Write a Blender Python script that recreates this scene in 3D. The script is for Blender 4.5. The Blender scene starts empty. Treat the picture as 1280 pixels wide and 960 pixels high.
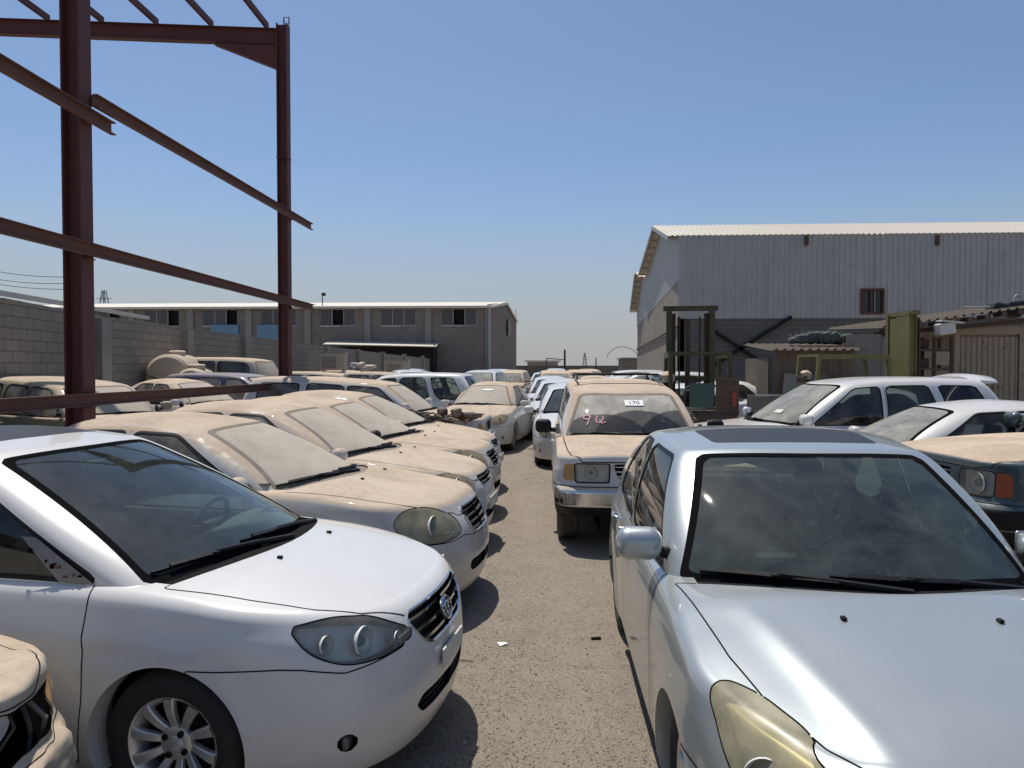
import bpy, math, random
import numpy as np
from mathutils import Vector, Matrix

R = math.radians
COL = bpy.context.scene.collection
random.seed(7)
rng = np.random.default_rng(7)

# ------------------------------------------------------------------ materials
def newmat(name):
    m = bpy.data.materials.new(name)
    m.use_nodes = True
    nt = m.node_tree
    for n in list(nt.nodes):
        nt.nodes.remove(n)
    return m, nt

class NT:
    """small node helper"""
    def __init__(s, name):
        s.m, s.nt = newmat(name)
        s.out = s.n('ShaderNodeOutputMaterial')
    def n(s, t, **kw):
        nd = s.nt.nodes.new(t)
        for k, v in kw.items():
            setattr(nd, k, v)
        return nd
    def l(s, a, b):
        s.nt.links.new(a, b)
    def val(s, inp, v):
        if hasattr(v, 'links'):
            s.l(v, inp)
        else:
            inp.default_value = v
    def coord(s, kind='Object', scale=(1, 1, 1)):
        tc = s.n('ShaderNodeTexCoord')
        mp = s.n('ShaderNodeMapping')
        mp.inputs['Scale'].default_value = scale
        s.l(tc.outputs[kind], mp.inputs[0])
        return mp.outputs[0]
    def noise(s, vec, scale, detail=4, rough=.55, dist=0.0):
        t = s.n('ShaderNodeTexNoise')
        t.inputs['Scale'].default_value = scale
        t.inputs['Detail'].default_value = detail
        t.inputs['Roughness'].default_value = rough
        t.inputs['Distortion'].default_value = dist
        s.l(vec, t.inputs['Vector'])
        return t.outputs['Fac']
    def ramp(s, fac, a, b, lo=0.0, hi=1.0, smooth=True):
        t = s.n('ShaderNodeMapRange', interpolation_type='SMOOTHSTEP' if smooth else 'LINEAR')
        s.val(t.inputs['Value'], fac)
        for k, v in (('From Min', a), ('From Max', b), ('To Min', lo), ('To Max', hi)):
            t.inputs[k].default_value = v
        return t.outputs['Result']
    def math(s, op, a, b=0.0, clamp=False):
        t = s.n('ShaderNodeMath', operation=op, use_clamp=clamp)
        s.val(t.inputs[0], a)
        s.val(t.inputs[1], b)
        return t.outputs[0]
    def mix(s, fac, a, b):
        t = s.n('ShaderNodeMix', data_type='RGBA')
        s.val(t.inputs[0], fac)
        for i, v in ((6, a), (7, b)):
            if hasattr(v, 'links'):
                s.l(v, t.inputs[i])
            else:
                t.inputs[i].default_value = (*v[:3], 1)
        return t.outputs[2]
    def bsdf(s, color, rough=.5, metal=0.0, coat=0.0, coat_rough=.05, spec=.5, **kw):
        b = s.n('ShaderNodeBsdfPrincipled')
        s.val(b.inputs['Base Color'], color if hasattr(color, 'links') else (*color[:3], 1))
        s.val(b.inputs['Roughness'], rough)
        s.val(b.inputs['Metallic'], metal)
        b.inputs['Coat Weight'].default_value = coat
        b.inputs['Coat Roughness'].default_value = coat_rough
        b.inputs['Specular IOR Level'].default_value = spec
        return b
    def bump(s, b, height, strength=.3, dist=.01):
        t = s.n('ShaderNodeBump')
        t.inputs['Strength'].default_value = strength
        t.inputs['Distance'].default_value = dist
        s.l(height, t.inputs['Height'])
        s.l(t.outputs[0], b.inputs['Normal'])
    def normal_z(s):
        g = s.n('ShaderNodeNewGeometry')
        x = s.n('ShaderNodeSeparateXYZ')
        s.l(g.outputs['Normal'], x.inputs[0])
        return x.outputs[2]
    def mixsh(s, fac, a, b):
        t = s.n('ShaderNodeMixShader')
        s.val(t.inputs[0], fac)
        s.l(a, t.inputs[1]); s.l(b, t.inputs[2])
        return t.outputs[0]
    def done(s, sh):
        s.l(sh, s.out.inputs[0])
        return s.m

DUST = (.50, .392, .285)
DUST_SIDE = (.41, .345, .27)

def mat_plain(name, color, rough=.6, metal=0.0, var=.12, scale=6, bump=0.0, bscale=60, coat=0.0, spec=.5):
    t = NT(name)
    c = t.coord()
    n = t.noise(c, scale, 6, .6)
    lo = tuple(max(0, x*(1-var)) for x in color)
    hi = tuple(min(1, x*(1+var)) for x in color)
    b = t.bsdf(t.mix(n, lo, hi), rough, metal, coat, spec=spec)
    if bump:
        t.bump(b, t.noise(c, bscale, 5), bump, .01)
    return t.done(b.outputs[0])

def mat_paint(name, color, metal=0.0, rough=.35, top=0.0, side=0.0, coat=.8, grime=.25, patchy=.8, seed=0.0):
    """car paint with settled dust: thick on surfaces that face up, a film on the flanks, road dirt low down"""
    t = NT(name)
    tc = t.n('ShaderNodeTexCoord')
    mp = t.n('ShaderNodeMapping')
    mp.inputs['Location'].default_value = (seed, seed*.7, 0)
    t.l(tc.outputs['Object'], mp.inputs[0])
    c = mp.outputs[0]
    fl = t.noise(c, 2.2, 5, .6)
    base = t.mix(t.ramp(fl, .3, .7), tuple(x*.97 for x in color), tuple(min(1, x*1.03) for x in color))
    p = t.bsdf(base, rough, metal, coat, .06)
    nz = t.normal_z()
    big = t.noise(c, 1.6, 6, .62, .6)
    fine = t.noise(c, 22, 6, .7)
    fg = t.math('ADD', t.math('MULTIPLY', big, .6), t.math('MULTIPLY', fine, .4))
    topm = t.ramp(t.math('ADD', nz, t.math('MULTIPLY', t.math('SUBTRACT', fg, .5), patchy)), .42, .80)
    topf = t.math('MULTIPLY', topm, top)
    # rubbed and rain-run patches in the dust
    rub = t.ramp(t.noise(c, 3.4, 7, .7, 1.2), .60, .76, 0.0, .55*patchy)
    topf = t.math('MULTIPLY', topf, t.math('SUBTRACT', 1.0, rub))
    mp2 = t.n('ShaderNodeMapping'); mp2.inputs['Scale'].default_value = (1.2, 9, 1); mp2.inputs['Location'].default_value = (seed, 0, 0); t.l(tc.outputs['Object'], mp2.inputs[0])
    wipe = t.ramp(t.noise(mp2.outputs[0], 1.6, 6, .65, .5), .55, .70, 0.0, .45*patchy)
    topf = t.math('MULTIPLY', topf, t.math('SUBTRACT', 1.0, wipe))
    sidef = t.math('MULTIPLY', t.math('MULTIPLY', t.ramp(fg, .30, .66), side), t.ramp(nz, -.12, .42, .35, 1.0))
    xyz = t.n('ShaderNodeSeparateXYZ')
    t.l(tc.outputs['Object'], xyz.inputs[0])
    low = t.math('MULTIPLY', t.ramp(t.math('ADD', xyz.outputs[2], t.math('MULTIPLY', t.math('SUBTRACT', fg, .5), .5)), .18, .62, 1.0, 0.0), grime)
    f = t.math('MAXIMUM', topf, t.math('MAXIMUM', sidef, low), True)
    dcol = t.mix(topm, DUST_SIDE, t.mix(t.ramp(fg, .36, .62), (DUST[0]*.80, DUST[1]*.79, DUST[2]*.78), (DUST[0]*1.06, DUST[1]*1.08, DUST[2]*1.12)))
    d = t.bsdf(dcol, .95, spec=.15)
    t.bump(d, fine, .15, .004)
    return t.done(t.mixsh(f, p.outputs[0], d.outputs[0]))

def mat_glass(name, tint=(.55, .62, .60), dust=0.0, streak=.25, dcol=(.50, .45, .38), wiped=None, rough=.02):
    """window glass: see-through with a sharp reflection, and a dust film"""
    t = NT(name)
    c = t.coord()
    tr = t.n('ShaderNodeBsdfTransparent')
    tr.inputs[0].default_value = (*tint, 1)
    gl = t.n('ShaderNodeBsdfGlossy')
    gl.inputs['Roughness'].default_value = rough
    gl.inputs[0].default_value = (1, 1, 1, 1)
    fr = t.n('ShaderNodeFresnel')
    fr.inputs[0].default_value = 1.55
    g = t.mixsh(t.math('MULTIPLY', fr.outputs[0], 1.0, True), tr.outputs[0], gl.outputs[0])
    film = t.noise(c, 3.0, 6, .62, .8)
    spots = t.noise(t.coord('Object', (1, 1, .35)), 34, 6, .75, .8)
    f = t.math('ADD', t.math('MULTIPLY', t.ramp(film, .25, .75), streak), t.math('MULTIPLY', t.ramp(spots, .50, .78), streak*.7))
    f = t.math('ADD', f, dust, True)
    if wiped:
        # two fans swept clean by the wipers
        x = t.n('ShaderNodeSeparateXYZ'); t.l(t.coord(), x.inputs[0])
        keep = 1.0
        for yp, zp in wiped:
            dy = t.math('SUBTRACT', x.outputs[1], yp); dz = t.math('MULTIPLY', t.math('SUBTRACT', x.outputs[2], zp), 1.8)
            r = t.math('SQRT', t.math('ADD', t.math('MULTIPLY', dy, dy), t.math('MULTIPLY', dz, dz)))
            r = t.math('ADD', r, t.math('MULTIPLY', t.math('SUBTRACT', film, .5), .06))
            inside = t.math('MULTIPLY', t.ramp(r, .50, .53, 1.0, 0.0), t.ramp(r, .10, .14))
            keep = t.math('MULTIPLY', keep, t.math('SUBTRACT', 1.0, t.math('MULTIPLY', inside, .78)))
        f = t.math('MULTIPLY', f, keep)
    d = t.bsdf(t.mix(film, tuple(x*.86 for x in dcol), tuple(x*1.12 for x in dcol)), .9, spec=.15)
    return t.done(t.mixsh(f, g, d.outputs[0]))

def mat_lens(name, tint=(.75, .72, .6), haze=.35, hcol=(.42, .38, .26)):
    t = NT(name)
    c = t.coord()
    tr = t.n('ShaderNodeBsdfTransparent'); tr.inputs[0].default_value = (*tint, 1)
    gl = t.n('ShaderNodeBsdfGlossy'); gl.inputs['Roughness'].default_value = .06
    fr = t.n('ShaderNodeFresnel'); fr.inputs[0].default_value = 1.5
    g = t.mixsh(fr.outputs[0], tr.outputs[0], gl.outputs[0])
    d = t.bsdf(hcol, .35, coat=.5)
    f = t.math('MULTIPLY', t.ramp(t.noise(c, 5, 5), .2, .8), haze)
    f = t.math('ADD', f, haze*.5, True)
    return t.done(t.mixsh(f, g, d.outputs[0]))

M = {}
def init_mats():
    M['black'] = mat_plain('black_plastic', (.014, .014, .015), .5, bump=.15, bscale=300, spec=.16)
    M['seal'] = mat_plain('black_seal', (.009, .009, .010), 1.0, spec=0)
    M['gap'] = mat_plain('panel_gap_dark', (.005, .005, .005), .9, spec=.02)
    M['rubber'] = mat_plain('tyre_rubber', (.022, .021, .02), .82, var=.35, scale=9, bump=.2, bscale=40)
    M['rubber_dusty'] = mat_plain('dusty_tyre_rubber', (.075, .064, .052), .9, var=.5, scale=7, bump=.2, bscale=40)
    M['dark'] = mat_plain('underside_dark', (.012, .011, .010), .9, spec=.05)
    M['alloy'] = mat_plain('alloy_wheel', (.62, .60, .56), .34, .55, .25, 14)
    M['alloy_dusty'] = mat_plain('dusty_alloy_wheel', (.36, .32, .27), .6, .3, .25, 10)
    M['steel_dark'] = mat_plain('brake_steel', (.022, .02, .019), .7, .3, .4, 20, spec=.2)
    M['chrome'] = mat_plain('chrome', (.72, .72, .72), .14, 1.0, .08, 8)
    M['chrome_dull'] = mat_plain('dull_chrome', (.50, .49, .46), .32, .9, .25, 8)
    M['reflector'] = mat_plain('lamp_reflector', (.80, .79, .76), .35, .15, .1, 8)
    M['lamp_dark'] = mat_plain('lamp_bezel', (.12, .12, .115), .35, .4)
    M['lens'] = mat_lens('lamp_lens_clear', (.92, .91, .87), .18, (.50, .48, .42))
    M['lens_yellow'] = mat_lens('lamp_lens_yellowed', (.78, .73, .52), .5, (.52, .47, .30))
    M['lens_dusty'] = mat_lens('lamp_lens_dusty', (.7, .62, .45), .8, (.46, .37, .22))
    M['amber'] = mat_plain('amber_plastic', (.46, .25, .08), .3, coat=.5)
    M['orange_red'] = mat_plain('orange_marker', (.32, .07, .02), .25, coat=.5)
    M['red_lens'] = mat_plain('red_lamp', (.22, .012, .01), .25, coat=.5)
    M['glass'] = mat_glass('car_glass', (.46, .53, .51), .0, .10)
    M['glass_screen'] = mat_glass('windscreen_glass', (.62, .76, .72), .025, .06, (.36, .43, .39))
    M['glass_green'] = mat_glass('dirty_green_windscreen', (.54, .72, .64), .03, .10, (.34, .42, .36))
    M['glass_half'] = mat_glass('half_dusty_glass', (.46, .5, .47), .30, .35, (.47, .44, .38))
    M['glass_wiped'] = mat_glass('wiper_swept_glass', (.5, .55, .53), .50, .40, (.50, .46, .39), wiped=((.10, 1.06), (.62, 1.06), (-.30, 1.02)))
    M['glass_side_dusty'] = mat_glass('dusty_side_glass', (.42, .45, .42), .16, .32, (.40, .37, .31))
    M['glass_dust'] = mat_glass('dust_covered_glass', (.4, .4, .36), .86, .22, (.43, .38, .31), rough=.2)
    M['seat'] = mat_plain('seat_fabric', (.10, .095, .085), .9, var=.2, scale=20)
    M['seat_dark'] = mat_plain('dark_seat_fabric', (.035, .034, .032), .9, var=.2, scale=20)
    M['dash'] = mat_plain('dashboard_plastic', (.17, .172, .155), .65, bump=.2, bscale=400)
    M['dash_dark'] = mat_plain('dark_dashboard', (.05, .049, .046), .7)
    M['plate'] = mat_plain('plate_white', (.6, .58, .52), .5)
    M['paper'] = mat_plain('paper_white', (.80, .80, .78), .8, var=.03)
    M['ink'] = mat_plain('black_ink', (.03, .03, .035), .8)
    M['pink'] = mat_plain('pink_marker', (.62, .34, .38), .9)
    M['cowl'] = mat_plain('cowl_plastic', (.020, .020, .020), 1.0, bump=.2, bscale=120, spec=.0)
    M['cowl_dusty'] = mat_plain('dusty_cowl_plastic', (.20, .165, .13), .9, var=.4, scale=12)
    M['sunroof'] = mat_plain('sunroof_glass', (.030, .031, .033), .45, var=.25, spec=.25)

# ------------------------------------------------------------------ object helpers
def link(o, parent=None):
    COL.objects.link(o)
    if parent is not None:
        o.parent = parent
    return o

def empty(name, loc=(0, 0, 0), rz=0.0, label=None, cat=None, group=None, kind=None):
    o = bpy.data.objects.new(name, None)
    o.empty_display_size = .2
    COL.objects.link(o)
    o.location = loc
    o.rotation_euler = (0, 0, rz)
    tag(o, label, cat, group, kind)
    return o

def tag(o, label=None, cat=None, group=None, kind=None):
    if label: o['label'] = label
    if cat: o['category'] = cat
    if group: o['group'] = group
    if kind: o['kind'] = kind
    return o

def mesh_obj(name, V, F, mats, parent=None, fmat=None, smooth=True, N=None, loc=None, auto=None):
    me = bpy.data.meshes.new(name)
    V = np.asarray(V, float)
    me.from_pydata(V.tolist(), [], [tuple(int(i) for i in f) for f in F])
    if not isinstance(mats, (list, tuple)):
        mats = [mats]
    for m in mats:
        me.materials.append(m)
    if fmat is not None:
        me.polygons.foreach_set('material_index', np.asarray(fmat, np.int32))
    me.polygons.foreach_set('use_smooth', [bool(smooth)]*len(me.polygons))
    me.validate(clean_customdata=False)
    me.update()
    if N is not None and len(N) == len(me.vertices):
        me.normals_split_custom_set_from_vertices(np.asarray(N, float).tolist())
    elif auto is not None and smooth:
        me.set_sharp_from_angle(angle=R(auto))
    o = bpy.data.objects.new(name, me)
    link(o, parent)
    if loc is not None:
        o.location = loc
    return o

class MB:
    """collects simple shapes into ONE mesh; each shape has its own vertices"""
    def __init__(s):
        s.V = []; s.F = []; s.m = []
    def add(s, V, F, m=0):
        o = len(s.V)
        s.V += [tuple(map(float, v)) for v in V]
        s.F += [tuple(i+o for i in f) for f in F]
        s.m += [m]*len(F)
        return s
    def box(s, c, d, m=0, rot=None, taper=None, bev=0.0):
        x, y, z = (a/2 for a in d)
        if bev > 0:
            return s.rbox(c, d, bev, m, rot)
        v = [(-x, -y, -z), (x, -y, -z), (x, y, -z), (-x, y, -z), (-x, -y, z), (x, -y, z), (x, y, z), (-x, y, z)]
        if taper:
            v = [(a*(taper[0] if c2 > 0 else 1), b*(taper[1] if c2 > 0 else 1), c2) for a, b, c2 in v]
        if rot is not None:
            v = [tuple(rot @ Vector(p)) for p in v]
        v = [(a+c[0], b+c[1], e+c[2]) for a, b, e in v]
        f = [(0, 3, 2, 1), (4, 5, 6, 7), (0, 1, 5, 4), (1, 2, 6, 5), (2, 3, 7, 6), (3, 0, 4, 7)]
        return s.add(v, f, m)
    def rbox(s, c, d, r, m=0, rot=None, n=3):
        """box with rounded edges (a sphere grid pushed out to the box)"""
        hx, hy, hz = (max(a/2 - r, 1e-4) for a in d)
        nu, nv = 4*(n+1), 2*(n+1)
        V = []
        ths = []
        for q in range(4):
            for k in range(n+1):
                ths.append(((q + k/n)*math.pi/2, q))
        phs = []
        for q in range(2):
            for k in range(n+1):
                phs.append((-math.pi/2 + (q + k/n)*math.pi/2, q))
        for ph, qv in phs:
            for th, q in ths:
                sx = 1 if q in (0, 3) else -1
                sy = 1 if q in (0, 1) else -1
                sz = 1 if qv else -1
                V.append((r*math.cos(ph)*math.cos(th)+sx*hx, r*math.cos(ph)*math.sin(th)+sy*hy, r*math.sin(ph)+sz*hz))
        F = []
        for j in range(nv-1):
            for i in range(nu):
                F.append((j*nu+i, j*nu+(i+1) % nu, (j+1)*nu+(i+1) % nu, (j+1)*nu+i))
        F.append(tuple(range(nu-1, -1, -1)))
        F.append(tuple((nv-1)*nu+i for i in range(nu)))
        if rot is not None:
            V = [tuple(rot @ Vector(p)) for p in V]
        V = [(a+c[0], b+c[1], e+c[2]) for a, b, e in V]
        return s.add(V, F, m)
    def tube(s, pts, r, n=8, m=0, cap=True, closed=False):
        pts = [Vector(p) for p in pts]
        k = len(pts)
        rr = r if isinstance(r, (list, tuple)) else [r]*k
        V = []; F = []
        up = None
        for i, p in enumerate(pts):
            if closed:
                t = (pts[(i+1) % k]-pts[i-1]).normalized()
            else:
                t = (pts[min(i+1, k-1)]-pts[max(i-1, 0)]).normalized()
            if up is None:
                a = Vector((0, 0, 1)) if abs(t.z) < .9 else Vector((1, 0, 0))
                up = (a - t*a.dot(t)).normalized()
            else:
                up = (up - t*up.dot(t)).normalized()
            sd = t.cross(up)
            for j in range(n):
                a = 2*math.pi*j/n
                q = p + (up*math.cos(a)+sd*math.sin(a))*rr[i]
                V.append(tuple(q))
        for i in range(k if closed else k-1):
            for j in range(n):
                a, b = i*n+j, i*n+(j+1) % n
                c2, d2 = ((i+1) % k)*n+(j+1) % n, ((i+1) % k)*n+j
                F.append((a, d2, c2, b))
        if cap and not closed:
            F.append(tuple(range(n)))
            F.append(tuple(range((k-1)*n+n-1, (k-1)*n-1, -1)))
        return s.add(V, F, m)
    def bar(s, a, b, w, h, m=0, up=(0, 0, 1)):
        """rectangular bar from a to b; w across, h along up"""
        a = Vector(a); b = Vector(b)
        t = (b-a).normalized()
        u = Vector(up); u = (u - t*u.dot(t)).normalized()
        sd = t.cross(u)
        V = []
        for p in (a, b):
            for (i, j) in ((-1, -1), (1, -1), (1, 1), (-1, 1)):
                V.append(tuple(p + sd*(i*w/2) + u*(j*h/2)))
        F = [(0, 1, 2, 3), (7, 6, 5, 4), (0, 4, 5, 1), (1, 5, 6, 2), (2, 6, 7, 3), (3, 7, 4, 0)]
        return s.add(V, F, m)
    def ibeam(s, a, b, w, h, tf, tw, m=0, up=(0, 0, 1)):
        a = Vector(a); b = Vector(b)
        t = (b-a).normalized()
        u = Vector(up); u = (u - t*u.dot(t)).normalized()
        s.bar(a+u*(h/2-tf/2), b+u*(h/2-tf/2), w, tf, m, up)
        s.bar(a-u*(h/2-tf/2), b-u*(h/2-tf/2), w, tf, m, up)
        s.bar(a, b, tw, h-2*tf, m, up)
        return s
    def lathe(s, prof, n=32, axis='y', c=(0, 0, 0), m=0, closed=False):
        """prof: (radius, along axis)"""
        V = []; F = []
        k = len(prof)
        for r, h in prof:
            for j in range(n):
                a = 2*math.pi*j/n
                p = (r*math.cos(a), r*math.sin(a))
                if axis == 'y': V.append((c[0]+p[0], c[1]+h, c[2]+p[1]))
                elif axis == 'x': V.append((c[0]+h, c[1]+p[0], c[2]+p[1]))
                else: V.append((c[0]+p[0], c[1]+p[1], c[2]+h))
        for i in range(k if closed else k-1):
            for j in range(n):
                F.append((i*n+j, i*n+(j+1) % n, ((i+1) % k)*n+(j+1) % n, ((i+1) % k)*n+j))
        return s.add(V, F, m)
    def prism(s, poly, axis, a, b, m=0):
        """extrude a 2-D polygon along an axis between a and b. axis 'y': poly is (x,z); 'x': (y,z); 'z': (x,y)"""
        n = len(poly)
        V = []
        for h in (a, b):
            for p, q in poly:
                V.append({'y': (p, h, q), 'x': (h, p, q), 'z': (p, q, h)}[axis])
        F = [tuple(range(n)), tuple(range(2*n-1, n-1, -1))]
        for i in range(n):
            j = (i+1) % n
            F.append((i, i+n, j+n, j))
        return s.add(V, F, m)
    def xf(s, mat):
        s.V = [tuple(mat @ Vector(v)) for v in s.V]
        return s
    def build(s, name, mats, parent=None, smooth=False, auto=None, loc=None):
        if smooth and auto is None: auto = 40
        return mesh_obj(name, s.V, s.F, mats, parent, s.m, smooth, None, loc, auto)

def recalc(o):
    import bmesh
    bm = bmesh.new(); bm.from_mesh(o.data)
    bmesh.ops.recalc_face_normals(bm, faces=bm.faces)
    bm.to_mesh(o.data); bm.free()
    return o

# ------------------------------------------------------------------ curves
def pchip(xs, ys):
    xs = np.asarray(xs, float); ys = np.asarray(ys, float)
    if xs[0] > xs[-1]:
        xs = xs[::-1]; ys = ys[::-1]
    h = np.diff(xs); d = np.diff(ys)/h
    m = np.zeros_like(ys)
    for i in range(1, len(xs)-1):
        if d[i-1]*d[i] > 0:
            w1 = 2*h[i]+h[i-1]; w2 = h[i]+2*h[i-1]
            m[i] = (w1+w2)/(w1/d[i-1]+w2/d[i])
    m[0] = d[0]; m[-1] = d[-1]
    def f(x):
        x = np.clip(np.asarray(x, float), xs[0], xs[-1])
        i = np.clip(np.searchsorted(xs, x, side='right')-1, 0, len(xs)-2)
        t = (x-xs[i])/h[i]
        h00 = 2*t**3-3*t**2+1; h10 = t**3-2*t**2+t; h01 = -2*t**3+3*t**2; h11 = t**3-t**2
        return h00*ys[i]+h10*h[i]*m[i]+h01*ys[i+1]+h11*h[i]*m[i+1]
    return f

def catmull(pts, n=20, closed=False):
    P = np.asarray(pts, float)
    if closed:
        P = np.vstack([P[-1], P, P[0], P[1]])
    else:
        P = np.vstack([2*P[0]-P[1], P, 2*P[-1]-P[-2]])
    out = []
    for i in range(1, len(P)-2):
        p0, p1, p2, p3 = P[i-1], P[i], P[i+1], P[i+2]
        t0 = 0; t1 = t0+np.linalg.norm(p1-p0)**.5; t2 = t1+np.linalg.norm(p2-p1)**.5; t3 = t2+np.linalg.norm(p3-p2)**.5
        for t in np.linspace(t1, t2, n, endpoint=False):
            A1 = (t1-t)/(t1-t0)*p0+(t-t0)/(t1-t0)*p1
            A2 = (t2-t)/(t2-t1)*p1+(t-t1)/(t2-t1)*p2
            A3 = (t3-t)/(t3-t2)*p2+(t-t2)/(t3-t2)*p3
            B1 = (t2-t)/(t2-t0)*A1+(t-t0)/(t2-t0)*A2
            B2 = (t3-t)/(t3-t1)*A2+(t-t1)/(t3-t1)*A3
            out.append((t2-t)/(t2-t1)*B1+(t-t1)/(t2-t1)*B2)
    if not closed:
        out.append(P[-2])
    return np.array(out)

def rpoly(pts, r=.03, k=5):
    """closed polygon with rounded corners; a point may carry its own radius"""
    P = [np.array(p[:2], float) for p in pts]
    rad = [(p[2] if len(p) > 2 else r) for p in pts]
    out = []
    n = len(P)
    for i in range(n):
        a, b, c = P[i-1], P[i], P[(i+1) % n]
        la, lc = np.linalg.norm(a-b), np.linalg.norm(c-b)
        q = min(rad[i], la*.48, lc*.48)
        p0 = b+(a-b)/max(la, 1e-9)*q; p2 = b+(c-b)/max(lc, 1e-9)*q
        for t in np.linspace(0, 1, k):
            out.append((1-t)**2*p0+2*t*(1-t)*b+t*t*p2)
    return np.array(out)

def sdf(P, Q, margin=.3):
    """signed distance of points P to the closed polygon Q (negative inside)"""
    P = np.asarray(P, float); Q = np.asarray(Q, float)
    out = np.full(len(P), 1.0)
    lo = Q.min(0)-margin; hi = Q.max(0)+margin
    idx = np.nonzero(np.all((P >= lo) & (P <= hi), axis=1))[0]
    if len(idx) == 0:
        return out
    p = P[idx]
    d = np.full(len(p), 1e9); ins = np.zeros(len(p), bool)
    for i in range(len(Q)):
        a = Q[i-1]; b = Q[i]
        e = b-a; w = p-a
        L = e @ e
        if L < 1e-14: continue
        t = np.clip((w @ e)/L, 0, 1)
        q = w - t[:, None]*e
        d = np.minimum(d, (q*q).sum(1))
        c1 = (a[1] > p[:, 1]) != (b[1] > p[:, 1])
        with np.errstate(divide='ignore', invalid='ignore'):
            xx = (b[0]-a[0])*(p[:, 1]-a[1])/(b[1]-a[1])+a[0]
        ins ^= c1 & (p[:, 0] < xx)
    d = np.sqrt(d)
    out[idx] = np.where(ins, -d, d)
    return out

def sstep(a, b, x):
    t = np.clip((np.asarray(x, float)-a)/(b-a), 0, 1)
    return t*t*(3-2*t)

# ------------------------------------------------------------------ cuttable surface
class Surf:
    """polygons with per-vertex normals and parameters, cut exactly along the zero line of a field"""
    def __init__(s, V, N, A, F, tag):
        s.V = np.asarray(V, float); s.N = np.asarray(N, float); s.A = np.asarray(A, float)
        s.F = list(F); s.T = [tag]*len(s.F)
    @staticmethod
    def grid(X, A, tag, N=None):
        """X: (nu,nv,3) points, A: (nu,nv,k)"""
        nu, nv = X.shape[:2]
        F = []
        for i in range(nu-1):
            for j in range(nv-1):
                a = i*nv+j
                F.append((a, a+nv, a+nv+1, a+1))
        V = X.reshape(-1, 3)
        if N is None:
            du = np.gradient(X, axis=0); dv = np.gradient(X, axis=1)
            N = np.cross(du, dv)
            ln = np.linalg.norm(N, axis=2, keepdims=True)
            N = N/np.maximum(ln, 1e-12)
        return Surf(V, N.reshape(-1, 3), A.reshape(nu*nv, -1), F, tag)
    def cut(s, f, inside, only):
        f = np.array(f, float)
        f[np.abs(f) < 2e-4] = 0.0
        only = {only} if isinstance(only, str) else set(only)
        sg = np.sign(f).astype(int)
        new = {}
        nV, nN, nA = [], [], []
        base = len(s.V)
        F2, T2 = [], []
        for poly, tg in zip(s.F, s.T):
            if tg not in only:
                F2.append(poly); T2.append(tg); continue
            ss = [sg[i] for i in poly]
            if max(ss) <= 0:
                if min(ss) < 0:
                    F2.append(poly); T2.append(inside)
                else:
                    F2.append(poly); T2.append(tg)
                continue
            if min(ss) >= 0:
                F2.append(poly); T2.append(tg); continue
            neg, pos = [], []
            n = len(poly)
            for k in range(n):
                a, b = poly[k], poly[(k+1) % n]
                if sg[a] <= 0: neg.append(a)
                if sg[a] >= 0: pos.append(a)
                if sg[a]*sg[b] < 0:
                    key = (a, b) if a < b else (b, a)
                    if key not in new:
                        p, q = key
                        t = f[p]/(f[p]-f[q])
                        new[key] = base+len(nV)
                        nV.append(s.V[p]*(1-t)+s.V[q]*t)
                        nn = s.N[p]*(1-t)+s.N[q]*t
                        nN.append(nn/max(np.linalg.norm(nn), 1e-9))
                        nA.append(s.A[p]*(1-t)+s.A[q]*t)
                    neg.append(new[key]); pos.append(new[key])
            if len(neg) >= 3: F2.append(tuple(neg)); T2.append(inside)
            if len(pos) >= 3: F2.append(tuple(pos)); T2.append(tg)
        if nV:
            s.V = np.vstack([s.V, nV]); s.N = np.vstack([s.N, nN]); s.A = np.vstack([s.A, nA])
        s.F, s.T = F2, T2
        return s
    def take(s, tags, mirror=True, only_side=None):
        """vertices, normals and faces of the tagged area; mirror: both halves; only_side +1/-1: one half"""
        tags = {tags} if isinstance(tags, str) else set(tags)
        fs = [(f, t) for f, t in zip(s.F, s.T) if t in tags]
        if not fs: return None
        used = sorted({i for f, _ in fs for i in f})
        mp = {v: k for k, v in enumerate(used)}
        V = s.V[used]; N = s.N[used]; A = s.A[used]
        F = [tuple(mp[i] for i in f) for f, _ in fs]
        T = [t for _, t in fs]
        if only_side == -1 or mirror:
            Vm = V*[1, -1, 1]; Nm = N*[1, -1, 1]
            Fm = [tuple(reversed(f)) for f in F]
            if only_side == -1:
                return Vm, Nm, A, Fm, T
            n = len(V)
            V = np.vstack([V, Vm]); N = np.vstack([N, Nm]); A = np.vstack([A, A])
            F = F+[tuple(i+n for i in f) for f in Fm]; T = T+T
        return V, N, A, F, T

def boundary(F):
    """open edges of a face list, in face direction"""
    cnt = {}
    for f in F:
        n = len(f)
        for k in range(n):
            a, b = f[k], f[(k+1) % n]
            if a != b:
                key = (a, b) if a < b else (b, a)
                cnt[key] = cnt.get(key, []) + [(a, b)]
    return [v[0] for v in cnt.values() if len(v) == 1]
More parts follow.
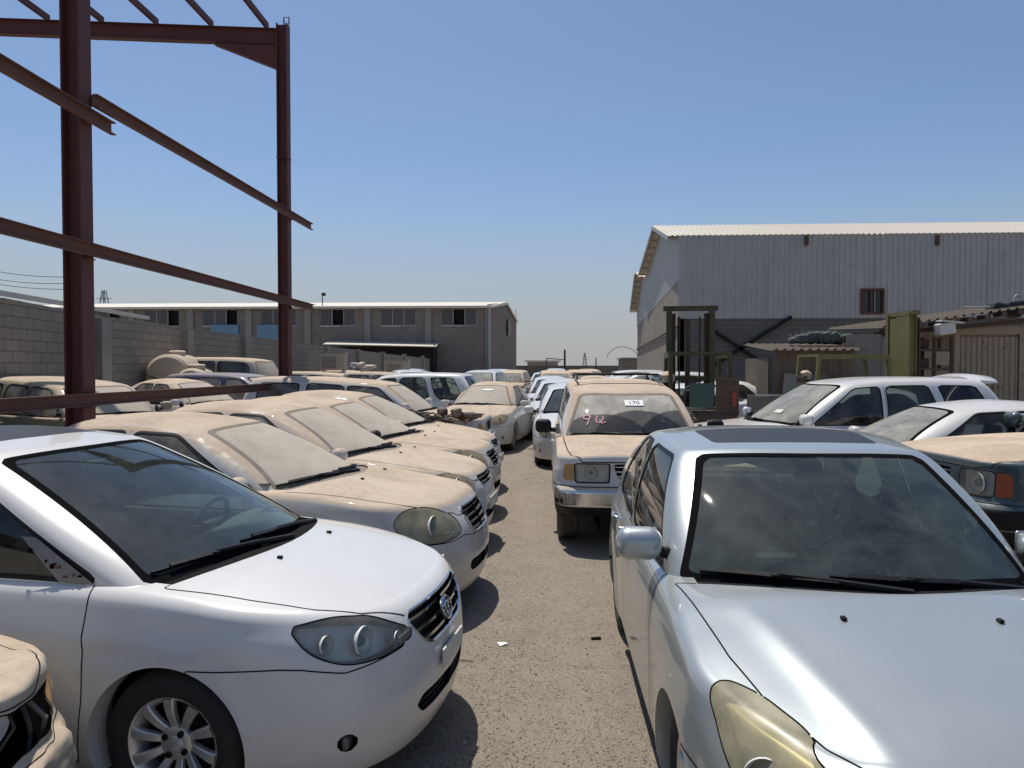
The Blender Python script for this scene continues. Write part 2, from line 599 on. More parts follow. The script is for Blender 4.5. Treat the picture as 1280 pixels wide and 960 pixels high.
# ------------------------------------------------------------------ car body surfaces
class Lower:
    """side wall wrapped round the plan outline + top sheet (bonnet, sills, boot lid)"""
    def __init__(s, sp):
        s.sp = sp
        c = catmull(sp['plan'], 24)
        seg = np.linalg.norm(np.diff(c, axis=0), axis=1)
        S = np.concatenate([[0], np.cumsum(seg)])
        s.L = S[-1]
        s.S = np.linspace(0, s.L, 600)
        s.O = np.stack([np.interp(s.S, S, c[:, 0]), np.interp(s.S, S, c[:, 1])], 1)
        for _ in range(3):
            s.O[1:-1] = .25*s.O[:-2]+.5*s.O[1:-1]+.25*s.O[2:]
        T = np.gradient(s.O, axis=0)
        T /= np.linalg.norm(T, axis=1, keepdims=True)
        s.Nn = np.stack([T[:, 1], -T[:, 0]], 1)
        s.Nn[0] = (1, 0); s.Nn[-1] = (-1, 0)
        s.pf, s.ps, s.pr = (pchip(*zip(*sp[k])) for k in ('prof_front', 'prof_side', 'prof_rear'))
        s.zb = pchip(*zip(*sp['zbot']))
        s.zc = pchip(*zip(*sp['zc'])); s.ze = pchip(*zip(*sp['ze']))
        s.r = sp.get('round', .05)
        s.fs = sp.get('front_blend', (.75, 1.35)); s.rs = sp.get('rear_blend', (.75, 1.35))
        xs = s.O[::-1, 0]; s.hwf = lambda x: np.interp(x, xs, s.O[::-1, 1])
        xx = np.linspace(s.O[-1, 0], s.O[0, 0], 200)
        s.hwx = np.array([np.interp(x, xs, s.O[::-1, 1]) for x in xx]); s.xx = xx
        s.zsh = np.full(600, .8)
        for _ in range(8):
            P = s._wallxy(s.S, s.zsh, s.zsh)
            s.zsh = s.H(P[:, 0], P[:, 1])
        s.ring = s._wallxy(s.S, s.zsh, s.zsh)
        e = sp.get('spine_end', .45)
        s.spx = np.clip(s.ring[:, 0], s.O[-1, 0]+e, s.O[0, 0]-e)
        d = np.stack([s.spx-s.ring[:, 0], -s.ring[:, 1]], 1)
        s.cl = np.maximum(np.linalg.norm(d, axis=1), 1e-4)
        s.cd = d/s.cl[:, None]
    def H(s, x, y):
        hw = np.maximum(np.interp(x, s.xx, s.hwx), .3)
        k = np.clip(np.abs(y)/hw, 0, 1.05)
        p = s.sp.get('crown', 2.6)
        z = s.ze(x)+(s.zc(x)-s.ze(x))*(1-k**p)
        ex = s.sp.get('hextra')
        if ex is not None: z = z+ex(x, y)
        return z
    def I(s, a, S):
        return np.interp(S, s.S, a)
    def prof(s, S, z):
        wf = 1-sstep(s.fs[0], s.fs[1], S)
        wr = 1-sstep(s.rs[0], s.rs[1], s.L-S)
        return wf*s.pf(z)+wr*s.pr(z)+(1-wf-wr)*s.ps(z)
    def _wallxy(s, S, z, zsh):
        ox, oy = s.I(s.O[:, 0], S), s.I(s.O[:, 1], S)
        nx, ny = s.I(s.Nn[:, 0], S), s.I(s.Nn[:, 1], S)
        q = np.clip((z-(zsh-s.r))/s.r, 0, 1)
        ins = s.prof(S, z)+s.r*(1-np.sqrt(np.maximum(0, 1-q*q)))
        fl = s.sp.get('flare', .012)
        rr = s.sp['arch_r']
        for xw in (s.sp['wb']/2, -s.sp['wb']/2):
            d = np.hypot(ox-xw, z-s.sp['wheel_r'])
            ins = ins - np.where(ny > .7, 1, 0)*fl*np.exp(-((d-rr)/.075)**2)*(z < zsh-.02)
        ex = s.sp.get('wextra')
        if ex is not None: ins = ins-ex(S, z, ox, s.L)
        return np.stack([ox-nx*ins, np.maximum(oy-ny*ins, 0)], -1)
    def ev(s, S, w):
        S = np.asarray(S, float); w = np.asarray(w, float)
        S, w = np.broadcast_arrays(S, w)
        zsh = s.I(s.zsh, S)
        z = np.minimum(w, zsh)
        P = s._wallxy(S, z, zsh)
        d = np.maximum(w-zsh, 0)
        d = np.minimum(d, s.I(s.cl, S))
        x = P[..., 0]+s.I(s.cd[:, 0], S)*d
        y = P[..., 1]+s.I(s.cd[:, 1], S)*d
        zz = np.where(d > 0, s.H(x, y), z)
        return np.stack([x, y, zz], -1)
    def evn(s, S, w):
        e = 2e-3
        S = np.asarray(S, float); w = np.asarray(w, float)
        du = s.ev(S+e, w)-s.ev(np.maximum(S-e, 0), w)
        dv = s.ev(S, w+e)-s.ev(S, w-e)
        n = np.cross(du, dv)
        return n/np.maximum(np.linalg.norm(n, axis=-1, keepdims=True), 1e-9)
    def mesh(s):
        n = int(s.L/s.sp.get('du', .035))
        u = np.linspace(0, s.L, n)
        nv = s.sp.get('nv', 18)
        zb = s.zb(s.I(s.O[:, 0], u)); zsh = s.I(s.zsh, u)
        rows = []
        for j in range(nv):
            rows.append(zb+(zsh-s.r-zb)*j/nv)
        for k in range(6):
            rows.append(zsh-s.r+s.r*math.sin(k/6*math.pi/2))
        nw = len(rows)
        nt = s.sp.get('nt', 18)
        cl = s.I(s.cl, u)
        for k in range(nt+1):
            t = k/nt
            rows.append(zsh+cl*t+(0 if k else 0))
        W = np.stack(rows, 1)
        U = np.repeat(u[:, None], W.shape[1], 1)
        X = s.ev(U, W)
        du = np.gradient(X, axis=0); dv = np.gradient(X, axis=1)
        N = np.cross(du, dv)
        N /= np.maximum(np.linalg.norm(N, axis=2, keepdims=True), 1e-12)
        e = 4e-3
        x, y = X[:, nw:, 0], X[:, nw:, 1]
        hx = (s.H(x+e, y)-s.H(x-e, y))/(2*e); hy = (s.H(x, y+e)-s.H(x, np.maximum(y-e, 0)))/(2*e)
        Nc = np.stack([-hx, -hy, np.ones_like(hx)], -1)
        Nc /= np.linalg.norm(Nc, axis=2, keepdims=True)
        b = np.linspace(0, 1, 3)[:, None]
        N[:, nw+1:] = Nc[:, 1:]
        for k, f in ((0, .5),):
            N[:, nw+k] = N[:, nw+k]*(1-f)+Nc[:, k]*f
        m = np.abs(X[..., 1]) < 1e-5
        N[m, 1] = 0
        N /= np.maximum(np.linalg.norm(N, axis=2, keepdims=True), 1e-12)
        A = np.stack([U, W], -1)
        return Surf.grid(X, A, 'body', N)

class Upper:
    """glasshouse: wall of lofted rings + roof sheet"""
    def __init__(s, sp, low):
        s.sp = sp; s.low = low
        g = sp['cab']
        s.g = g
        s.nf, s.nc, s.ns = sp.get('gseg', (12, 8, 30))
        s.zr = pchip(*zip(*g['roof']))
        s.base = s.outline(0.0); s.top = s.outline(1.0)
    def par(s, k, v):
        a = s.g[k]
        if isinstance(a, (int, float)): return a
        if len(a) == 2: return a[0]+(a[1]-a[0])*v
        return a[0]+(a[1]-a[0])*v+a[2]*4*v*(1-v)
    def outline(s, v):
        p = lambda k: s.par(k, v)
        xf, xr, hw, bf, br, rc, rcr = p('xf'), p('xr'), p('hw'), p('bowf'), p('bowr'), p('rc'), p('rcr')
        taper_f, taper_r = p('tf'), p('tr')
        hwF = hw*(1-taper_f); hwR = hw*(1-taper_r)
        pts = []
        def end(x0, bow, h, rc_, sgn):
            y = np.linspace(0, 1, s.nf)*(h-rc_)
            x = x0-sgn*bow*(y/h)**2
            a = np.stack([x, y], 1)
            sl = -sgn*2*bow*(h-rc_)/h**2
            P0 = a[-1]; P1 = np.array([P0[0]+sl*rc_*.9, h-.0]); 
            P2 = np.array([P1[0]-sgn*rc_*1.1, h])
            t = np.linspace(0, 1, s.nc+1)[1:, None]
            c = (1-t)**2*P0+2*t*(1-t)*P1+t*t*P2
            return np.vstack([a, c])
        F = end(xf, bf, hwF, rc, 1); B = end(xr, br, hwR, rcr, -1)[::-1]
        x = np.linspace(F[-1, 0], B[0, 0], s.ns+2)[1:-1]
        t = (F[-1, 0]-x)/(F[-1, 0]-B[0, 0])
        y = hwF+(hwR-hwF)*t+(hw-.5*(hwF+hwR))*4*t*(1-t)
        return np.vstack([F, np.stack([x, y], 1), B])
    def Hr(s, x, y, hwm):
        k = np.clip(np.abs(y)/hwm, 0, 1.05)
        return s.zr(x)-s.g.get('drop', .09)*k**s.g.get('rp', 2.6)
    def mesh(s):
        g = s.g
        nv = s.sp.get('gnv', 14); nt = s.sp.get('gnt', 10)
        n = len(s.top)
        hwm = s.top[:, 1].max()
        T = np.gradient(s.top, axis=0); T /= np.maximum(np.linalg.norm(T, axis=1, keepdims=True), 1e-9)
        nn = np.stack([T[:, 1], -T[:, 0]], 1); nn[0] = (1, 0); nn[-1] = (-1, 0)
        front = np.clip(nn[:, 0], 0, 1); rear = np.clip(-nn[:, 0], 0, 1)
        r = g.get('rs', .05)*(1-np.maximum(front, rear))+g.get('rf', .02)*front+g.get('rr', .02)*rear
        ring = s.top - nn*r[:, None]
        ring[:, 1] = np.maximum(ring[:, 1], 0)
        zt = s.Hr(ring[:, 0], ring[:, 1], hwm)
        zb = s.low.H(s.base[:, 0], s.base[:, 1])-.035
        if 'z0' in g: zb = np.minimum(zb, g['z0'])
        vs = list(np.linspace(0, 1, nv+1)[:-1])
        rows = []; vv = []
        sh = .86
        for v in list(np.linspace(0, sh, nv)):
            rows.append(v); vv.append(v)
        for k in range(1, 7):
            v = sh+(1-sh)*math.sin(k/6*math.pi/2); rows.append(v); vv.append(v)
        cols = []
        for v in vv:
            o = s.outline(v)
            z = zb+v*(zt-zb)
            q = np.clip((v-sh)/(1-sh), 0, 1)
            ins = r*(1-math.sqrt(max(0, 1-q*q)))
            P = o-nn*ins[:, None]
            P[:, 1] = np.maximum(P[:, 1], 0)
            # swell the glass a little
            sw = g.get('swell', .02)*4*v*(1-v)
            P = P+nn*sw
            P[0, 1] = 0; P[-1, 1] = 0
            cols.append(np.stack([P[:, 0], P[:, 1], z], 1))
        nw = len(cols)
        e = g.get('spine', .3)
        spx = np.clip(ring[:, 0], s.top[-1, 0]+e, s.top[0, 0]-e)
        for k in range(1, nt+1):
            t = k/nt
            x = ring[:, 0]*(1-t)+spx*t; y = ring[:, 1]*(1-t)
            cols.append(np.stack([x, y, s.Hr(x, y, hwm)], 1))
        X = np.stack(cols, 1)
        du = np.gradient(X, axis=0); dv = np.gradient(X, axis=1)
        N = np.cross(du, dv)
        N /= np.maximum(np.linalg.norm(N, axis=2, keepdims=True), 1e-12)
        e2 = 4e-3
        x, y = X[:, nw:, 0], X[:, nw:, 1]
        hx = (s.Hr(x+e2, y, hwm)-s.Hr(x-e2, y, hwm))/(2*e2); hy = (s.Hr(x, y+e2, hwm)-s.Hr(x, np.maximum(y-e2, 0), hwm))/(2*e2)
        Nc = np.stack([-hx, -hy, np.ones_like(hx)], -1)
        Nc /= np.linalg.norm(Nc, axis=2, keepdims=True)
        N[:, nw:] = Nc
        m = np.abs(X[..., 1]) < 1e-5
        N[m, 1] = 0
        N /= np.maximum(np.linalg.norm(N, axis=2, keepdims=True), 1e-12)
        vals = np.array(vv+[1+k/nt for k in range(1, nt+1)])
        U = np.repeat(np.arange(n)[:, None], X.shape[1], 1).astype(float)
        V = np.repeat(vals[None], n, 0)
        s.X = X; s.vals = vals; s.zb = zb; s.zt = zt; s.N = N
        return Surf.grid(X, np.stack([U, V], -1), 'shell', N)
    def at(s, u, v):
        """point and normal on the glasshouse by ring index u and level v"""
        j = np.interp(v, s.vals, np.arange(len(s.vals)))
        i = min(max(u, 0), len(s.top)-1.001)
        i0, j0 = int(i), min(int(j), len(s.vals)-2)
        a, b = i-i0, j-j0
        f = lambda Q: (Q[i0, j0]*(1-a)*(1-b)+Q[i0+1, j0]*a*(1-b)+Q[i0, j0+1]*(1-a)*b+Q[i0+1, j0+1]*a*b)
        n = f(s.N)
        return f(s.X), n/np.linalg.norm(n)
    def screen_at(s, y, v, rear=False):
        """point on the windscreen at lateral y and level v"""
        sgn = 1 if y >= 0 else -1
        us = np.linspace(0, s.nf+s.nc-1, 60)
        if rear: us = len(s.top)-1-us
        ys = np.array([s.at(u, v)[0][1] for u in us])
        u = np.interp(abs(y), ys, us)
        p, n = s.at(u, v)
        return Vector((p[0], sgn*p[1], p[2])), Vector((n[0], sgn*n[1], n[2]))

def loops(S, A, B):
    """chains of edges between areas tagged A and areas tagged B"""
    A = {A} if isinstance(A, str) else set(A); B = {B} if isinstance(B, str) else set(B)
    ed = {}
    for f, t in zip(S.F, S.T):
        k = 1 if t in A else (2 if t in B else 0)
        if not k: continue
        n = len(f)
        for i in range(n):
            a, b = f[i], f[(i+1) % n]
            ed.setdefault((min(a, b), max(a, b)), 0)
            ed[(min(a, b), max(a, b))] |= k
    adj = {}
    for (a, b), k in ed.items():
        if k == 3:
            adj.setdefault(a, set()).add(b); adj.setdefault(b, set()).add(a)
    out = []
    while adj:
        st = next((v for v in adj if len(adj[v]) == 1), next(iter(adj)))
        ch = [st]; cur = st
        while adj.get(cur):
            nx = adj[cur].pop()
            adj[nx].discard(cur)
            if not adj[cur]: adj.pop(cur)
            ch.append(nx); cur = nx
        if cur in adj and not adj[cur]: adj.pop(cur)
        if len(ch) > 2: out.append(ch)
    return out

def ribbon(mb, P, N, w, off=.0012, m=0, mirror=True):
    P = np.asarray(P, float); N = np.asarray(N, float)
    keep = [0]
    for i in range(1, len(P)):
        if np.linalg.norm(P[i]-P[keep[-1]]) > .006: keep.append(i)
    P = P[keep]; N = N[keep]
    if len(P) < 3: return
    T = np.gradient(P, axis=0); T /= np.maximum(np.linalg.norm(T, axis=1, keepdims=True), 1e-9)
    for _ in range(2):
        T[1:-1] = (T[:-2]+2*T[1:-1]+T[2:])/4
    S = np.cross(N, T); S /= np.maximum(np.linalg.norm(S, axis=1, keepdims=True), 1e-9)
    a = P+N*off+S*w/2; b = P+N*off-S*w/2
    n = len(P)
    for sg in ((1, -1) if mirror else (1,)):
        V = np.vstack([a, b])*[1, sg, 1]
        F = [((i, i+1, n+i+1, n+i) if sg < 0 else (i, n+i, n+i+1, i+1)) for i in range(n-1)]
        mb.add(V, F, m)

def tube_loop(mb, P, r, m=0, n=6, mirror=True, step=.015):
    keep = [0]
    for i in range(1, len(P)):
        if np.linalg.norm(P[i]-P[keep[-1]]) > step: keep.append(i)
    P = np.asarray(P)[keep]
    if len(P) < 2: return
    for sg in ((1, -1) if mirror else (1,)):
        mb.tube([tuple(p*[1, sg, 1]) for p in P], r, n, m)

# ------------------------------------------------------------------ wheels
def wheel_meshes(kind, R0, width, rim_r, mats):
    """tyre and rim meshes, axle along y, outer face towards +y"""
    w = width/2
    t = MB()
    sh = .035
    prof = [(rim_r-.005, -w*.78), (rim_r+.012, -w*.92), (R0-.06, -w), (R0-sh, -w*.97), (R0-.012, -w*.82), (R0-.002, -w*.6)]
    for gx in (-.42, -.14, .14, .42):
        prof += [(R0, w*(gx-.06)), (R0-.009, w*(gx-.045)), (R0-.009, w*(gx+.045)), (R0, w*(gx+.06))]
    prof += [(R0-.002, w*.6), (R0-.012, w*.82), (R0-sh, w*.97), (R0-.06, w), (R0-.075, w*1.0), (R0-.078, w*.985), (rim_r+.012, w*.92), (rim_r-.005, w*.78)]
    t.lathe(prof, 44)
    r = MB()
    # barrel and lip
    r.lathe([(rim_r-.012, -w*.8), (rim_r-.03, -w*.4), (rim_r-.03, w*.45), (rim_r-.016, w*.70), (rim_r-.004, w*.80), (rim_r+.006, w*.84), (rim_r+.008, w*.78), (rim_r-.005, w*.72)], 44)
    r.lathe([(rim_r*.86, -w*.1), (.05, -w*.1), (.0001, -w*.1)], 30, m=1)
    r.lathe([(rim_r*.74, 0), (rim_r*.74, w*.12), (.06, w*.12), (.05, w*.2)], 30, m=1)
    hub = .062
    if kind == 'steel':
        r.lathe([(rim_r-.03, w*.30), (rim_r*.80, w*.40), (rim_r*.62, w*.62), (rim_r*.42, w*.55), (hub, w*.46), (.03, w*.52), (.0001, w*.54)], 36, m=2)
        for k in range(10):
            a = 2*math.pi*k/10
            r.box((rim_r*.72*math.cos(a), w*.50, rim_r*.72*math.sin(a)), (.03, .012, .03), 1, Matrix.Rotation(-a, 3, 'Y'))
    else:
        ns = {'ten': 10, 'seven': 7, 'five': 5, 'six': 6}[kind]
        for k in range(ns):
            a = 2*math.pi*k/ns+.16
            wid0 = {10: .030, 7: .036, 5: .055, 6: .05}[ns]; wid1 = {10: .050, 7: .052, 5: .075, 6: .062}[ns]
            sec = []
            n = 6
            V = []; F = []
            for i in range(n+1):
                q = i/n
                rr = hub*.8+(rim_r-.012-hub*.8)*q
                hw = (wid0+(wid1-wid0)*q**1.3)/2
                y = w*(.60+.20*math.sin(q*math.pi*.55))+(-.02*(1-q)**2)
                d = .026
                prof2 = [(-hw, y-d), (-hw, y-.006), (-hw*.72, y), (hw*.72, y), (hw, y-.006), (hw, y-d)]
                for px, py in prof2:
                    tw = px*(1.0) + (.010*q*q if ns == 10 else 0)
                    V.append((rr*math.cos(a)-tw*math.sin(a), py, rr*math.sin(a)+tw*math.cos(a)))
            for i in range(n):
                for j in range(5):
                    F.append((i*6+j, i*6+j+1, (i+1)*6+j+1, (i+1)*6+j))
            r.add(V, F, 2)
        r.lathe([(hub+.012, w*.36), (hub+.008, w*.54), (hub-.006, w*.60), (.036, w*.62), (.032, w*.67), (.0001, w*.69)], 30, m=2)
        for k in range(4):
            a = 2*math.pi*k/4+.55
            r.lathe([(.0135, w*.5), (.0135, w*.685), (.010, w*.70), (.0095, w*.64), (.0001, w*.64)], 10, c=(.052*math.cos(a), 0, .052*math.sin(a)), m=1)
        r.lathe([(.026, w*.66), (.026, w*.70), (.022, w*.715), (.0001, w*.72)], 20, m=0)
    to = t.build('wheel', [mats[0]], smooth=True, auto=38)
    ro = r.build('rim', [mats[1], mats[2], mats[1]], smooth=True, auto=35)
    return to, ro

# ------------------------------------------------------------------ the car builder
def build_car(name, sp, paint, loc, rz, label, cat='car', group=None, opt=None):
    o = dict(sp.get('opt', {})); o.update(opt or {})
    root = empty(name, loc, rz, label, cat, group)
    low = Lower(sp); S = low.mesh()
    up = Upper(sp, low); G = up.mesh()
    wb2 = sp['wb']/2; wr = sp['wheel_r']; ar = sp['arch_r']
    # ---- lower cuts
    V = lambda: S.V
    for xw in (wb2, -wb2):
        f = np.hypot(S.V[:, 0]-xw, S.V[:, 2]-wr*1.02)-ar
        f = np.where(S.V[:, 1] > .4, f, 1.0)
        S.cut(f, 'arch', 'body')
    inner = up.outline(0.0)
    full = np.vstack([inner, inner[::-1]*[1, -1]])
    f = sdf(S.V[:, :2], full)+.03
    f = np.where(S.V[:, 2] > sp.get('sill_z', .6), f, 1.0)
    S.cut(f, 'hole', 'body')
    def swf(poly):
        return sdf(S.A[:, :2], poly)
    def mirror_poly(poly):
        return poly
    pf = sp.get('parts', {})
    # lamps, grille, intakes in (s along the outline, w up the surface)
    for nm in ('headlight', 'grille', 'intake', 'fog', 'marker', 'taillight', 'lower_intake'):
        if nm in pf:
            S.cut(swf(pf[nm]), nm, 'body')
    if 'hood' in pf:   # plan polygon
        f = np.maximum(sdf(S.V[:, :2], pf['hood']), pf['hood_z']-S.V[:, 2])
        S.cut(f, 'hood', 'body')
    if 'cowl' in pf:
        f = np.maximum(sdf(S.V[:, :2], pf['cowl']), .7-S.V[:, 2])
        S.cut(f, 'cowl', 'body')
    for k, poly in enumerate(pf.get('doors', [])):
        f = np.where((S.V[:, 1] > .5), sdf(S.V[:, [0, 2]], poly), 1.0)
        f = np.maximum(f, 0 - (S.V[:, 1]-.5))
        S.cut(f, 'door%d' % k, 'body')
    if 'bumper' in pf:
        S.cut(swf(pf['bumper']), 'bumper', 'body')
    if 'rear_bumper' in pf:
        S.cut(swf(pf['rear_bumper']), 'rear_bumper', 'body')
    if 'chrome_strip' in pf:
        S.cut(swf(pf['chrome_strip']), 'chrome_strip', ('bumper', 'body'))
    if 'black_low' in pf:
        S.cut(swf(pf['black_low']), 'black_low', ('bumper', 'body', 'rear_bumper'))
    # ---- upper cuts
    g = sp['cab']
    nF = up.nf+up.nc; nT = len(up.top)
    Xc = lambda v, k: np.interp(v, up.vals, up.X[k, :, 0])
    ic, ir = nF-1, nT-nF
    hgt = (up.zt-up.zb)[nF+5]
    lv0, lv1 = g.get('lv', (.10, .90))
    coords = lambda: np.stack([G.V[:, 0], G.A[:, 1]*hgt], 1)
    side_ok = lambda: (G.A[:, 0] > ic-up.nc*.75) & (G.A[:, 0] < ir+up.nc*.75) & (G.A[:, 1] < 1.0)
    for k, (kind, args) in enumerate(g['side']):
        # each side window: front edge and rear edge as (x at lv0, x at lv1) or 'A'/'C' with an offset
        xs = []
        for a in args[:2]:
            if a[0] == 'A': xs.append((Xc(lv0, ic)+a[1], Xc(lv1, ic)+a[2]))
            elif a[0] == 'C': xs.append((Xc(lv0, ir)+a[1], Xc(lv1, ir)+a[2]))
            else: xs.append((a[1], a[2]))
        l0 = args[2] if len(args) > 2 else lv0
        r1 = g.get('wr', .05)
        poly = rpoly([(xs[0][0], l0*hgt, .03), (xs[0][1], lv1*hgt, r1), (xs[1][1], lv1*hgt, r1), (xs[1][0], l0*hgt, .03)], .04)
        f = np.where(side_ok(), sdf(coords(), poly), 1.0)
        if g.get('trim', True):
            G.cut(f-g.get('trimw', .018), 'trim', ('shell',))
            f = np.where(side_ok(), sdf(coords(), poly), 1.0)
        G.cut(f, 'side%d' % k, ('shell', 'trim'))
    sl = np.linalg.norm(up.X[0, -1-sp.get('gnt', 10)]-up.X[0, 0])
    sm = g.get('screen_margin', .055)
    for nm, ok, kk in (('windshield', lambda: (G.A[:, 0] < ic-.2*up.nc) & (G.A[:, 1] < 1.0), ic), ('rear_window', lambda: (G.A[:, 0] > ir+.2*up.nc) & (G.A[:, 1] < 1.0), ir)):
        if nm == 'rear_window' and not g.get('rear_glass', True): continue
        yb = up.X[kk, 1, 1]-sm; yt = up.X[kk, len(up.vals)-1-sp.get('gnt', 10), 1]-sm*.6
        v0, v1 = g.get('sv', (.05, .955)) if nm == 'windshield' else g.get('rv', (.12, .94))
        poly = rpoly([(-yb, v0*sl, .02), (yb, v0*sl, .05), (yt, v1*sl, .05), (-yt, v1*sl, .05)], .05)
        gc = lambda: np.stack([G.V[:, 1], G.A[:, 1]*sl], 1)
        f = np.where(ok(), sdf(gc(), poly), 1.0)
        G.cut(f-.006, 'seal', ('shell', 'trim'))
        f = np.where(ok(), sdf(gc(), poly), 1.0)
        G.cut(f, nm, ('shell', 'seal'))
        if nm == 'windshield':
            f = np.where(G.A[:, 0] < ic+.1, G.A[:, 1]-v0-.004, 1.0)
            G.cut(f, 'seal', ('shell',))
        b = g.get('frit', .03)
        if b and nm == 'windshield':
            poly2 = rpoly([(-yb, (v0*sl+b*1.6), .02), (yb-b, v0*sl+b*1.6, .06), (yt-b, v1*sl-b*.8, .05), (-yt, v1*sl-b*.8, .05)], .05)
            f = sdf(gc(), poly2)
            f = np.where(ok(), -f, 1.0)
            G.cut(f, 'frit', ('windshield',))
    if 'sunroof' in g:
        f = np.where(G.A[:, 1] > 1.0, sdf(G.V[:, :2], g['sunroof']), 1.0)
        G.cut(f, 'sunroof', 'shell')
    # ---- emit
    def out(nm, surf, tags, mat, parent=root, side=None, push=0.0, extra=None):
        d = surf.take(tags, mirror=side is None, only_side=side)
        if d is None: return None
        v, n, a, f, t = d
        return mesh_obj(nm, v-n*push, f, mat, parent, N=n)
    body_tags = {'body', 'rear_bumper'}
    if not pf.get('bumper_split', True): body_tags.add('bumper')
    d1 = S.take(body_tags); d2 = G.take({'shell', 'trim', 'seal', 'frit'} if True else 0)
    n1 = len(d1[0])
    v = np.vstack([d1[0], d2[0]]); n = np.vstack([d1[1], d2[1]])
    fs = d1[3]+[tuple(i+n1 for i in f) for f in d2[3]]
    trim_mat = M['black'] if g.get('trim_black', True) else paint
    fm = [0]*len(d1[3])+[{'shell': 0, 'trim': 1, 'seal': 2, 'frit': 2}[t] for t in d2[4]]
    roof_paint = o.get('roof_paint', paint)
    if roof_paint is not paint:
        pass
    body = mesh_obj('body', v, fs, [paint, trim_mat, o.get('seal', M['seal'])], root, fm, N=n)
    if 'hood' in pf: out('hood', S, 'hood', o.get('hood_paint', paint))
    if 'bumper' in pf and pf.get('bumper_split', True): out('front_bumper', S, 'bumper', o.get('bumper_paint', paint))
    if 'cowl' in pf: out('cowl_panel', S, 'cowl', o.get('cowl', M['cowl']), push=.012)
    out('bumper_trim', S, 'black_low', M['black'])
    if 'chrome_strip' in pf:
        out('bumper_strip', S, 'chrome_strip', o.get('chrome', M['chrome']))
    sides = (1, -1)
    gl_side = o.get('side_glass', M['glass']); gl_ws = o.get('screen', M['glass_screen'])
    doors = {}
    for k in range(len(pf.get('doors', []))):
        for sd in sides:
            doors[(k, sd)] = out('door', S, 'door%d' % k, paint, side=sd)
    for k in range(len(g['side'])):
        for sd in sides:
            if (k, sd) in o.get('no_glass', ()): continue
            kind = g['side'][k][0]
            out('window', G, 'side%d' % k, gl_side if kind != 'rearq' else o.get('quarter_glass', gl_side), side=sd, push=.006)
    ws = out('windshield', G, 'windshield', gl_ws, push=.003)
    out('rear_window', G, 'rear_window', o.get('rear_glass', gl_side), push=.003)
    if 'sunroof' in g: out('sunroof', G, 'sunroof', M['sunroof'], push=-.001)
    # arch lips + liners + floor
    lip = MB()
    for ch in loops(S, 'arch', [t for t in set(S.T) if t != 'arch']):
        P = S.V[ch]
        n_ = len(P)
        for sg in (1, -1):
            a = P*[1, sg, 1]; b = (P-[0, .11, 0])*[1, sg, 1]
            lip.add(np.vstack([a, b]), [(i, i+1, n_+i+1, n_+i) for i in range(n_-1)], 0)
    for xw in (wb2, -wb2):
        for sg in (1, -1):
            prof = []
            nn_ = 14
            Vv = []; Ff = []
            for i in range(nn_+1):
                a = math.pi*(i/nn_)*1.06-.09
                for yy in (.40, sp['hw']-.07):
                    Vv.append((xw+(ar+.02)*math.cos(a), sg*yy, wr+(ar+.02)*math.sin(a)))
            for i in range(nn_):
                Ff.append((2*i, 2*i+1, 2*i+3, 2*i+2))
            lip.add(Vv, Ff, 1)
            lip.box((xw, sg*.42, wr+.12), (2*ar, .03, .62), 1)
    zlow = sp.get('floor_z', .24)
    lip.box(((wb2-wb2), 0, zlow+.08), (sp['wb']-2*ar-.02, sp['hw']*2-.12, .12), 1)
    lip.box((0, 0, zlow+.10), (sp['plan'][0][0]-sp['plan'][-1][0]-.5, .8, .14), 1)
    for sgx in (1, -1):
        xe = sp['plan'][0][0] if sgx > 0 else sp['plan'][-1][0]
        lip.box((sgx*(wb2+ar)/1+ (xe-sgx*(wb2+ar))*.30, 0, zlow+.09), (abs(xe-sgx*(wb2+ar))*.55, .9, .12), 1)
    lip.build('wheel_arch_liner', [paint, M['dark']], root, smooth=True, auto=30)
    # ---- panel gaps
    gp = MB()
    gw = sp.get('gap', .0055)
    tags = set(S.T)
    pairs = []
    if 'hood' in tags: pairs.append(('hood', tags-{'hood', 'arch', 'grille', 'cowl'}))
    if 'bumper' in tags: pairs.append(('bumper', tags & {'body', 'headlight', 'marker'}))
    if 'rear_bumper' in tags: pairs.append(('rear_bumper', tags & {'body', 'taillight'}))
    for k in range(len(pf.get('doors', []))):
        pairs.append(('door%d' % k, tags & {'body'}))
        if k: pairs.append(('door%d' % k, tags & {'door%d' % (k-1)}))
    if 'headlight' in tags: pairs.append(('headlight', tags & {'body'}))
    for a, b in pairs:
        for ch in loops(S, a, b):
            if len(ch) > 5: ribbon(gp, S.V[ch], S.N[ch], gw)
    # window-frame shut lines between the side windows
    if o.get('bline', True):
        for k in range(1, len(g['side'])):
            xb = g['side'][k][1][0]
            if xb[0] in 'AC': continue
            pts = []; nr = []
            for v_ in np.linspace(.03, .93, 12):
                x = xb[1]+(xb[2]-xb[1])*v_+.03
                row = [np.interp(v_, up.vals, up.X[i, :, 0]) for i in range(nT)]
                u = np.interp(-x, [-q for q in row], range(nT))
                p, n_ = up.at(u, v_)
                pts.append(p); nr.append(n_)
            ribbon(gp, pts, nr, gw)
    gp.build('panel_gap', [M['gap']], root)
    # ---- lamps
    lamp_parts(root, S, low, sp, o, pf)
    # ---- grille
    if 'grille' in pf: grille_part(root, S, low, sp, o, pf, 'grille', o.get('grille_style', 'bars'))
    if 'intake' in pf: grille_part(root, S, low, sp, o, pf, 'intake', 'intake')
    if 'lower_intake' in pf: grille_part(root, S, low, sp, o, pf, 'lower_intake', 'intake')
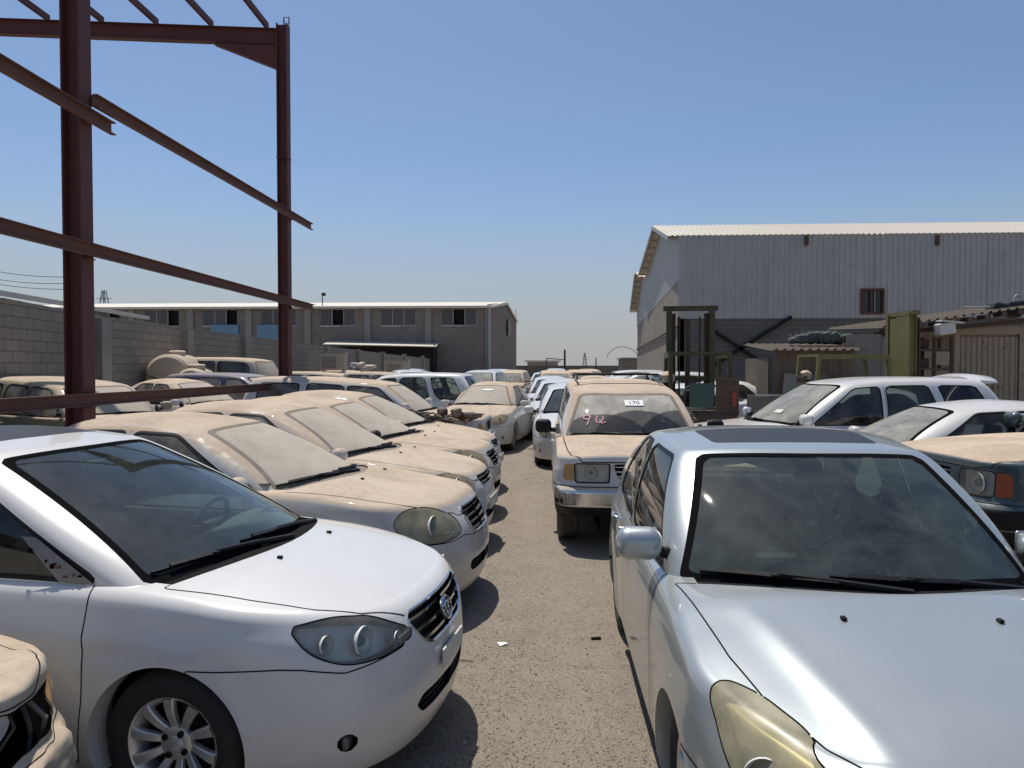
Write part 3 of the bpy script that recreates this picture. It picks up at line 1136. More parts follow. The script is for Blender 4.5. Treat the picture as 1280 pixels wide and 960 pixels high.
    if 'fog' in pf:
        for sd in sides:
            d = S.take('fog', False, sd)
            if d:
                v_, n_, a_, f_, t_ = d
                mb = MB()
                recess(mb, v_, n_, f_, .035, 0, 0)
                c = v_.mean(0); nn_ = n_.mean(0)
                mb.rbox(tuple(c-nn_*.02), (.03, .07, .06), .014, 1)
                mb.build('fog_light', [M['black'], M['lamp_dark']], root, smooth=True)
    # ---- wheels
    kind = o.get('rim', 'seven')
    tm, rm = o.get('tyre_mat', M['rubber']), o.get('rim_mat', M['alloy'])
    t0, r0 = wheel_meshes(kind, wr, sp.get('tw', .195), sp['rim_r'], (tm, rm, M['steel_dark']))
    first = True
    for xw in (wb2, -wb2):
        for sd in sides:
            if (xw > 0, sd) in o.get('no_wheel', ()): continue
            if first:
                t, r = t0, r0; first = False
            else:
                t, r = t0.copy(), r0.copy(); COL.objects.link(t); COL.objects.link(r)
            t.parent = root; r.parent = t
            t.location = (xw, sd*(sp['hw']-.035-sp.get('tw', .195)/2), wr)
            steer = o.get('steer', 0) if xw > 0 else 0
            t.rotation_euler = (0, 0, (0 if sd > 0 else math.pi)+steer)
    # ---- mirrors
    if 'mirror' in o and o['mirror']:
        mk = o['mirror']
        for sd in sides:
            if sd in mk.get('missing', ()): continue
            mb = MB()
            x, y, z = mk['pos']
            dx, dy, dz = mk.get('size', (.13, .20, .135))
            mb.rbox((x, y+dy/2+.05, z), (dx, dy, dz), min(dx, dz)*.46, 0, n=5)
            mb.rbox((x-dx*.47, y+dy/2+.05, z), (.02, dy*.84, dz*.8), .01, 2)
            mb.tube([(x+.0, y-.02, z-dz*.30), (x, y+.05, z-dz*.28), (x, y+.09, z-dz*.1)], [.032, .026, .026], 8, 1)
            mb.prism([(x+.08, z-.09), (x-.05, z-.09), (x-.04, z+.02)], 'y', y-.05, y-.005, 1)
            if sd < 0: mb.V = [(a, -b, c) for a, b, c in mb.V]; mb.F = [tuple(reversed(f)) for f in mb.F]
            mb.build('mirror', [mk.get('mat', paint), M['black'], M['chrome_dull']], root, smooth=True, auto=45)
    # ---- handles
    for k, (hx, hz) in enumerate(o.get('handles', [])):
        for sd in sides:
            par = doors.get((k, sd))
            if par is None: continue
            ss = np.interp(-hx, -low.O[:, 0], low.S)
            c = low.ev(ss, hz); n_ = low.evn(ss, hz)
            mb = MB()
            pts = []
            for q in np.linspace(-1, 1, 9):
                s_ = ss+q*.085
                p = low.ev(s_, hz); b_ = .022*(1-abs(q)**4)+.004
                p = p+n_*b_
                pts.append((p[0], sd*p[1], p[2]))
            mb.tube(pts, [.008]+[.013]*7+[.008], 8, 0)
            mb.build('handle', [o.get('handle_mat', paint)], par, smooth=True)
    # ---- wipers
    if o.get('wipers', True):
        wl = o.get('wiper_list', [(.10, .0, -.36, .085, .13), (.62, .0, .12, .085, .13)])
        for (y0, v0, y1, v1, lift) in wl:
            wiper(root, up, y0, v0, y1, v1, o.get('wiper_mat', M['black']))
    # washer nozzles
    if o.get('nozzles', True) and 'hood' in pf:
        for sg in (1, -1):
            mb = MB()
            x = pf.get('noz_x', .95); y = sg*.27
            mb.rbox((x, y, low.H(np.array(x), np.array(y))+.006), (.028, .02, .014), .006, 0)
            mb.build('washer_nozzle', [M['black']], root, smooth=True)
    if o.get('interior', True):
        interior(root, sp, up, low, o)
    if 'plate' in o:
        s_, w_, wd, ht = o['plate']
        c = low.ev(0.0, w_); n_ = low.evn(0.0, w_)
        mb = MB(); mb.rbox((c[0]+.012, 0, w_), (.012, wd, ht), .005, 0)
        mb.build('licence_plate', [M['plate']], root)
    return dict(root=root, low=low, up=up, S=S, G=G, doors=doors, sp=sp, paint=paint)

def recess(mb, v, n, f, depth, m_floor, m_wall, draft=0.0, dirv=None):
    """pocket: the area pushed inwards with side walls"""
    inn = v-(n*depth if dirv is None else np.asarray(dirv)*depth)
    if draft:
        c = inn.mean(0); inn = inn+(c-inn)*draft
    mb.add(inn, f, m_floor)
    bd = boundary(f)
    for a, b in bd:
        mb.add([v[a], v[b], inn[b], inn[a]], [(0, 1, 2, 3)], m_wall)

def lamp_parts(root, S, low, sp, o, pf):
    lens = o.get('lens', M['lens'])
    for nm, part in (('headlight', 'headlight'), ('marker', 'indicator'), ('taillight', 'taillight')):
        if nm not in pf: continue
        for sd in (1, -1):
            d = S.take(nm, False, sd)
            if d is None: continue
            v, n, a, f, t = d
            if nm != 'headlight':
                lm = M['red_lens'] if nm == 'taillight' else o.get('marker_mat', M['amber'])
                mesh_obj(part, v+n*.003, f, lm, root, N=n)
                continue
            mb = MB()
            mb.add(v, f, 0)
            recess(mb, v, n, f, .055, 1, 2, .06, (.8, 0, 0) if o.get('lamp_square') else None)
            # bowls and a projector behind the lens
            for (s_, w_, rr, mtl) in o.get('bowls', []):
                c = low.ev(s_, w_); nn_ = low.evn(s_, w_)
                ax = Vector((nn_[0]*.9+.55, nn_[1]*.35*1.0, nn_[2]*.25)).normalized()
                c = Vector(c)-Vector(nn_)*.030
                q = ax.to_track_quat('Z', 'Y').to_matrix().to_4x4()
                b = MB()
                b.lathe([(rr, .022), (rr*.98, .016), (rr*.82, -.004), (rr*.5, -.022), (rr*.2, -.03)], 24, 'z', m=mtl)
                b.lathe([(rr*1.03, .012), (rr*1.03, .022), (rr, .022), (rr*.99, .016)], 24, 'z', m=5)
                b.lathe([(rr*.42, -.024), (rr*.40, .0), (rr*.26, .014), (.0001, .019)], 18, 'z', m=4)
                b.xf(Matrix.Translation(c) @ q)
                if sd < 0:
                    b.V = [(x, -y, z) for x, y, z in b.V]; b.F = [tuple(reversed(g_)) for g_ in b.F]
                mb.add(b.V, b.F, 0); mb.m[-len(b.m):] = b.m
            ob = mb.build('headlight', [lens, o.get('lamp_floor', M['lamp_dark']), M['lamp_dark'], M['chrome'], M['glass_screen'], M['reflector']], root, smooth=True, auto=40)

def grille_part(root, S, low, sp, o, pf, nm, style):
    d = S.take(nm)
    if d is None: return
    v, n, a, f, t = d
    mb = MB()
    recess(mb, v, n, f, .05 if nm == 'grille' else .045, 0, 0, 0)
    poly = pf[nm]
    lo, hi = poly[:, 1].min(), poly[:, 1].max()
    smax = poly[:, 0].max()
    def span(w):
        ss = np.linspace(0, smax+.02, 200)
        k = sdf(np.stack([ss, np.full(200, w)], 1), poly) < -.004
        if not k.any(): return None
        return ss[k][0], ss[k][-1]
    def slat(w, h, depth, outp, m, taper=1.0):
        sp_ = span(w)
        if sp_ is None or sp_[1]-sp_[0] < .02: return
        s0, s1 = sp_
        ss = np.linspace(s0, s1, 16)
        P = low.ev(ss, np.full(16, w)); N = low.evn(ss, np.full(16, w))
        if s0 < .02:
            P[0, 1] = 0; N[0, 1] = 0
        for sg in (1, -1):
            Vv = []; Ff = []
            for i in range(16):
                b = P[i]-N[i]*outp
                dn = N[i]
                for (e, dz) in ((0, -h*.35), (.0, h*.35), (-depth, h/2), (-depth, -h/2)):
                    q = b+dn*e+np.array([0, 0, dz])
                    Vv.append((q[0], sg*q[1], q[2]))
            for i in range(15):
                for j in range(4):
                    k = (j+1) % 4
                    Ff.append((i*4+j, i*4+k, (i+1)*4+k, (i+1)*4+j))
            Ff.append((60, 61, 62, 63)); Ff.append((3, 2, 1, 0))
            if sg < 0: Ff = [tuple(reversed(q)) for q in Ff]
            mb.add(Vv, Ff, m)
    if style == 'bars':
        k = o.get('bars', 3)
        for i in range(k):
            w = lo+(hi-lo)*(i+.62)/(k+.25)
            slat(w, o.get('bar_h', .022), .022, .008, 1)
    elif style == 'fine':
        for w in np.arange(lo+.012, hi, .018):
            slat(w, .006, .012, .012, 2)
    elif style == 'intake':
        for w in np.arange(lo+.02, hi, .03):
            slat(w, .008, .02, .016, 0)
    # frame round the opening
    if nm == 'grille' and o.get('grille_frame', True):
        for ch in loops(S, nm, [t_ for t_ in set(S.T) if t_ != nm]):
            tube_loop(mb, S.V[ch]-S.N[ch]*.004, o.get('frame_r', .008), 1)
    mb.build('grille' if nm == 'grille' else 'air_intake', [M['black'], o.get('grille_mat', M['chrome']), M['lamp_dark']], root, smooth=True, auto=35)
    if nm == 'grille' and o.get('emblem'):
        wE, rx, rz_ = o['emblem']
        c = low.ev(0.0, wE); n_ = low.evn(0.0, wE)
        ax = Vector(n_).to_track_quat('Z', 'Y').to_matrix().to_4x4()
        b = MB()
        ring = lambda a_, b_, r_, off=(0, 0): b.tube([(off[0]+a_*math.cos(t_), off[1]+b_*math.sin(t_), .004) for t_ in np.linspace(0, 2*math.pi, 33)[:-1]], r_, 6, 0, closed=True)
        b.lathe([(1.0, 0), (.98, .1), (.0001, .12)], 28, 'z', m=1)
        b.V = [(x*rx*.95, y*rz_*.95, z*.03-.006) for x, y, z in b.V]
        ring(rx, rz_, .006)
        # plain bar-and-ring mark inside the oval
        b.tube([(-rx*.8, rz_*.35, .006), (0, rz_*.42, .008), (rx*.8, rz_*.35, .006)], .0035, 6, 0)
        ring(rx*.36, rz_*.80, .0035)
        # bring local +y to world up
        up_ = (ax.to_3x3() @ Vector((0, 1, 0)))
        ang = math.atan2(up_.y, up_.z)
        b.xf(Matrix.Translation(Vector(c)+Vector(n_)*.004) @ ax @ Matrix.Rotation(0, 4, 'Z'))
        b.build('emblem', [M['chrome'], M['lamp_dark']], root, smooth=True)

def wiper(root, up, y0, v0, y1, v1, mat):
    """arm from its pivot to the middle of a blade that lies along the screen"""
    a, n0 = up.screen_at(y0, v0)
    mb = MB()
    lean = .035 if y0 > y1 else -.035
    pts = []
    for q in np.linspace(0, 1, 9):
        y = y1-.30+.57*q
        y = max(-.68, min(.68, y))
        p, n = up.screen_at(y, v1+lean*(.5-q)*2*.75)
        pts.append((p, n))
    for i in range(8):
        (p, n), (p2, n2) = pts[i], pts[i+1]
        mb.bar(p+n*.008, p2+n2*.008, .008, .018, 0, n)
        if 1 <= i <= 6: mb.bar(p+n*.024, p2+n2*.024, .020, .010, 0, n)
    mid, nm_ = pts[4]
    b = a+n0*.02
    c = mid+nm_*.032
    mb.tube([tuple(b-Vector((0, 0, .015))), tuple(b+n0*.012), tuple((b*.45+c*.55)+nm_*.012), tuple(c)], [.018, .017, .012, .009], 6, 0)
    mb.rbox(tuple(mid+nm_*.027), (.03, .05, .012), .004, 0)
    mb.lathe([(.018, -.02), (.018, .012), (.010, .02), (.0001, .021)], 10, 'z', c=tuple(b))
    mb.build('wiper', [mat], root, smooth=True, auto=40)

def interior(root, sp, up, low, o):
    g = sp['cab']
    xb = up.base[0, 0]; xr = up.base[-1, 0]
    hw = up.base[:, 1].max()
    belt = float(low.H(np.array(0.0), np.array(hw)))
    sm = o.get('seat_mat', M['seat_dark']); dm = o.get('dash_mat', M['dash_dark'])
    tub = MB()
    zf = sp.get('cab_floor', .34)
    tub.box(((xb+xr)/2-.15, 0, zf), (xb-xr-.3, 2*hw-.12, .03), 0)
    for sg in (1, -1):
        tub.box(((xb+xr)/2-.1, sg*(hw-.035), (zf+belt)/2-.03), (xb-xr-.55, .03, belt-zf-.02), 0)
    tub.build('cabin_floor', [M['dash_dark']], root)
    # dashboard: rolled profile across the car
    xd = Xd = xb-.30
    zd = belt+.02
    prof = catmull([(xd+.24, zd-.05), (xd+.14, zd+.0), (xd+.02, zd+.03), (xd-.16, zd+.015), (xd-.22, zd-.06), (xd-.20, zd-.18), (xd-.12, zd-.36)], 5)
    mb = MB()
    ys = np.linspace(-hw+.06, hw-.06, 17)
    Vv = []; Ff = []
    k = len(prof)
    ys = np.linspace(-1, 1, 17)*(hw-.07)
    for y in ys:
        edge = (.12+.9*abs(g['bowf'][0]))*(abs(y)/hw)**2.4
        hood = .045*math.exp(-((y-sp.get('drv', .36))/.17)**4)
        for i, (x, z) in enumerate(prof):
            lift = hood*math.exp(-((x-(xd-.05))/.14)**2)
            Vv.append((x-edge*.75*(1 if x > xd else .3), y, z+lift))
    for i in range(16):
        for j in range(k-1):
            Ff.append((i*k+j, i*k+j+1, (i+1)*k+j+1, (i+1)*k+j))
    mb.add(Vv, Ff, 0)
    mesh_ = mb.build('dashboard', [dm], root, smooth=True, auto=60)
    # steering wheel
    dy = sp.get('drv', .36)
    st = MB()
    Rw = .185
    st.tube([(0, Rw*math.cos(a), Rw*math.sin(a)) for a in np.linspace(0, 2*math.pi, 29)[:-1]], .015, 8, 0, closed=True)
    st.rbox((.02, 0, 0), (.05, .15, .11), .02, 0)
    for a in (R(10), R(170), R(270)):
        st.bar((.01, .05*math.cos(a), .05*math.sin(a)), (0, Rw*math.cos(a), Rw*math.sin(a)), .03, .012, 0, (1, 0, 0))
    st.tube([(.02, 0, 0), (.22, 0, 0)], .03, 8, 0)
    st.xf(Matrix.Translation((xd-.36, dy, zd-.03)) @ Matrix.Rotation(R(24), 4, 'Y'))
    st.build('steering_wheel', [M['dash_dark']], root, smooth=True)
    # seats
    zs = sp.get('seat_z', .55)
    xs = sp.get('seat_x', xd-.78)
    zt = sp.get('seat_top', belt+.20)
    for sg in (1, -1):
        s = MB()
        s.rbox((xs, sg*.36, zs), (.50, .50, .17), .07, 0, n=4)
        rot = Matrix.Rotation(R(-16), 3, 'Y')
        hb = zt-.12-zs
        s.rbox((xs-.29, sg*.36, zs+hb/2-.02), (.16, .48, hb+.10), .07, 0, rot, 4)
        s.rbox((xs-.40, sg*.36, zt-.02), (.10, .27, .18), .05, 0, rot, 4)
        for e in (.05, -.05):
            s.tube([(xs-.37, sg*.36+e, zt-.18), (xs-.40, sg*.36+e, zt-.06)], .007, 6, 0)
        s.build('seat', [sm], root, smooth=True, auto=50)
    if o.get('rear_seat', True):
        s = MB()
        xq = xs-.85
        s.rbox((xq, 0, zs-.02), (.5, 1.2, .18), .07, 0, n=4)
        s.rbox((xq-.30, 0, zs+.27), (.16, 1.2, .62), .07, 0, Matrix.Rotation(R(-20), 3, 'Y'), 4)
        s.build('rear_bench', [sm], root, smooth=True, auto=50)
    if g.get('shelf', True):
        s = MB()
        s.box((xr+.33, 0, belt-.01), (.62, 2*hw-.25, .02), 0)
        s.build('parcel_shelf', [M['dash_dark']], root)
    # inside mirror
    p, n = up.screen_at(0.0, .86)
    s = MB()
    s.rbox((p.x-.06, 0, p.z-.05), (.03, .22, .06), .014, 0)
    s.tube([(p.x-.01, 0, p.z-.01), (p.x-.05, 0, p.z-.04)], .008, 6, 0)
    s.build('rear_view_mirror', [M['dash_dark']], root, smooth=True)
# ------------------------------------------------------------------ vehicle shapes
def smoothline(pts, n=8, closed=True):
    return catmull(pts, n, closed)

def hood_poly(rear_x, bow, hw_rear, side, front_x):
    """plan outline of a bonnet: rear edge bowed, side shut lines through the points of side, front edge"""
    rear = [(rear_x-bow*(y/hw_rear)**2, y) for y in np.linspace(-hw_rear, hw_rear, 15)]
    sd = [tuple(p) for p in side]
    fr = [(front_x, sd[-1][1]*.6), (front_x+.02, 0), (front_x, -sd[-1][1]*.6)]
    return np.array(rear+sd+fr+[(x, -y) for x, y in sd[::-1]])

def spec_sedan(**k):
    sp = dict(
        wb=2.60, hw=.855, wheel_r=.312, arch_r=.345, rim_r=.205, tw=.20,
        plan=[(2.26, 0), (2.245, .25), (2.19, .48), (2.08, .66), (1.90, .775), (1.66, .83), (1.3, .853), (.6, .865), (-.6, .865), (-1.3, .853), (-1.75, .82), (-2.05, .745), (-2.23, .60), (-2.32, .35), (-2.34, 0)],
        prof_front=[(.16, .08), (.22, .035), (.32, .012), (.45, .0), (.56, .012), (.64, .03), (.72, .065), (.80, .12), (.9, .18)],
        prof_side=[(.16, .06), (.22, .03), (.30, .012), (.45, .004), (.60, .004), (.70, .0), (.76, .008), (.86, .035), (.95, .075), (1.1, .11)],
        prof_rear=[(.16, .08), (.24, .03), (.36, .0), (.52, .0), (.60, .02), (.64, .045), (.80, .06), (.95, .085), (1.1, .11)],
        zbot=[(-2.4, .26), (-1.9, .22), (-1.0, .18), (1.0, .18), (1.75, .19), (2.3, .20)],
        zc=[(-2.4, 1.02), (-2.2, 1.07), (-1.75, 1.10), (-1.2, 1.02), (0, .95), (.7, .985), (1.03, 1.0), (1.3, .96), (1.6, .90), (1.9, .825), (2.1, .755), (2.26, .68)],
        ze=[(-2.4, .98), (-2.2, 1.01), (-1.75, 1.03), (-1.2, 1.00), (0, .945), (.5, .93), (.9, .905), (1.3, .855), (1.7, .79), (2.0, .735), (2.26, .66)],
        cab=dict(xf=(1.16, .18, .04), xr=(-1.86, -1.10, -.03), hw=(.775, .565, .02), bowf=(.34, .12), bowr=(.22, .10), rc=(.16, .12), rcr=(.16, .12), tf=(.03, .05), tr=(.04, .05),
                 roof=[(.36, 1.39), (.16, 1.415), (-.1, 1.45), (-.5, 1.478), (-.85, 1.465), (-1.1, 1.42), (-1.3, 1.36)], drop=.085,
                 side=[('front', (('A', -.03, -.05), ('B', -.33, -.36))), ('rear', (('B', -.41, -.43), ('C', .20, .10)))]),
        parts=dict(
            headlight=smoothline([(.50, .615), (.72, .600), (.86, .640), (1.00, .72), (1.085, .775), (1.00, .787), (.80, .765), (.60, .715), (.51, .665)]),
            grille=rpoly([(-.40, .705), (.40, .705), (.45, .685), (.36, .585), (.26, .555), (-.26, .555)], .03),
            lower_intake=rpoly([(-.30, .40), (.34, .41), (.40, .375), (.33, .32), (-.3, .31)], .02),
            fog=np.array([(.77+.045*math.cos(a), .345+.038*math.sin(a)) for a in np.linspace(0, 2*math.pi, 25)[:-1]]),
            hood=hood_poly(1.24, .36, .74, [(.92, .735), (1.1, .715), (1.5, .69), (1.8, .65), (2.02, .56), (2.14, .44)], 2.24), hood_z=.69,
            cowl=None,
            doors=[rpoly([(.68, .25), (.72, .50), (.70, .90), (.60, 1.06), (-.42, 1.10), (-.42, .25)], .03, 4), rpoly([(-.42, .25), (-.42, 1.12), (-1.26, 1.12), (-1.22, .9), (-.97, .62), (-.85, .44), (-.84, .25)], .05, 4)],
            bumper=np.array([(-.2, 0), (-.2, .70), (.43, .72), (.50, .66), (.53, .60), (.9, .57), (1.03, .585), (1.30, .595), (1.42, .60), (1.42, 0)]),
            rear_bumper=None,
            noz_x=1.34),
        opt=dict(rim='ten', bars=3, emblem=(.632, .075, .052), mirror=dict(pos=(.66, .80, 1.02)), handles=[(-.22, .82), (-1.08, .85)], bowls=[(.63, .665, .055, 5), (.80, .690, .052, 5)], plate=(0, .47, .46, .12)))
    sp['parts']['cowl'] = np.array([(.5, -.69), (1.34, -.69), (1.34, .69), (.5, .69)])
    L = Lower(sp).L
    sp['parts']['taillight'] = rpoly([(L-.95, .78), (L-.95, .94), (L-.48, .97), (L-.45, .76)], .05)
    sp['parts']['rear_bumper'] = np.array([(L+.2, 0), (L+.2, .62), (L-.9, .62), (L-1.25, .58), (L-1.35, .0)])
    deep(sp, k)
    return sp

def deep(d, u):
    for k, v in u.items():
        if isinstance(v, dict) and isinstance(d.get(k), dict): deep(d[k], v)
        else: d[k] = v
    return d
def spec_hero_silver(**k):
    """rounded saloon, seen from its front: tall teardrop lamps that run up the wings, creased bonnet"""
    def hextra(x, y):
        a = np.abs(y)
        yc = .60-.20*np.clip((x-1.2)/.9, 0, 1.1)
        q = (a-yc)/.055
        return .013*sstep(2.25, 1.9, x)*sstep(1.0, 1.35, x)*(1/(1+np.exp(-q*2.6))*-1.0+.5+.5*np.exp(-q*q))
    sp = spec_sedan(
        hextra=hextra, hw=.865, crown=3.6,
        plan=[(2.24, 0), (2.225, .25), (2.17, .50), (2.06, .69), (1.88, .80), (1.62, .85), (1.3, .868), (.6, .872), (-.6, .872), (-1.3, .86), (-1.75, .83), (-2.05, .755), (-2.23, .60), (-2.32, .35), (-2.34, 0)],
        prof_side=[(.16, .06), (.22, .03), (.30, .012), (.45, .004), (.60, .002), (.70, .0), (.78, .006), (.86, .022), (.95, .06), (1.1, .10)],
        zc=[(-2.4, 1.00), (-2.2, 1.06), (-1.75, 1.09), (-1.2, 1.02), (0, .95), (.7, .985), (1.08, .995), (1.3, .97), (1.6, .92), (1.9, .855), (2.08, .79), (2.24, .68)],
        ze=[(-2.4, .97), (-2.2, 1.01), (-1.75, 1.03), (-1.2, 1.00), (0, .945), (.5, .93), (.9, .91), (1.3, .885), (1.7, .825), (2.0, .75), (2.24, .65)],
        cab=dict(xf=(1.05, .22, .04), rc=(.10, .085), side=[('front', (('A', .0, -.02), ('B', -.33, -.36))), ('rear', (('B', -.41, -.43), ('C', .20, .10)))], bowf=(.30, .12), hw=(.82, .665, .02), drop=.048, sv=(.05, .96), frit=.028, screen_margin=.05,
                 roof=[(.42, 1.42), (.22, 1.45), (-.05, 1.48), (-.5, 1.508), (-.85, 1.49), (-1.1, 1.44), (-1.3, 1.37)],
                 sunroof=rpoly([(.0, -.43), (.04, -.25), (.05, 0), (.04, .25), (.0, .43), (-.42, .46), (-.42, -.46)], .04)),
        parts=dict(
            headlight=smoothline([(.36, .635), (.55, .605), (.80, .62), (.97, .68), (1.10, .765), (1.20, .865), (1.10, .90), (.92, .87), (.72, .805), (.52, .74), (.40, .69)]),
            grille=rpoly([(-.34, .72), (.34, .72), (.36, .69), (.30, .62), (-.3, .62)], .03),
            hood=hood_poly(1.115, .30, .78, [(.90, .765), (1.15, .745), (1.5, .71), (1.75, .655), (1.95, .55), (2.08, .43), (2.14, .36)], 2.2), hood_z=.70))
    deep(sp, dict(opt=dict(rim='seven', bars=2, bowls=[(.62, .665, .075, 5), (.88, .715, .06, 5)], emblem=None)))
    deep(sp, k)
    return sp

def spec_dusty_big(**k):
    """larger saloon with an upright bright grille and big egg-shaped lamps"""
    sp = spec_sedan(
        zc=[(-2.4, 1.02), (-2.2, 1.07), (-1.75, 1.10), (-1.2, 1.02), (0, .96), (.7, 1.0), (1.03, 1.02), (1.3, 1.0), (1.6, .96), (1.9, .915), (2.1, .86), (2.26, .77)],
        ze=[(-2.4, .98), (-2.2, 1.02), (-1.75, 1.04), (-1.2, 1.01), (0, .955), (.5, .945), (.9, .925), (1.3, .895), (1.7, .84), (2.0, .785), (2.26, .70)],
        parts=dict(
            headlight=smoothline([(.45, .665), (.60, .615), (.82, .61), (1.0, .67), (1.06, .755), (1.01, .825), (.86, .85), (.64, .825), (.48, .75)]),
            grille=rpoly([(-.30, .80), (.30, .80), (.34, .77), (.27, .62), (.20, .60), (-.20, .60)], .04),
            hood=hood_poly(1.24, .36, .74, [(.92, .735), (1.1, .72), (1.5, .70), (1.8, .66), (2.02, .56), (2.10, .42), (2.18, .32)], 2.24), hood_z=.755,
            bumper=np.array([(-.2, 0), (-.2, .60), (.27, .595), (.43, .62), (.60, .60), (.9, .60), (1.03, .625), (1.30, .635), (1.42, .64), (1.42, 0)]),
            lower_intake=rpoly([(-.30, .42), (.34, .42), (.38, .385), (.33, .33), (-.3, .32)], .02)),
        cab=dict(hw=(.775, .575, .02)))
    deep(sp, dict(opt=dict(rim='seven', bars=4, bar_h=.018, frame_r=.014, bowls=[(.74, .73, .075, 5)], emblem=None, plate=None, lamp_floor=M['reflector'])))
    sp['opt'].pop('plate')
    deep(sp, k)
    return sp

def spec_compact(**k):
    """short-nosed rounded saloon"""
    sp = spec_sedan(
        parts=dict(
            headlight=smoothline([(.46, .66), (.62, .63), (.80, .645), (.98, .71), (1.06, .78), (.96, .815), (.80, .82), (.60, .785), (.48, .73)]),
            grille=rpoly([(-.34, .765), (.34, .765), (.36, .74), (.27, .66), (-.27, .66)], .03)),
        zc=[(-2.4, 1.02), (-2.2, 1.07), (-1.75, 1.10), (-1.2, 1.02), (0, .96), (.7, 1.0), (1.03, 1.02), (1.3, .985), (1.6, .935), (1.9, .875), (2.1, .81), (2.26, .72)],
        ze=[(-2.4, .98), (-2.2, 1.02), (-1.75, 1.04), (-1.2, 1.01), (0, .955), (.5, .945), (.9, .925), (1.3, .89), (1.7, .83), (2.0, .77), (2.26, .68)],
        cab=dict(roof=[(.36, 1.41), (.16, 1.44), (-.1, 1.475), (-.5, 1.50), (-.85, 1.485), (-1.1, 1.44), (-1.3, 1.37)]))
    sp['parts']['hood_z'] = .73
    deep(sp, dict(opt=dict(rim='steel', bars=2, emblem=None, bowls=[(.72, .73, .06, 5)])))
    deep(sp, k)
    return sp

def lowres(sp, du=.06, nv=9, nt=9):
    sp.update(du=du, nv=nv, nt=nt, gseg=(8, 6, 16), gnv=9, gnt=6)
    return sp

def spec_suv(**k):
    """upright off-roader: flat nose, square lamps with amber corners, bright bumper bar"""
    sp = dict(
        wb=2.70, hw=.885, wheel_r=.365, arch_r=.415, rim_r=.205, tw=.235, floor_z=.38, sill_z=.8, cab_floor=.5, seat_z=.74, front_blend=(.80, 1.05), rear_blend=(.80, 1.05), crown=3.6, round=.035,
        plan=[(2.10, 0), (2.095, .45), (2.08, .66), (2.02, .795), (1.87, .862), (1.35, .882), (0, .885), (-1.35, .878), (-2.10, .85), (-2.33, .78), (-2.42, .60), (-2.44, .3), (-2.45, 0)],
        prof_front=[(.30, .12), (.40, .05), (.46, .0), (.62, .0), (.645, .02), (.66, .06), (.72, .07), (.95, .085), (1.05, .11)],
        prof_side=[(.30, .07), (.38, .02), (.55, .0), (.80, .0), (.86, .012), (.95, .018), (1.08, .04), (1.3, .07)],
        prof_rear=[(.30, .10), (.42, .0), (.60, .0), (.64, .05), (.9, .06), (1.2, .08)],
        zbot=[(-2.5, .42), (-1.8, .40), (-1.0, .36), (1.0, .36), (1.8, .36), (2.1, .36)],
        zc=[(-2.5, 1.05), (-2.2, 1.07), (0, 1.06), (.7, 1.09), (.95, 1.10), (1.4, 1.06), (1.8, 1.01), (2.0, .975), (2.1, .945)],
        ze=[(-2.5, 1.02), (-2.2, 1.05), (0, 1.045), (.7, 1.04), (.95, 1.03), (1.4, .995), (1.8, .955), (2.0, .925), (2.1, .905)],
        cab=dict(xf=(1.02, .30, .03), xr=(-2.38, -2.18, -.03), hw=(.815, .66, .015), bowf=(.20, .09), bowr=(.06, .05), rc=(.09, .08), rcr=(.10, .09), tf=(.015, .03), tr=(.02, .03), rp=4.5,
                 roof=[(.35, 1.535), (.2, 1.575), (-.1, 1.615), (-.6, 1.65), (-1.0, 1.68), (-1.8, 1.69), (-2.2, 1.67)], drop=.055, lv=(.10, .87), wr=.04, rs=.045,
                 side=[('front', (('A', -.04, -.05), ('B', -.36, -.38))), ('rear', (('B', -.44, -.46), ('B', -1.14, -1.10))), ('quarter', (('B', -1.30, -1.26), ('C', .16, .10)))], shelf=False, rv=(.14, .92)),
        parts=dict(
            headlight=rpoly([(.335, .70), (.70, .70), (.71, .89), (.325, .89)], .015),
            marker=rpoly([(.715, .715), (.90, .725), (.89, .88), (.72, .885)], .02),
            grille=rpoly([(-.2, .888), (.30, .888), (.25, .75), (.22, .735), (-.2, .735)], .02),
            hood=hood_poly(1.09, .22, .78, [(.90, .775), (1.3, .765), (1.7, .745), (1.93, .71), (2.02, .60)], 2.2), hood_z=.905,
            cowl=None,
            doors=[rpoly([(.90, .44), (.92, .75), (.86, 1.12), (-.40, 1.14), (-.40, .44)], .03, 4), rpoly([(-.40, .44), (-.40, 1.16), (-1.22, 1.16), (-1.20, .98), (-.98, .80), (-.90, .62), (-.90, .44)], .05, 4)],
            bumper=np.array([(-.2, 0), (-.2, .66), (.5, .66), (1.0, .66), (1.28, .66), (1.28, 0)]),
            chrome_strip=rpoly([(-.2, .475), (1.04, .475), (1.08, .50), (1.08, .60), (1.04, .625), (-.2, .625)], .02),
            black_low=np.array([(-.2, .0), (1.28, 0), (1.26, .465), (-.2, .465)]),
            noz_x=1.0),
        opt=dict(rim='six', bars=3, bar_h=.012, emblem=None, grille_frame=False, mirror=dict(pos=(.72, .86, 1.17), size=(.12, .19, .16)), handles=[(-.22, .90), (-1.04, .92)],
                 bowls=[(.52, .80, .07, 5)], lamp_square=True, wiper_list=[(.02, .0, -.42, .06, .1), (.58, .0, .16, .06, .1)]))
    sp['parts']['cowl'] = np.array([(.5, -.74), (1.2, -.74), (1.2, .74), (.5, .74)])
    L = Lower(sp).L
    sp['parts']['taillight'] = rpoly([(L-.92, .78), (L-.92, 1.0), (L-.74, 1.0), (L-.74, .78)], .03)
    sp['parts']['rear_bumper'] = np.array([(L+.2, 0), (L+.2, .63), (L-.9, .63), (L-1.2, .60), (L-1.2, .0)])
    deep(sp, k)
    return sp

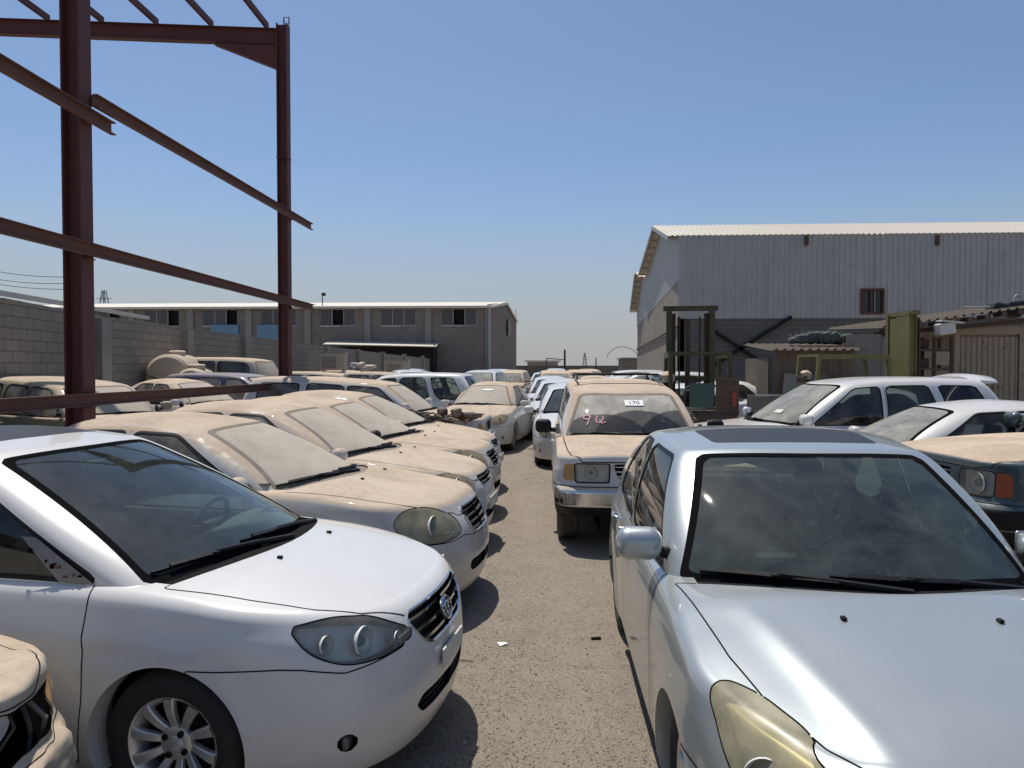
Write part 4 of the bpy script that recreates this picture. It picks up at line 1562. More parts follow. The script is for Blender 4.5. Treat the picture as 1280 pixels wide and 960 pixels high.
def spec_modern_suv(**k):
    """smoother wagon with a raked screen"""
    sp = spec_suv(
        cab=dict(xf=(1.12, .12, .03), bowf=(.30, .12), hw=(.82, .655, .02), xr=(-2.40, -2.05, -.04), bowr=(.10, .08),
                 roof=[(.3, 1.60), (.1, 1.635), (-.2, 1.68), (-.7, 1.715), (-1.2, 1.72), (-1.8, 1.705), (-2.2, 1.66)],
                 side=[('front', (('A', -.04, -.06), ('B', -.36, -.38))), ('rear', (('B', -.46, -.48), ('B', -1.24, -1.08))), ('quarter', (('B', -1.42, -1.24), ('C', .12, .14)))]),
        parts=dict(hood=hood_poly(1.18, .32, .78, [(.85, .775), (1.3, .765), (1.7, .745), (1.93, .70), (2.02, .56)], 2.2)))
    sp['opt'].pop('lamp_square', 0)
    deep(sp, dict(opt=dict(rim='six', grille_frame=True)))
    deep(sp, k)
    return sp

def spec_wagon_rear(**k):
    sp = spec_sedan(
        cab=dict(xr=(-2.16, -1.92, -.03), bowr=(.10, .08), roof=[(.36, 1.39), (.16, 1.42), (-.1, 1.46), (-.5, 1.49), (-1.1, 1.49), (-1.7, 1.46), (-2.1, 1.40)],
                 side=[('front', (('A', -.03, -.05), ('B', -.33, -.36))), ('rear', (('B', -.41, -.43), ('B', -1.14, -1.10))), ('quarter', (('B', -1.24, -1.20), ('C', .15, .12)))], shelf=False))
    deep(sp, k)
    return sp

SWAP = {}
def copy_car(src, loc, rz, label, swap=None, scale=None, group=None, cat=None, name=None, drop=()):
    """a copy of a car with copies of its parts and sub-parts; swap exchanges materials on the copy only"""
    swap = swap or {}
    def cp(o, par):
        c = o.copy(); COL.objects.link(c)
        c.parent = par
        if o.type == 'MESH':
            for sl in c.material_slots:
                if sl.material and sl.material.name in swap:
                    m = swap[sl.material.name]
                    sl.link = 'OBJECT'; sl.material = m
        for ch in o.children:
            if ch.name.split('.')[0] in drop: continue
            cp(ch, c)
        return c
    r = cp(src['root'], None)
    if name: r.name = name
    r.location = loc; r.rotation_euler = (0, 0, rz)
    if scale: r.scale = scale
    r['label'] = label
    if group: r['group'] = group
    if cat: r['category'] = cat
    return dict(src, root=r)
# ------------------------------------------------------------------ camera and the pixel helper used for layout
F_PX = 924.0; CAM_H = 1.87; VPX, HOR = 685.0, 458.0
YAW = math.atan((VPX-640)/F_PX); PITCH = math.atan((480-HOR)/F_PX)
cam = bpy.data.cameras.new('camera'); camo = bpy.data.objects.new('camera', cam); COL.objects.link(camo)
camo.location = (0, 0, CAM_H); camo.rotation_euler = (math.pi/2-PITCH, 0, YAW)
cam.sensor_width = 36; cam.lens = 36*F_PX/1280; cam.clip_end = 4000; cam.clip_start = .05
sc = bpy.context.scene; sc.camera = camo
_rot = camo.rotation_euler.to_matrix()
def ray(px, py):
    return _rot @ Vector(((px-640)/F_PX, (480-py)/F_PX, -1))
def atz(px, py, z):
    d = ray(px, py); t = (z-CAM_H)/d.z
    return Vector((d.x*t, d.y*t, z))
def aty(px, py, Y):
    d = ray(px, py); t = Y/d.y
    return Vector((d.x*t, Y, CAM_H+d.z*t))

# ------------------------------------------------------------------ light and sky
SUN_EL, SUN_AZ = R(69), R(-29)      # azimuth from +Y, negative to the left
W = bpy.data.worlds.new("World"); sc.world = W; W.use_nodes = True
nt = W.node_tree
sky = nt.nodes.new('ShaderNodeTexSky'); sky.sky_type = 'NISHITA'; sky.sun_disc = False
sky.sun_elevation = SUN_EL; sky.sun_rotation = SUN_AZ
sky.air_density = 1.0; sky.dust_density = 1.3; sky.ozone_density = 1.8; sky.altitude = 300
tint = nt.nodes.new('ShaderNodeMix'); tint.data_type = 'RGBA'; tint.blend_type = 'MULTIPLY'; tint.inputs[0].default_value = 1
tint.inputs[7].default_value = (1.0, 1.09, 1.19, 1)
nt.links.new(sky.outputs[0], tint.inputs[6])
# pale dust haze low in the sky
wtc = nt.nodes.new('ShaderNodeTexCoord'); wsx = nt.nodes.new('ShaderNodeSeparateXYZ'); nt.links.new(wtc.outputs['Generated'], wsx.inputs[0])
wmr = nt.nodes.new('ShaderNodeMapRange'); wmr.interpolation_type = 'SMOOTHSTEP'
for k_, v_ in (('From Min', -.02), ('From Max', .26), ('To Min', .92), ('To Max', 0.0)): wmr.inputs[k_].default_value = v_
nt.links.new(wsx.outputs[2], wmr.inputs['Value'])
hz = nt.nodes.new('ShaderNodeMix'); hz.data_type = 'RGBA'; hz.inputs[7].default_value = (4.45, 4.5, 4.65, 1)
nt.links.new(wmr.outputs[0], hz.inputs[0]); nt.links.new(tint.outputs[2], hz.inputs[6]); nt.links.new(hz.outputs[2], nt.nodes['Background'].inputs[0]); nt.nodes['Background'].inputs[1].default_value = .103
sl = bpy.data.lights.new('sun', 'SUN'); sl.energy = 4.9; sl.angle = R(.53); sl.color = (1, .955, .88)
so = bpy.data.objects.new('sun', sl); COL.objects.link(so)
sd_ = Vector((math.sin(SUN_AZ)*math.cos(SUN_EL), math.cos(SUN_AZ)*math.cos(SUN_EL), math.sin(SUN_EL)))
so.rotation_euler = sd_.to_track_quat('Z', 'Y').to_euler(); so.location = (0, 0, 30)
sc.view_settings.view_transform = 'Standard'; sc.view_settings.look = 'None'
sc.view_settings.gamma = 1; sc.view_settings.exposure = -.15; sc.view_settings.use_curve_mapping = False
sc.cycles.max_bounces = 8; sc.cycles.transparent_max_bounces = 16; sc.cycles.sample_clamp_indirect = 6
sc.cycles.use_denoising = True

init_mats()

# ------------------------------------------------------------------ ground
def ground_mat():
    t = NT('dry_gravel_ground')
    c = t.coord()
    big = t.noise(c, .35, 6, .6, .4)
    mid = t.noise(c, 3.5, 7, .65)
    col = t.mix(t.ramp(big, .3, .7), (.255, .213, .168), (.305, .257, .205))
    col = t.mix(t.ramp(mid, .35, .75), col, (.33, .28, .22))
    vo = t.n('ShaderNodeTexVoronoi'); vo.inputs['Scale'].default_value = 46
    t.l(c, vo.inputs['Vector'])
    vs = t.n('ShaderNodeTexVoronoi'); vs.inputs['Scale'].default_value = 110
    t.l(c, vs.inputs['Vector'])
    pm = t.math('MULTIPLY', t.ramp(vo.outputs['Distance'], .16, .30, 1.0, 0.0), t.ramp(t.noise(c, 9, 3), .46, .58))
    hs = t.n('ShaderNodeSeparateColor'); t.l(vo.outputs['Color'], hs.inputs[0])
    pc = t.mix(hs.outputs[0], (.12, .10, .08), (.43, .37, .31))
    col = t.mix(pm, col, pc)
    sm = t.ramp(vs.outputs['Distance'], .15, .34, .8, 0.0)
    crk = t.ramp(t.noise(c, 30, 8, .78, 1.2), .52, .64, 0.0, .85)
    hs2 = t.n('ShaderNodeSeparateColor'); t.l(vs.outputs['Color'], hs2.inputs[0])
    col = t.mix(sm, col, t.mix(hs2.outputs[1], (.13, .105, .083), (.40, .345, .28)))
    col = t.mix(crk, col, (.125, .10, .078))
    mpw = t.coord('Object', (1.5, .22, 1))
    worn = t.ramp(t.noise(mpw, .9, 5, .6, .5), .42, .62, 0.0, .72)
    col = t.mix(worn, col, t.mix(mid, (.275, .232, .185), (.345, .295, .238)))
    stain = t.ramp(t.noise(c, .9, 5, .7, 1.5), .64, .72, 0.0, .35)
    col = t.mix(stain, col, (.12, .10, .085))
    b = t.bsdf(col, .95, spec=.2)
    h = t.math('ADD', t.math('ADD', t.math('MULTIPLY', pm, .6), t.math('MULTIPLY', sm, .35)), t.math('MULTIPLY', t.noise(c, 60, 6, .7), .8))
    t.bump(b, h, 1.0, .02)
    return t.done(b.outputs[0])
n = 90
def gh(x, y): return .012*math.sin(x*1.7+y*.6)+.010*math.sin(y*1.1-x*.4)
gm = MB(); gV = []; gF = []
xs = np.concatenate([[-900, -300, -100, -40], np.linspace(-14, 16, 61), [40, 100, 300, 900]])
ys = np.concatenate([[-300, -60, -20], np.linspace(-4, 40, 89), [70, 150, 400, 1200]])
for y in ys:
    for x in xs:
        gV.append((x, y, gh(x, y) if -13 < x < 15 and -3 < y < 39 else 0))
for j in range(len(ys)-1):
    for i in range(len(xs)-1):
        a = j*len(xs)+i
        gF.append((a, a+1, a+1+len(xs), a+len(xs)))
gm.add(gV, gF)
tag(gm.build('ground', [ground_mat()], smooth=True, auto=180), kind='structure')

def pebbles():
    mb = MB()
    base = [(1, 0, 0), (-1, 0, 0), (0, 1, 0), (0, -1, 0), (0, 0, 1), (0, 0, -.6)]
    fc = [(0, 2, 4), (2, 1, 4), (1, 3, 4), (3, 0, 4), (2, 0, 5), (1, 2, 5), (3, 1, 5), (0, 3, 5)]
    mats = [mat_plain('stone_grey', (.24, .21, .18), .9), mat_plain('stone_pale', (.45, .39, .32), .9), mat_plain('stone_dark', (.11, .095, .08), .9)]
    for k in range(24000):
        y = 3.0+22*random.random()**2.0
        x = random.uniform(-1.3, 1.2) if random.random() < .85 else random.uniform(-4, 4)
        s = random.choice((.003, .0035, .004, .005, .006, .007)) * (1.0 if random.random() < .99 else 2.2)
        a = random.random()*6.28; ca, sa = math.cos(a), math.sin(a)
        sx, sy, sz = s*random.uniform(.7, 1.4), s*random.uniform(.7, 1.4), s*random.uniform(.5, .9)
        z = gh(x, y)
        mb.add([(x+ca*p*sx-sa*q*sy, y+sa*p*sx+ca*q*sy, z+r*sz) for p, q, r in base], fc, random.choice((0, 0, 1, 2, 2, 2)))
    tag(mb.build('gravel', mats), 'loose gravel stones scattered over the dirt lane', kind='stuff')
pebbles()
# ------------------------------------------------------------------ paints
P_clean = mat_paint('white_paint_clean', (.62, .61, .585), .0, .36, 0.04, .05, coat=.6, grime=.22)
P_silver = mat_paint('silver_blue_paint', (.385, .42, .42), .5, .36, .05, .03, grime=.18, coat=1.0)
P_dustA = mat_paint('silver_paint_under_dust', (.54, .535, .515), .1, .4, .97, .50, grime=.35, patchy=1.0, seed=1.3)
P_dustB = mat_paint('white_paint_under_dust', (.62, .61, .585), .05, .4, .97, .24, grime=.5, seed=4.1)
P_dustC = mat_paint('white_paint_dusty', (.60, .595, .57), .0, .4, .98, .14, grime=.5, seed=7.7)
P_dustD = mat_paint('tan_paint_under_dust', (.42, .38, .30), .1, .5, 1.0, .75, grime=.7, seed=2.2)
P_white2 = mat_paint('white_paint_light_dust', (.64, .635, .61), .0, .35, .10, .06, grime=.3, seed=3.1)
P_white3 = mat_paint('white_paint_bright', (.66, .655, .63), .0, .32, .22, .04, grime=.3, seed=9.4)
P_silv2 = mat_paint('silver_paint', (.46, .47, .48), .4, .38, .10, .08, grime=.3, seed=5.0)
P_grey = mat_paint('grey_paint', (.20, .21, .22), .3, .4, .35, .15, grime=.4, seed=6.0)
P_teal = mat_paint('dark_teal_paint', (.035, .065, .070), .2, .35, .12, .10, grime=.4, seed=8.0)
P_tealdust = mat_paint('teal_bonnet_under_dust', (.06, .09, .09), .2, .4, 1.0, .10, grime=.3, patchy=.25, seed=8.5)
P_blue = mat_paint('dark_blue_paint', (.030, .045, .085), .2, .35, .35, .10, grime=.3, seed=2.9)
P_olive = mat_paint('olive_paint_dusty', (.24, .23, .15), .1, .5, .9, .5, grime=.6, seed=3.8)

def nose(sp, X, Y, deg):
    a = R(deg); xf = sp['plan'][0][0]
    return (X-xf*math.cos(a), Y-xf*math.sin(a), 0)

ROWL = 'cars parked nose out along the left of the lane'
dusty = dict(seal=M['cowl_dusty'], screen=M['glass_dust'], side_glass=M['glass_side_dusty'], rear_glass=M['glass_dust'], lens=M['lens_dusty'], cowl=M['cowl_dusty'], tyre_mat=M['rubber_dusty'], rim_mat=M['alloy_dusty'], grille_mat=M['chrome_dull'])

# 1: clean white saloon
sp = spec_sedan(du=.022, nv=26, nt=24, gnv=22, gseg=(18, 12, 44), hood_front=1,
    zc=[(-2.4, 1.02), (-2.2, 1.07), (-1.75, 1.10), (-1.2, 1.02), (0, .95), (.7, .985), (1.15, .995), (1.4, .98), (1.65, .94), (1.9, .885), (2.1, .825), (2.26, .75)],
    ze=[(-2.4, .98), (-2.2, 1.01), (-1.75, 1.03), (-1.2, 1.00), (0, .955), (.5, .945), (.9, .93), (1.3, .90), (1.7, .85), (2.0, .80), (2.26, .73)],
    prof_side=[(.16, .06), (.22, .03), (.30, .012), (.45, .004), (.60, .004), (.735, .0), (.755, .003), (.80, .018), (.88, .040), (.96, .07), (1.1, .11)],
    prof_front=[(.16, .08), (.22, .035), (.32, .012), (.45, .0), (.58, .008), (.66, .02), (.74, .05), (.82, .10), (.92, .16)],
    wextra=lambda S, z, x, L: -.014*np.exp(-((x-1.02)/.16)**2-((z-.70)/.045)**2)-.008*np.exp(-((x-1.35)/.12)**2-((z-.78)/.03)**2),
    parts=dict(
        headlight=rpoly([(1.02, .815, .03), (.84, .835, .1), (.60, .815, .06), (.385, .715, .04), (.40, .685, .02), (.56, .655, .08), (.78, .655, .08), (.93, .715, .1)], .05, 6),
        grille=rpoly([(-.36, .775), (.36, .775), (.40, .745), (.31, .635), (.22, .60), (-.22, .60)], .03),
        lower_intake=rpoly([(-.30, .40), (.34, .41), (.40, .375), (.33, .32), (-.3, .31)], .02),
        hood=hood_poly(1.42, .22, .74, [(1.12, .735), (1.3, .72), (1.6, .69), (1.85, .64), (2.02, .55), (2.12, .43)], 2.24), hood_z=.765,
        cowl=np.array([(.7, -.69), (1.5, -.69), (1.5, .69), (.7, .69)]),
        doors=[rpoly([(.90, .22), (.93, .50), (.93, .90), (.90, 1.06), (-.36, 1.10), (-.36, .22)], .03, 4), rpoly([(-.36, .22), (-.36, 1.12), (-1.26, 1.12), (-1.22, .9), (-.97, .62), (-.85, .44), (-.84, .22)], .05, 4)],
        bumper=np.array([(-.2, 0), (-.2, .77), (.38, .79), (.42, .72), (.47, .665), (.78, .63), (.95, .66), (1.04, .665), (1.30, .655), (1.42, .655), (1.42, 0)]), noz_x=1.50),
    opt=dict(emblem=(.69, .075, .052), bowls=[(.68, .738, .060, 5), (.49, .705, .034, 5), (.86, .745, .040, 5)], plate=(0, .50, .34, .09)),
    cab=dict(xf=(1.36, .20, .03), bowf=(.20, .09), tf=(.015, .03), hw=(.775, .61, .02), drop=.045, rc=(.12, .09), roof=[(.40, 1.44), (.2, 1.465), (-.1, 1.50), (-.5, 1.525), (-.85, 1.51), (-1.1, 1.46), (-1.3, 1.38)], sunroof=rpoly([(-.05, -.44), (-.02, 0), (-.05, .44), (-.95, .44), (-.95, -.44)], .05)))
L1 = build_car('parked_car', sp, P_clean, nose(sp, -.475, 3.58, -8), R(-8), 'clean white saloon with its door mirrors broken off, nearest on the left of the lane', 'car', ROWL,
               dict(mirror=dict(pos=(.88, .80, 1.02), missing=(-1, 1)), lamp_floor=M['reflector'], dash_mat=M['dash'], screen=M['glass_screen'], lens=M['lens']))
# 2
sp = spec_dusty_big(du=.028, nv=22, nt=20)
L2 = build_car('parked_car', sp, P_dustA, nose(sp, -.50, 5.85, -6), R(-6), 'dust-covered beige saloon with egg-shaped headlamps and bright barred grille, second car on the left', 'car', ROWL, dict(dusty, lens=M['lens_yellow']))
# 3
sp = spec_compact(du=.035)
L3 = build_car('parked_car', sp, P_dustB, nose(sp, -.58, 7.75, -5), R(-5), 'dusty white compact saloon with a black door mirror, third from the front on the left', 'car', ROWL, dict(dusty, mirror=dict(pos=(.66, .80, 1.03), mat=M['black']), side_glass=M['glass_half']))
sp = spec_dusty_big(du=.045, nv=14, nt=14)
L4 = build_car('parked_car', sp, P_dustC, nose(sp, -.62, 9.5, -4), R(-4), 'dust-covered saloon with dark slatted grille, fourth car on the left of the lane', 'car', ROWL, dusty)
sp = spec_compact(du=.045, nv=14, nt=14)
L5 = build_car('parked_car', sp, P_dustB, nose(sp, -.72, 11.3, -3), R(-3), 'wrecked dusty saloon with broken engine parts heaped on its bonnet', 'car', ROWL, dusty)
sp = spec_suv(du=.045, nv=14, nt=14)
L6 = build_car('parked_car', sp, P_dustC, nose(sp, -1.0, 13.4, -2), R(-2), 'dust-covered square off-roader with a flat roof, beyond the saloons on the left', 'off-roader', ROWL, dusty)
# facing the camera
sp = spec_compact(du=.045, nv=14, nt=14)
L7 = build_car('parked_car', sp, P_dustC, nose(sp, -1.68, 15.6, -97), R(-97), 'dusty white saloon facing the camera with a paper on its windscreen', 'car', None, dict(dusty, side_glass=M['glass_half']))

# hero silver
sp = spec_hero_silver(du=.022, nv=28, nt=44, opt=dict(mirror=dict(pos=(.60, .745, 1.06), size=(.14, .215, .15))), gnv=22, gseg=(18, 12, 44))
H1 = build_car('parked_car', sp, P_silver, nose(sp, 1.32, 1.76, -90), R(-90), 'large silver-blue saloon with a sunroof, nearest on the right of the lane', 'car', None,
               dict(screen=M['glass_green'], lens=M['lens_yellow'], lamp_floor=M['reflector'], handles=[(-.22, .82), (-1.08, .85)], handle_mat=M['chrome']))
# 170
sp = spec_suv(du=.028, nv=22, nt=20, gap=.011, opt=dict(lamp_floor=M['reflector']))
S1 = build_car('parked_car', sp, P_dustC, nose(sp, .95, 7.35, -90), R(-90), 'dusty white off-roader with sale number 170 on its windscreen', 'off-roader', None,
               dict(screen=M['glass_wiped'], seal=M['cowl_dusty'], cowl=M['cowl_dusty'], mirror=dict(pos=(.72, .86, 1.17), size=(.12, .19, .16), mat=M['black'], missing=()), side_glass=M['glass'], tyre_mat=M['rubber_dusty']))
# bare metal mount where the white saloon's mirror broke off
def mirror_mount(car, sd):
    up, root = car['up'], car['root']
    rowx = lambda v: np.array([np.interp(v, up.vals, up.X[i, :, 0]) for i in range(len(up.top))])
    ic = up.nf+up.nc-1
    V = []; F = []
    vs = np.linspace(.075, .40, 8)
    def pt(x, v, off):
        row = rowx(v); u = np.interp(-x, -row, np.arange(len(row)))
        p, n = up.at(u, v); p = p+n*off
        return (p[0], sd*p[1], p[2])
    for v in vs:
        xa = float(rowx(v)[ic])-.015
        for q in np.linspace(0, 1, 6):
            V.append(pt(xa-.03-q*(.17-.10*(v-.075)/.33), v, .010))
    for i in range(7):
        for j in range(5):
            F.append((i*6+j, i*6+j+1, i*6+j+7, i*6+j+6))
    mb = MB(); mb.add(V, F, 0)
    rr = random.Random(11)
    for k in range(9):
        v = rr.uniform(.10, .30); xa = float(rowx(v)[ic])-.015
        x = xa-.05-rr.uniform(0, .10)
        c = pt(x, v, .012)
        mb.rbox(c, (rr.uniform(.008, .03), .006, rr.uniform(.008, .026)), .003, 1 if k % 3 else 2)
    mb.build('mirror_mount', [mat_plain('bare_mount_metal', (.20, .20, .20), .5, .4, .3, 20), M['gap'], B_brown_], root, smooth=True, auto=40)
B_brown_ = mat_plain('rust_spot', (.10, .05, .035), .8)
mirror_mount(L1, -1)
# ------------------------------------------------------------------ building materials
def block_mat(name, a, b, mortar, bw=.42, bh=.21, msize=.012, stain=.35):
    t = NT(name)
    tc = t.n('ShaderNodeTexCoord')
    x = t.n('ShaderNodeSeparateXYZ'); t.l(tc.outputs['Object'], x.inputs[0])
    cb = t.n('ShaderNodeCombineXYZ')
    t.l(t.math('ADD', x.outputs[0], x.outputs[1]), cb.inputs[0]); t.l(x.outputs[2], cb.inputs[1])
    br = t.n('ShaderNodeTexBrick')
    br.inputs['Color1'].default_value = (*a, 1); br.inputs['Color2'].default_value = (*b, 1); br.inputs['Mortar'].default_value = (*mortar, 1)
    br.inputs['Scale'].default_value = 1; br.inputs['Mortar Size'].default_value = msize
    br.inputs['Brick Width'].default_value = bw; br.inputs['Row Height'].default_value = bh
    br.inputs['Mortar Smooth'].default_value = .2
    t.l(cb.outputs[0], br.inputs['Vector'])
    n1 = t.noise(tc.outputs['Object'], .8, 7, .65, .6)
    n2 = t.noise(tc.outputs['Object'], 14, 5, .6)
    col = t.mix(t.ramp(n1, .45, .72, 0, stain), br.outputs['Color'], tuple(x_*.55 for x_ in a))
    col = t.mix(t.ramp(n2, .5, .8, 0, .35), col, tuple(min(1, x_*1.35) for x_ in b))
    bs = t.bsdf(col, .95, spec=.15)
    h = t.math('ADD', t.math('MULTIPLY', br.outputs['Fac'], -1.0), t.math('MULTIPLY', n2, .35))
    t.bump(bs, h, .6, .02)
    return t.done(bs.outputs[0])

def sheet_mat(name, col, rust=.0, stain=.2, rough=.5, metal=.2):
    t = NT(name)
    tc = t.n('ShaderNodeTexCoord')
    mp = t.n('ShaderNodeMapping'); mp.inputs['Scale'].default_value = (1, 1, .12); t.l(tc.outputs['Object'], mp.inputs[0])
    runs = t.noise(mp.outputs[0], 5, 6, .65, .3)
    n1 = t.noise(tc.outputs['Object'], .9, 6, .6)
    c = t.mix(t.ramp(runs, .42, .75, 0, stain), col, tuple(x*.62 for x in col))
    c = t.mix(t.ramp(n1, .4, .7, 0, .25), c, tuple(min(1, x*1.12) for x in col))
    if rust: c = t.mix(t.ramp(t.noise(tc.outputs['Object'], 2.2, 8, .7, .8), .52, .66, 0, rust), c, (.13, .062, .03))
    return t.done(t.bsdf(c, rough, metal).outputs[0])

B_wall = block_mat('block_wall_grey', (.29, .258, .22), (.25, .222, .19), (.17, .152, .13), .42, .215)
B_left = block_mat('block_facade', (.265, .235, .205), (.225, .20, .175), (.15, .133, .12), .40, .21)
B_right = block_mat('block_warehouse_shade_tone', (.165, .155, .145), (.14, .132, .123), (.10, .095, .09), .45, .22)  # front wall block, the shade of that side put into its colour
B_gable = block_mat('block_gable_sun_tone', (.33, .29, .24), (.28, .245, .205), (.17, .155, .14), .45, .22)  # same block in a lighter colour, standing for sun on the gable
B_conc = mat_plain('concrete_trim', (.27, .25, .225), .92, var=.25, scale=2, bump=.3, bscale=30)
B_roofw = sheet_mat('pale_roof_sheet', (.62, .56, .46), 0, .25)
B_clad = sheet_mat('grey_cladding', (.40, .395, .385), .12, .38, .55, .1)
B_cream = sheet_mat('beige_cladding', (.36, .29, .21), .55, .4, .7, .0)
B_rust = sheet_mat('rusty_sheet', (.10, .080, .055), .7, .4, .85, .0)
B_olivek = mat_plain('dark_olive_machine', (.075, .066, .030), .75, var=.5, scale=4, bump=.2, bscale=30)
B_dark = mat_plain('shade_and_steel_black', (.010, .010, .011), .9)  # near-black for painted shade in openings, also dark braces and shed roof
B_pane = mat_plain('dusty_pane', (.075, .078, .08), .25, var=.25, scale=1.2)
B_frame = mat_plain('aluminium_frame', (.38, .37, .35), .5, .5)
B_oxide = mat_plain('red_oxide_steel', (.105, .034, .030), .62, .1, .25, 2.5, bump=.15, bscale=50)
B_oxide2 = mat_plain('brown_oxide_purlin', (.135, .062, .045), .72, .0, .3, 3, bump=.15, bscale=50)
B_blue = mat_plain('blue_sheet', (.14, .27, .36), .6)
B_wood = mat_plain('weathered_wood', (.24, .19, .14), .9, var=.35, scale=5)
B_woodg = mat_plain('grey_plywood', (.24, .215, .19), .9, var=.25, scale=3)
B_olivem = mat_plain('yellow_green_machine', (.155, .135, .045), .65, var=.4, scale=4, bump=.2, bscale=30)
B_olived = mat_plain('dark_green_machine', (.085, .08, .04), .75, var=.4, scale=5)
B_brown = mat_plain('rusty_steel', (.085, .055, .038), .85, var=.45, scale=6)
B_galv = mat_plain('galvanised', (.42, .41, .40), .5, .5)
B_poly = mat_plain('tan_polytank', (.50, .41, .30), .8, var=.12, scale=3)
B_tarp = mat_plain('dark_tarp', (.035, .035, .033), .85, var=.4, scale=8)

def corrugated(mb, o, u, v, nrm, width, height, pitch=.25, depth=.035, m=0, kind='trap'):
    """profiled sheet: o corner, u along the width, v along the ribs, nrm outwards"""
    o, u, v, nrm = (Vector(a) for a in (o, u, v, nrm))
    pts = []
    k = int(width/pitch)
    for i in range(k):
        if kind == 'trap':
            for f, d in ((0, 0), (.55, 0), (.65, 1), (.90, 1)):
                pts.append(((i+f)*pitch, d*depth))
        else:
            for f in (0, .25, .5, .75):
                pts.append(((i+f)*pitch, depth*.5*(1+math.sin(2*math.pi*f))))
    pts.append((width, 0))
    V = []
    for a, d in pts:
        p = o+u*a+nrm*d
        V += [tuple(p), tuple(p+v*height)]
    F = [(2*i, 2*i+2, 2*i+3, 2*i+1) for i in range(len(pts)-1)]
    if u.cross(v).dot(nrm) < 0: F = [tuple(reversed(f)) for f in F]
    mb.add(V, F, m)

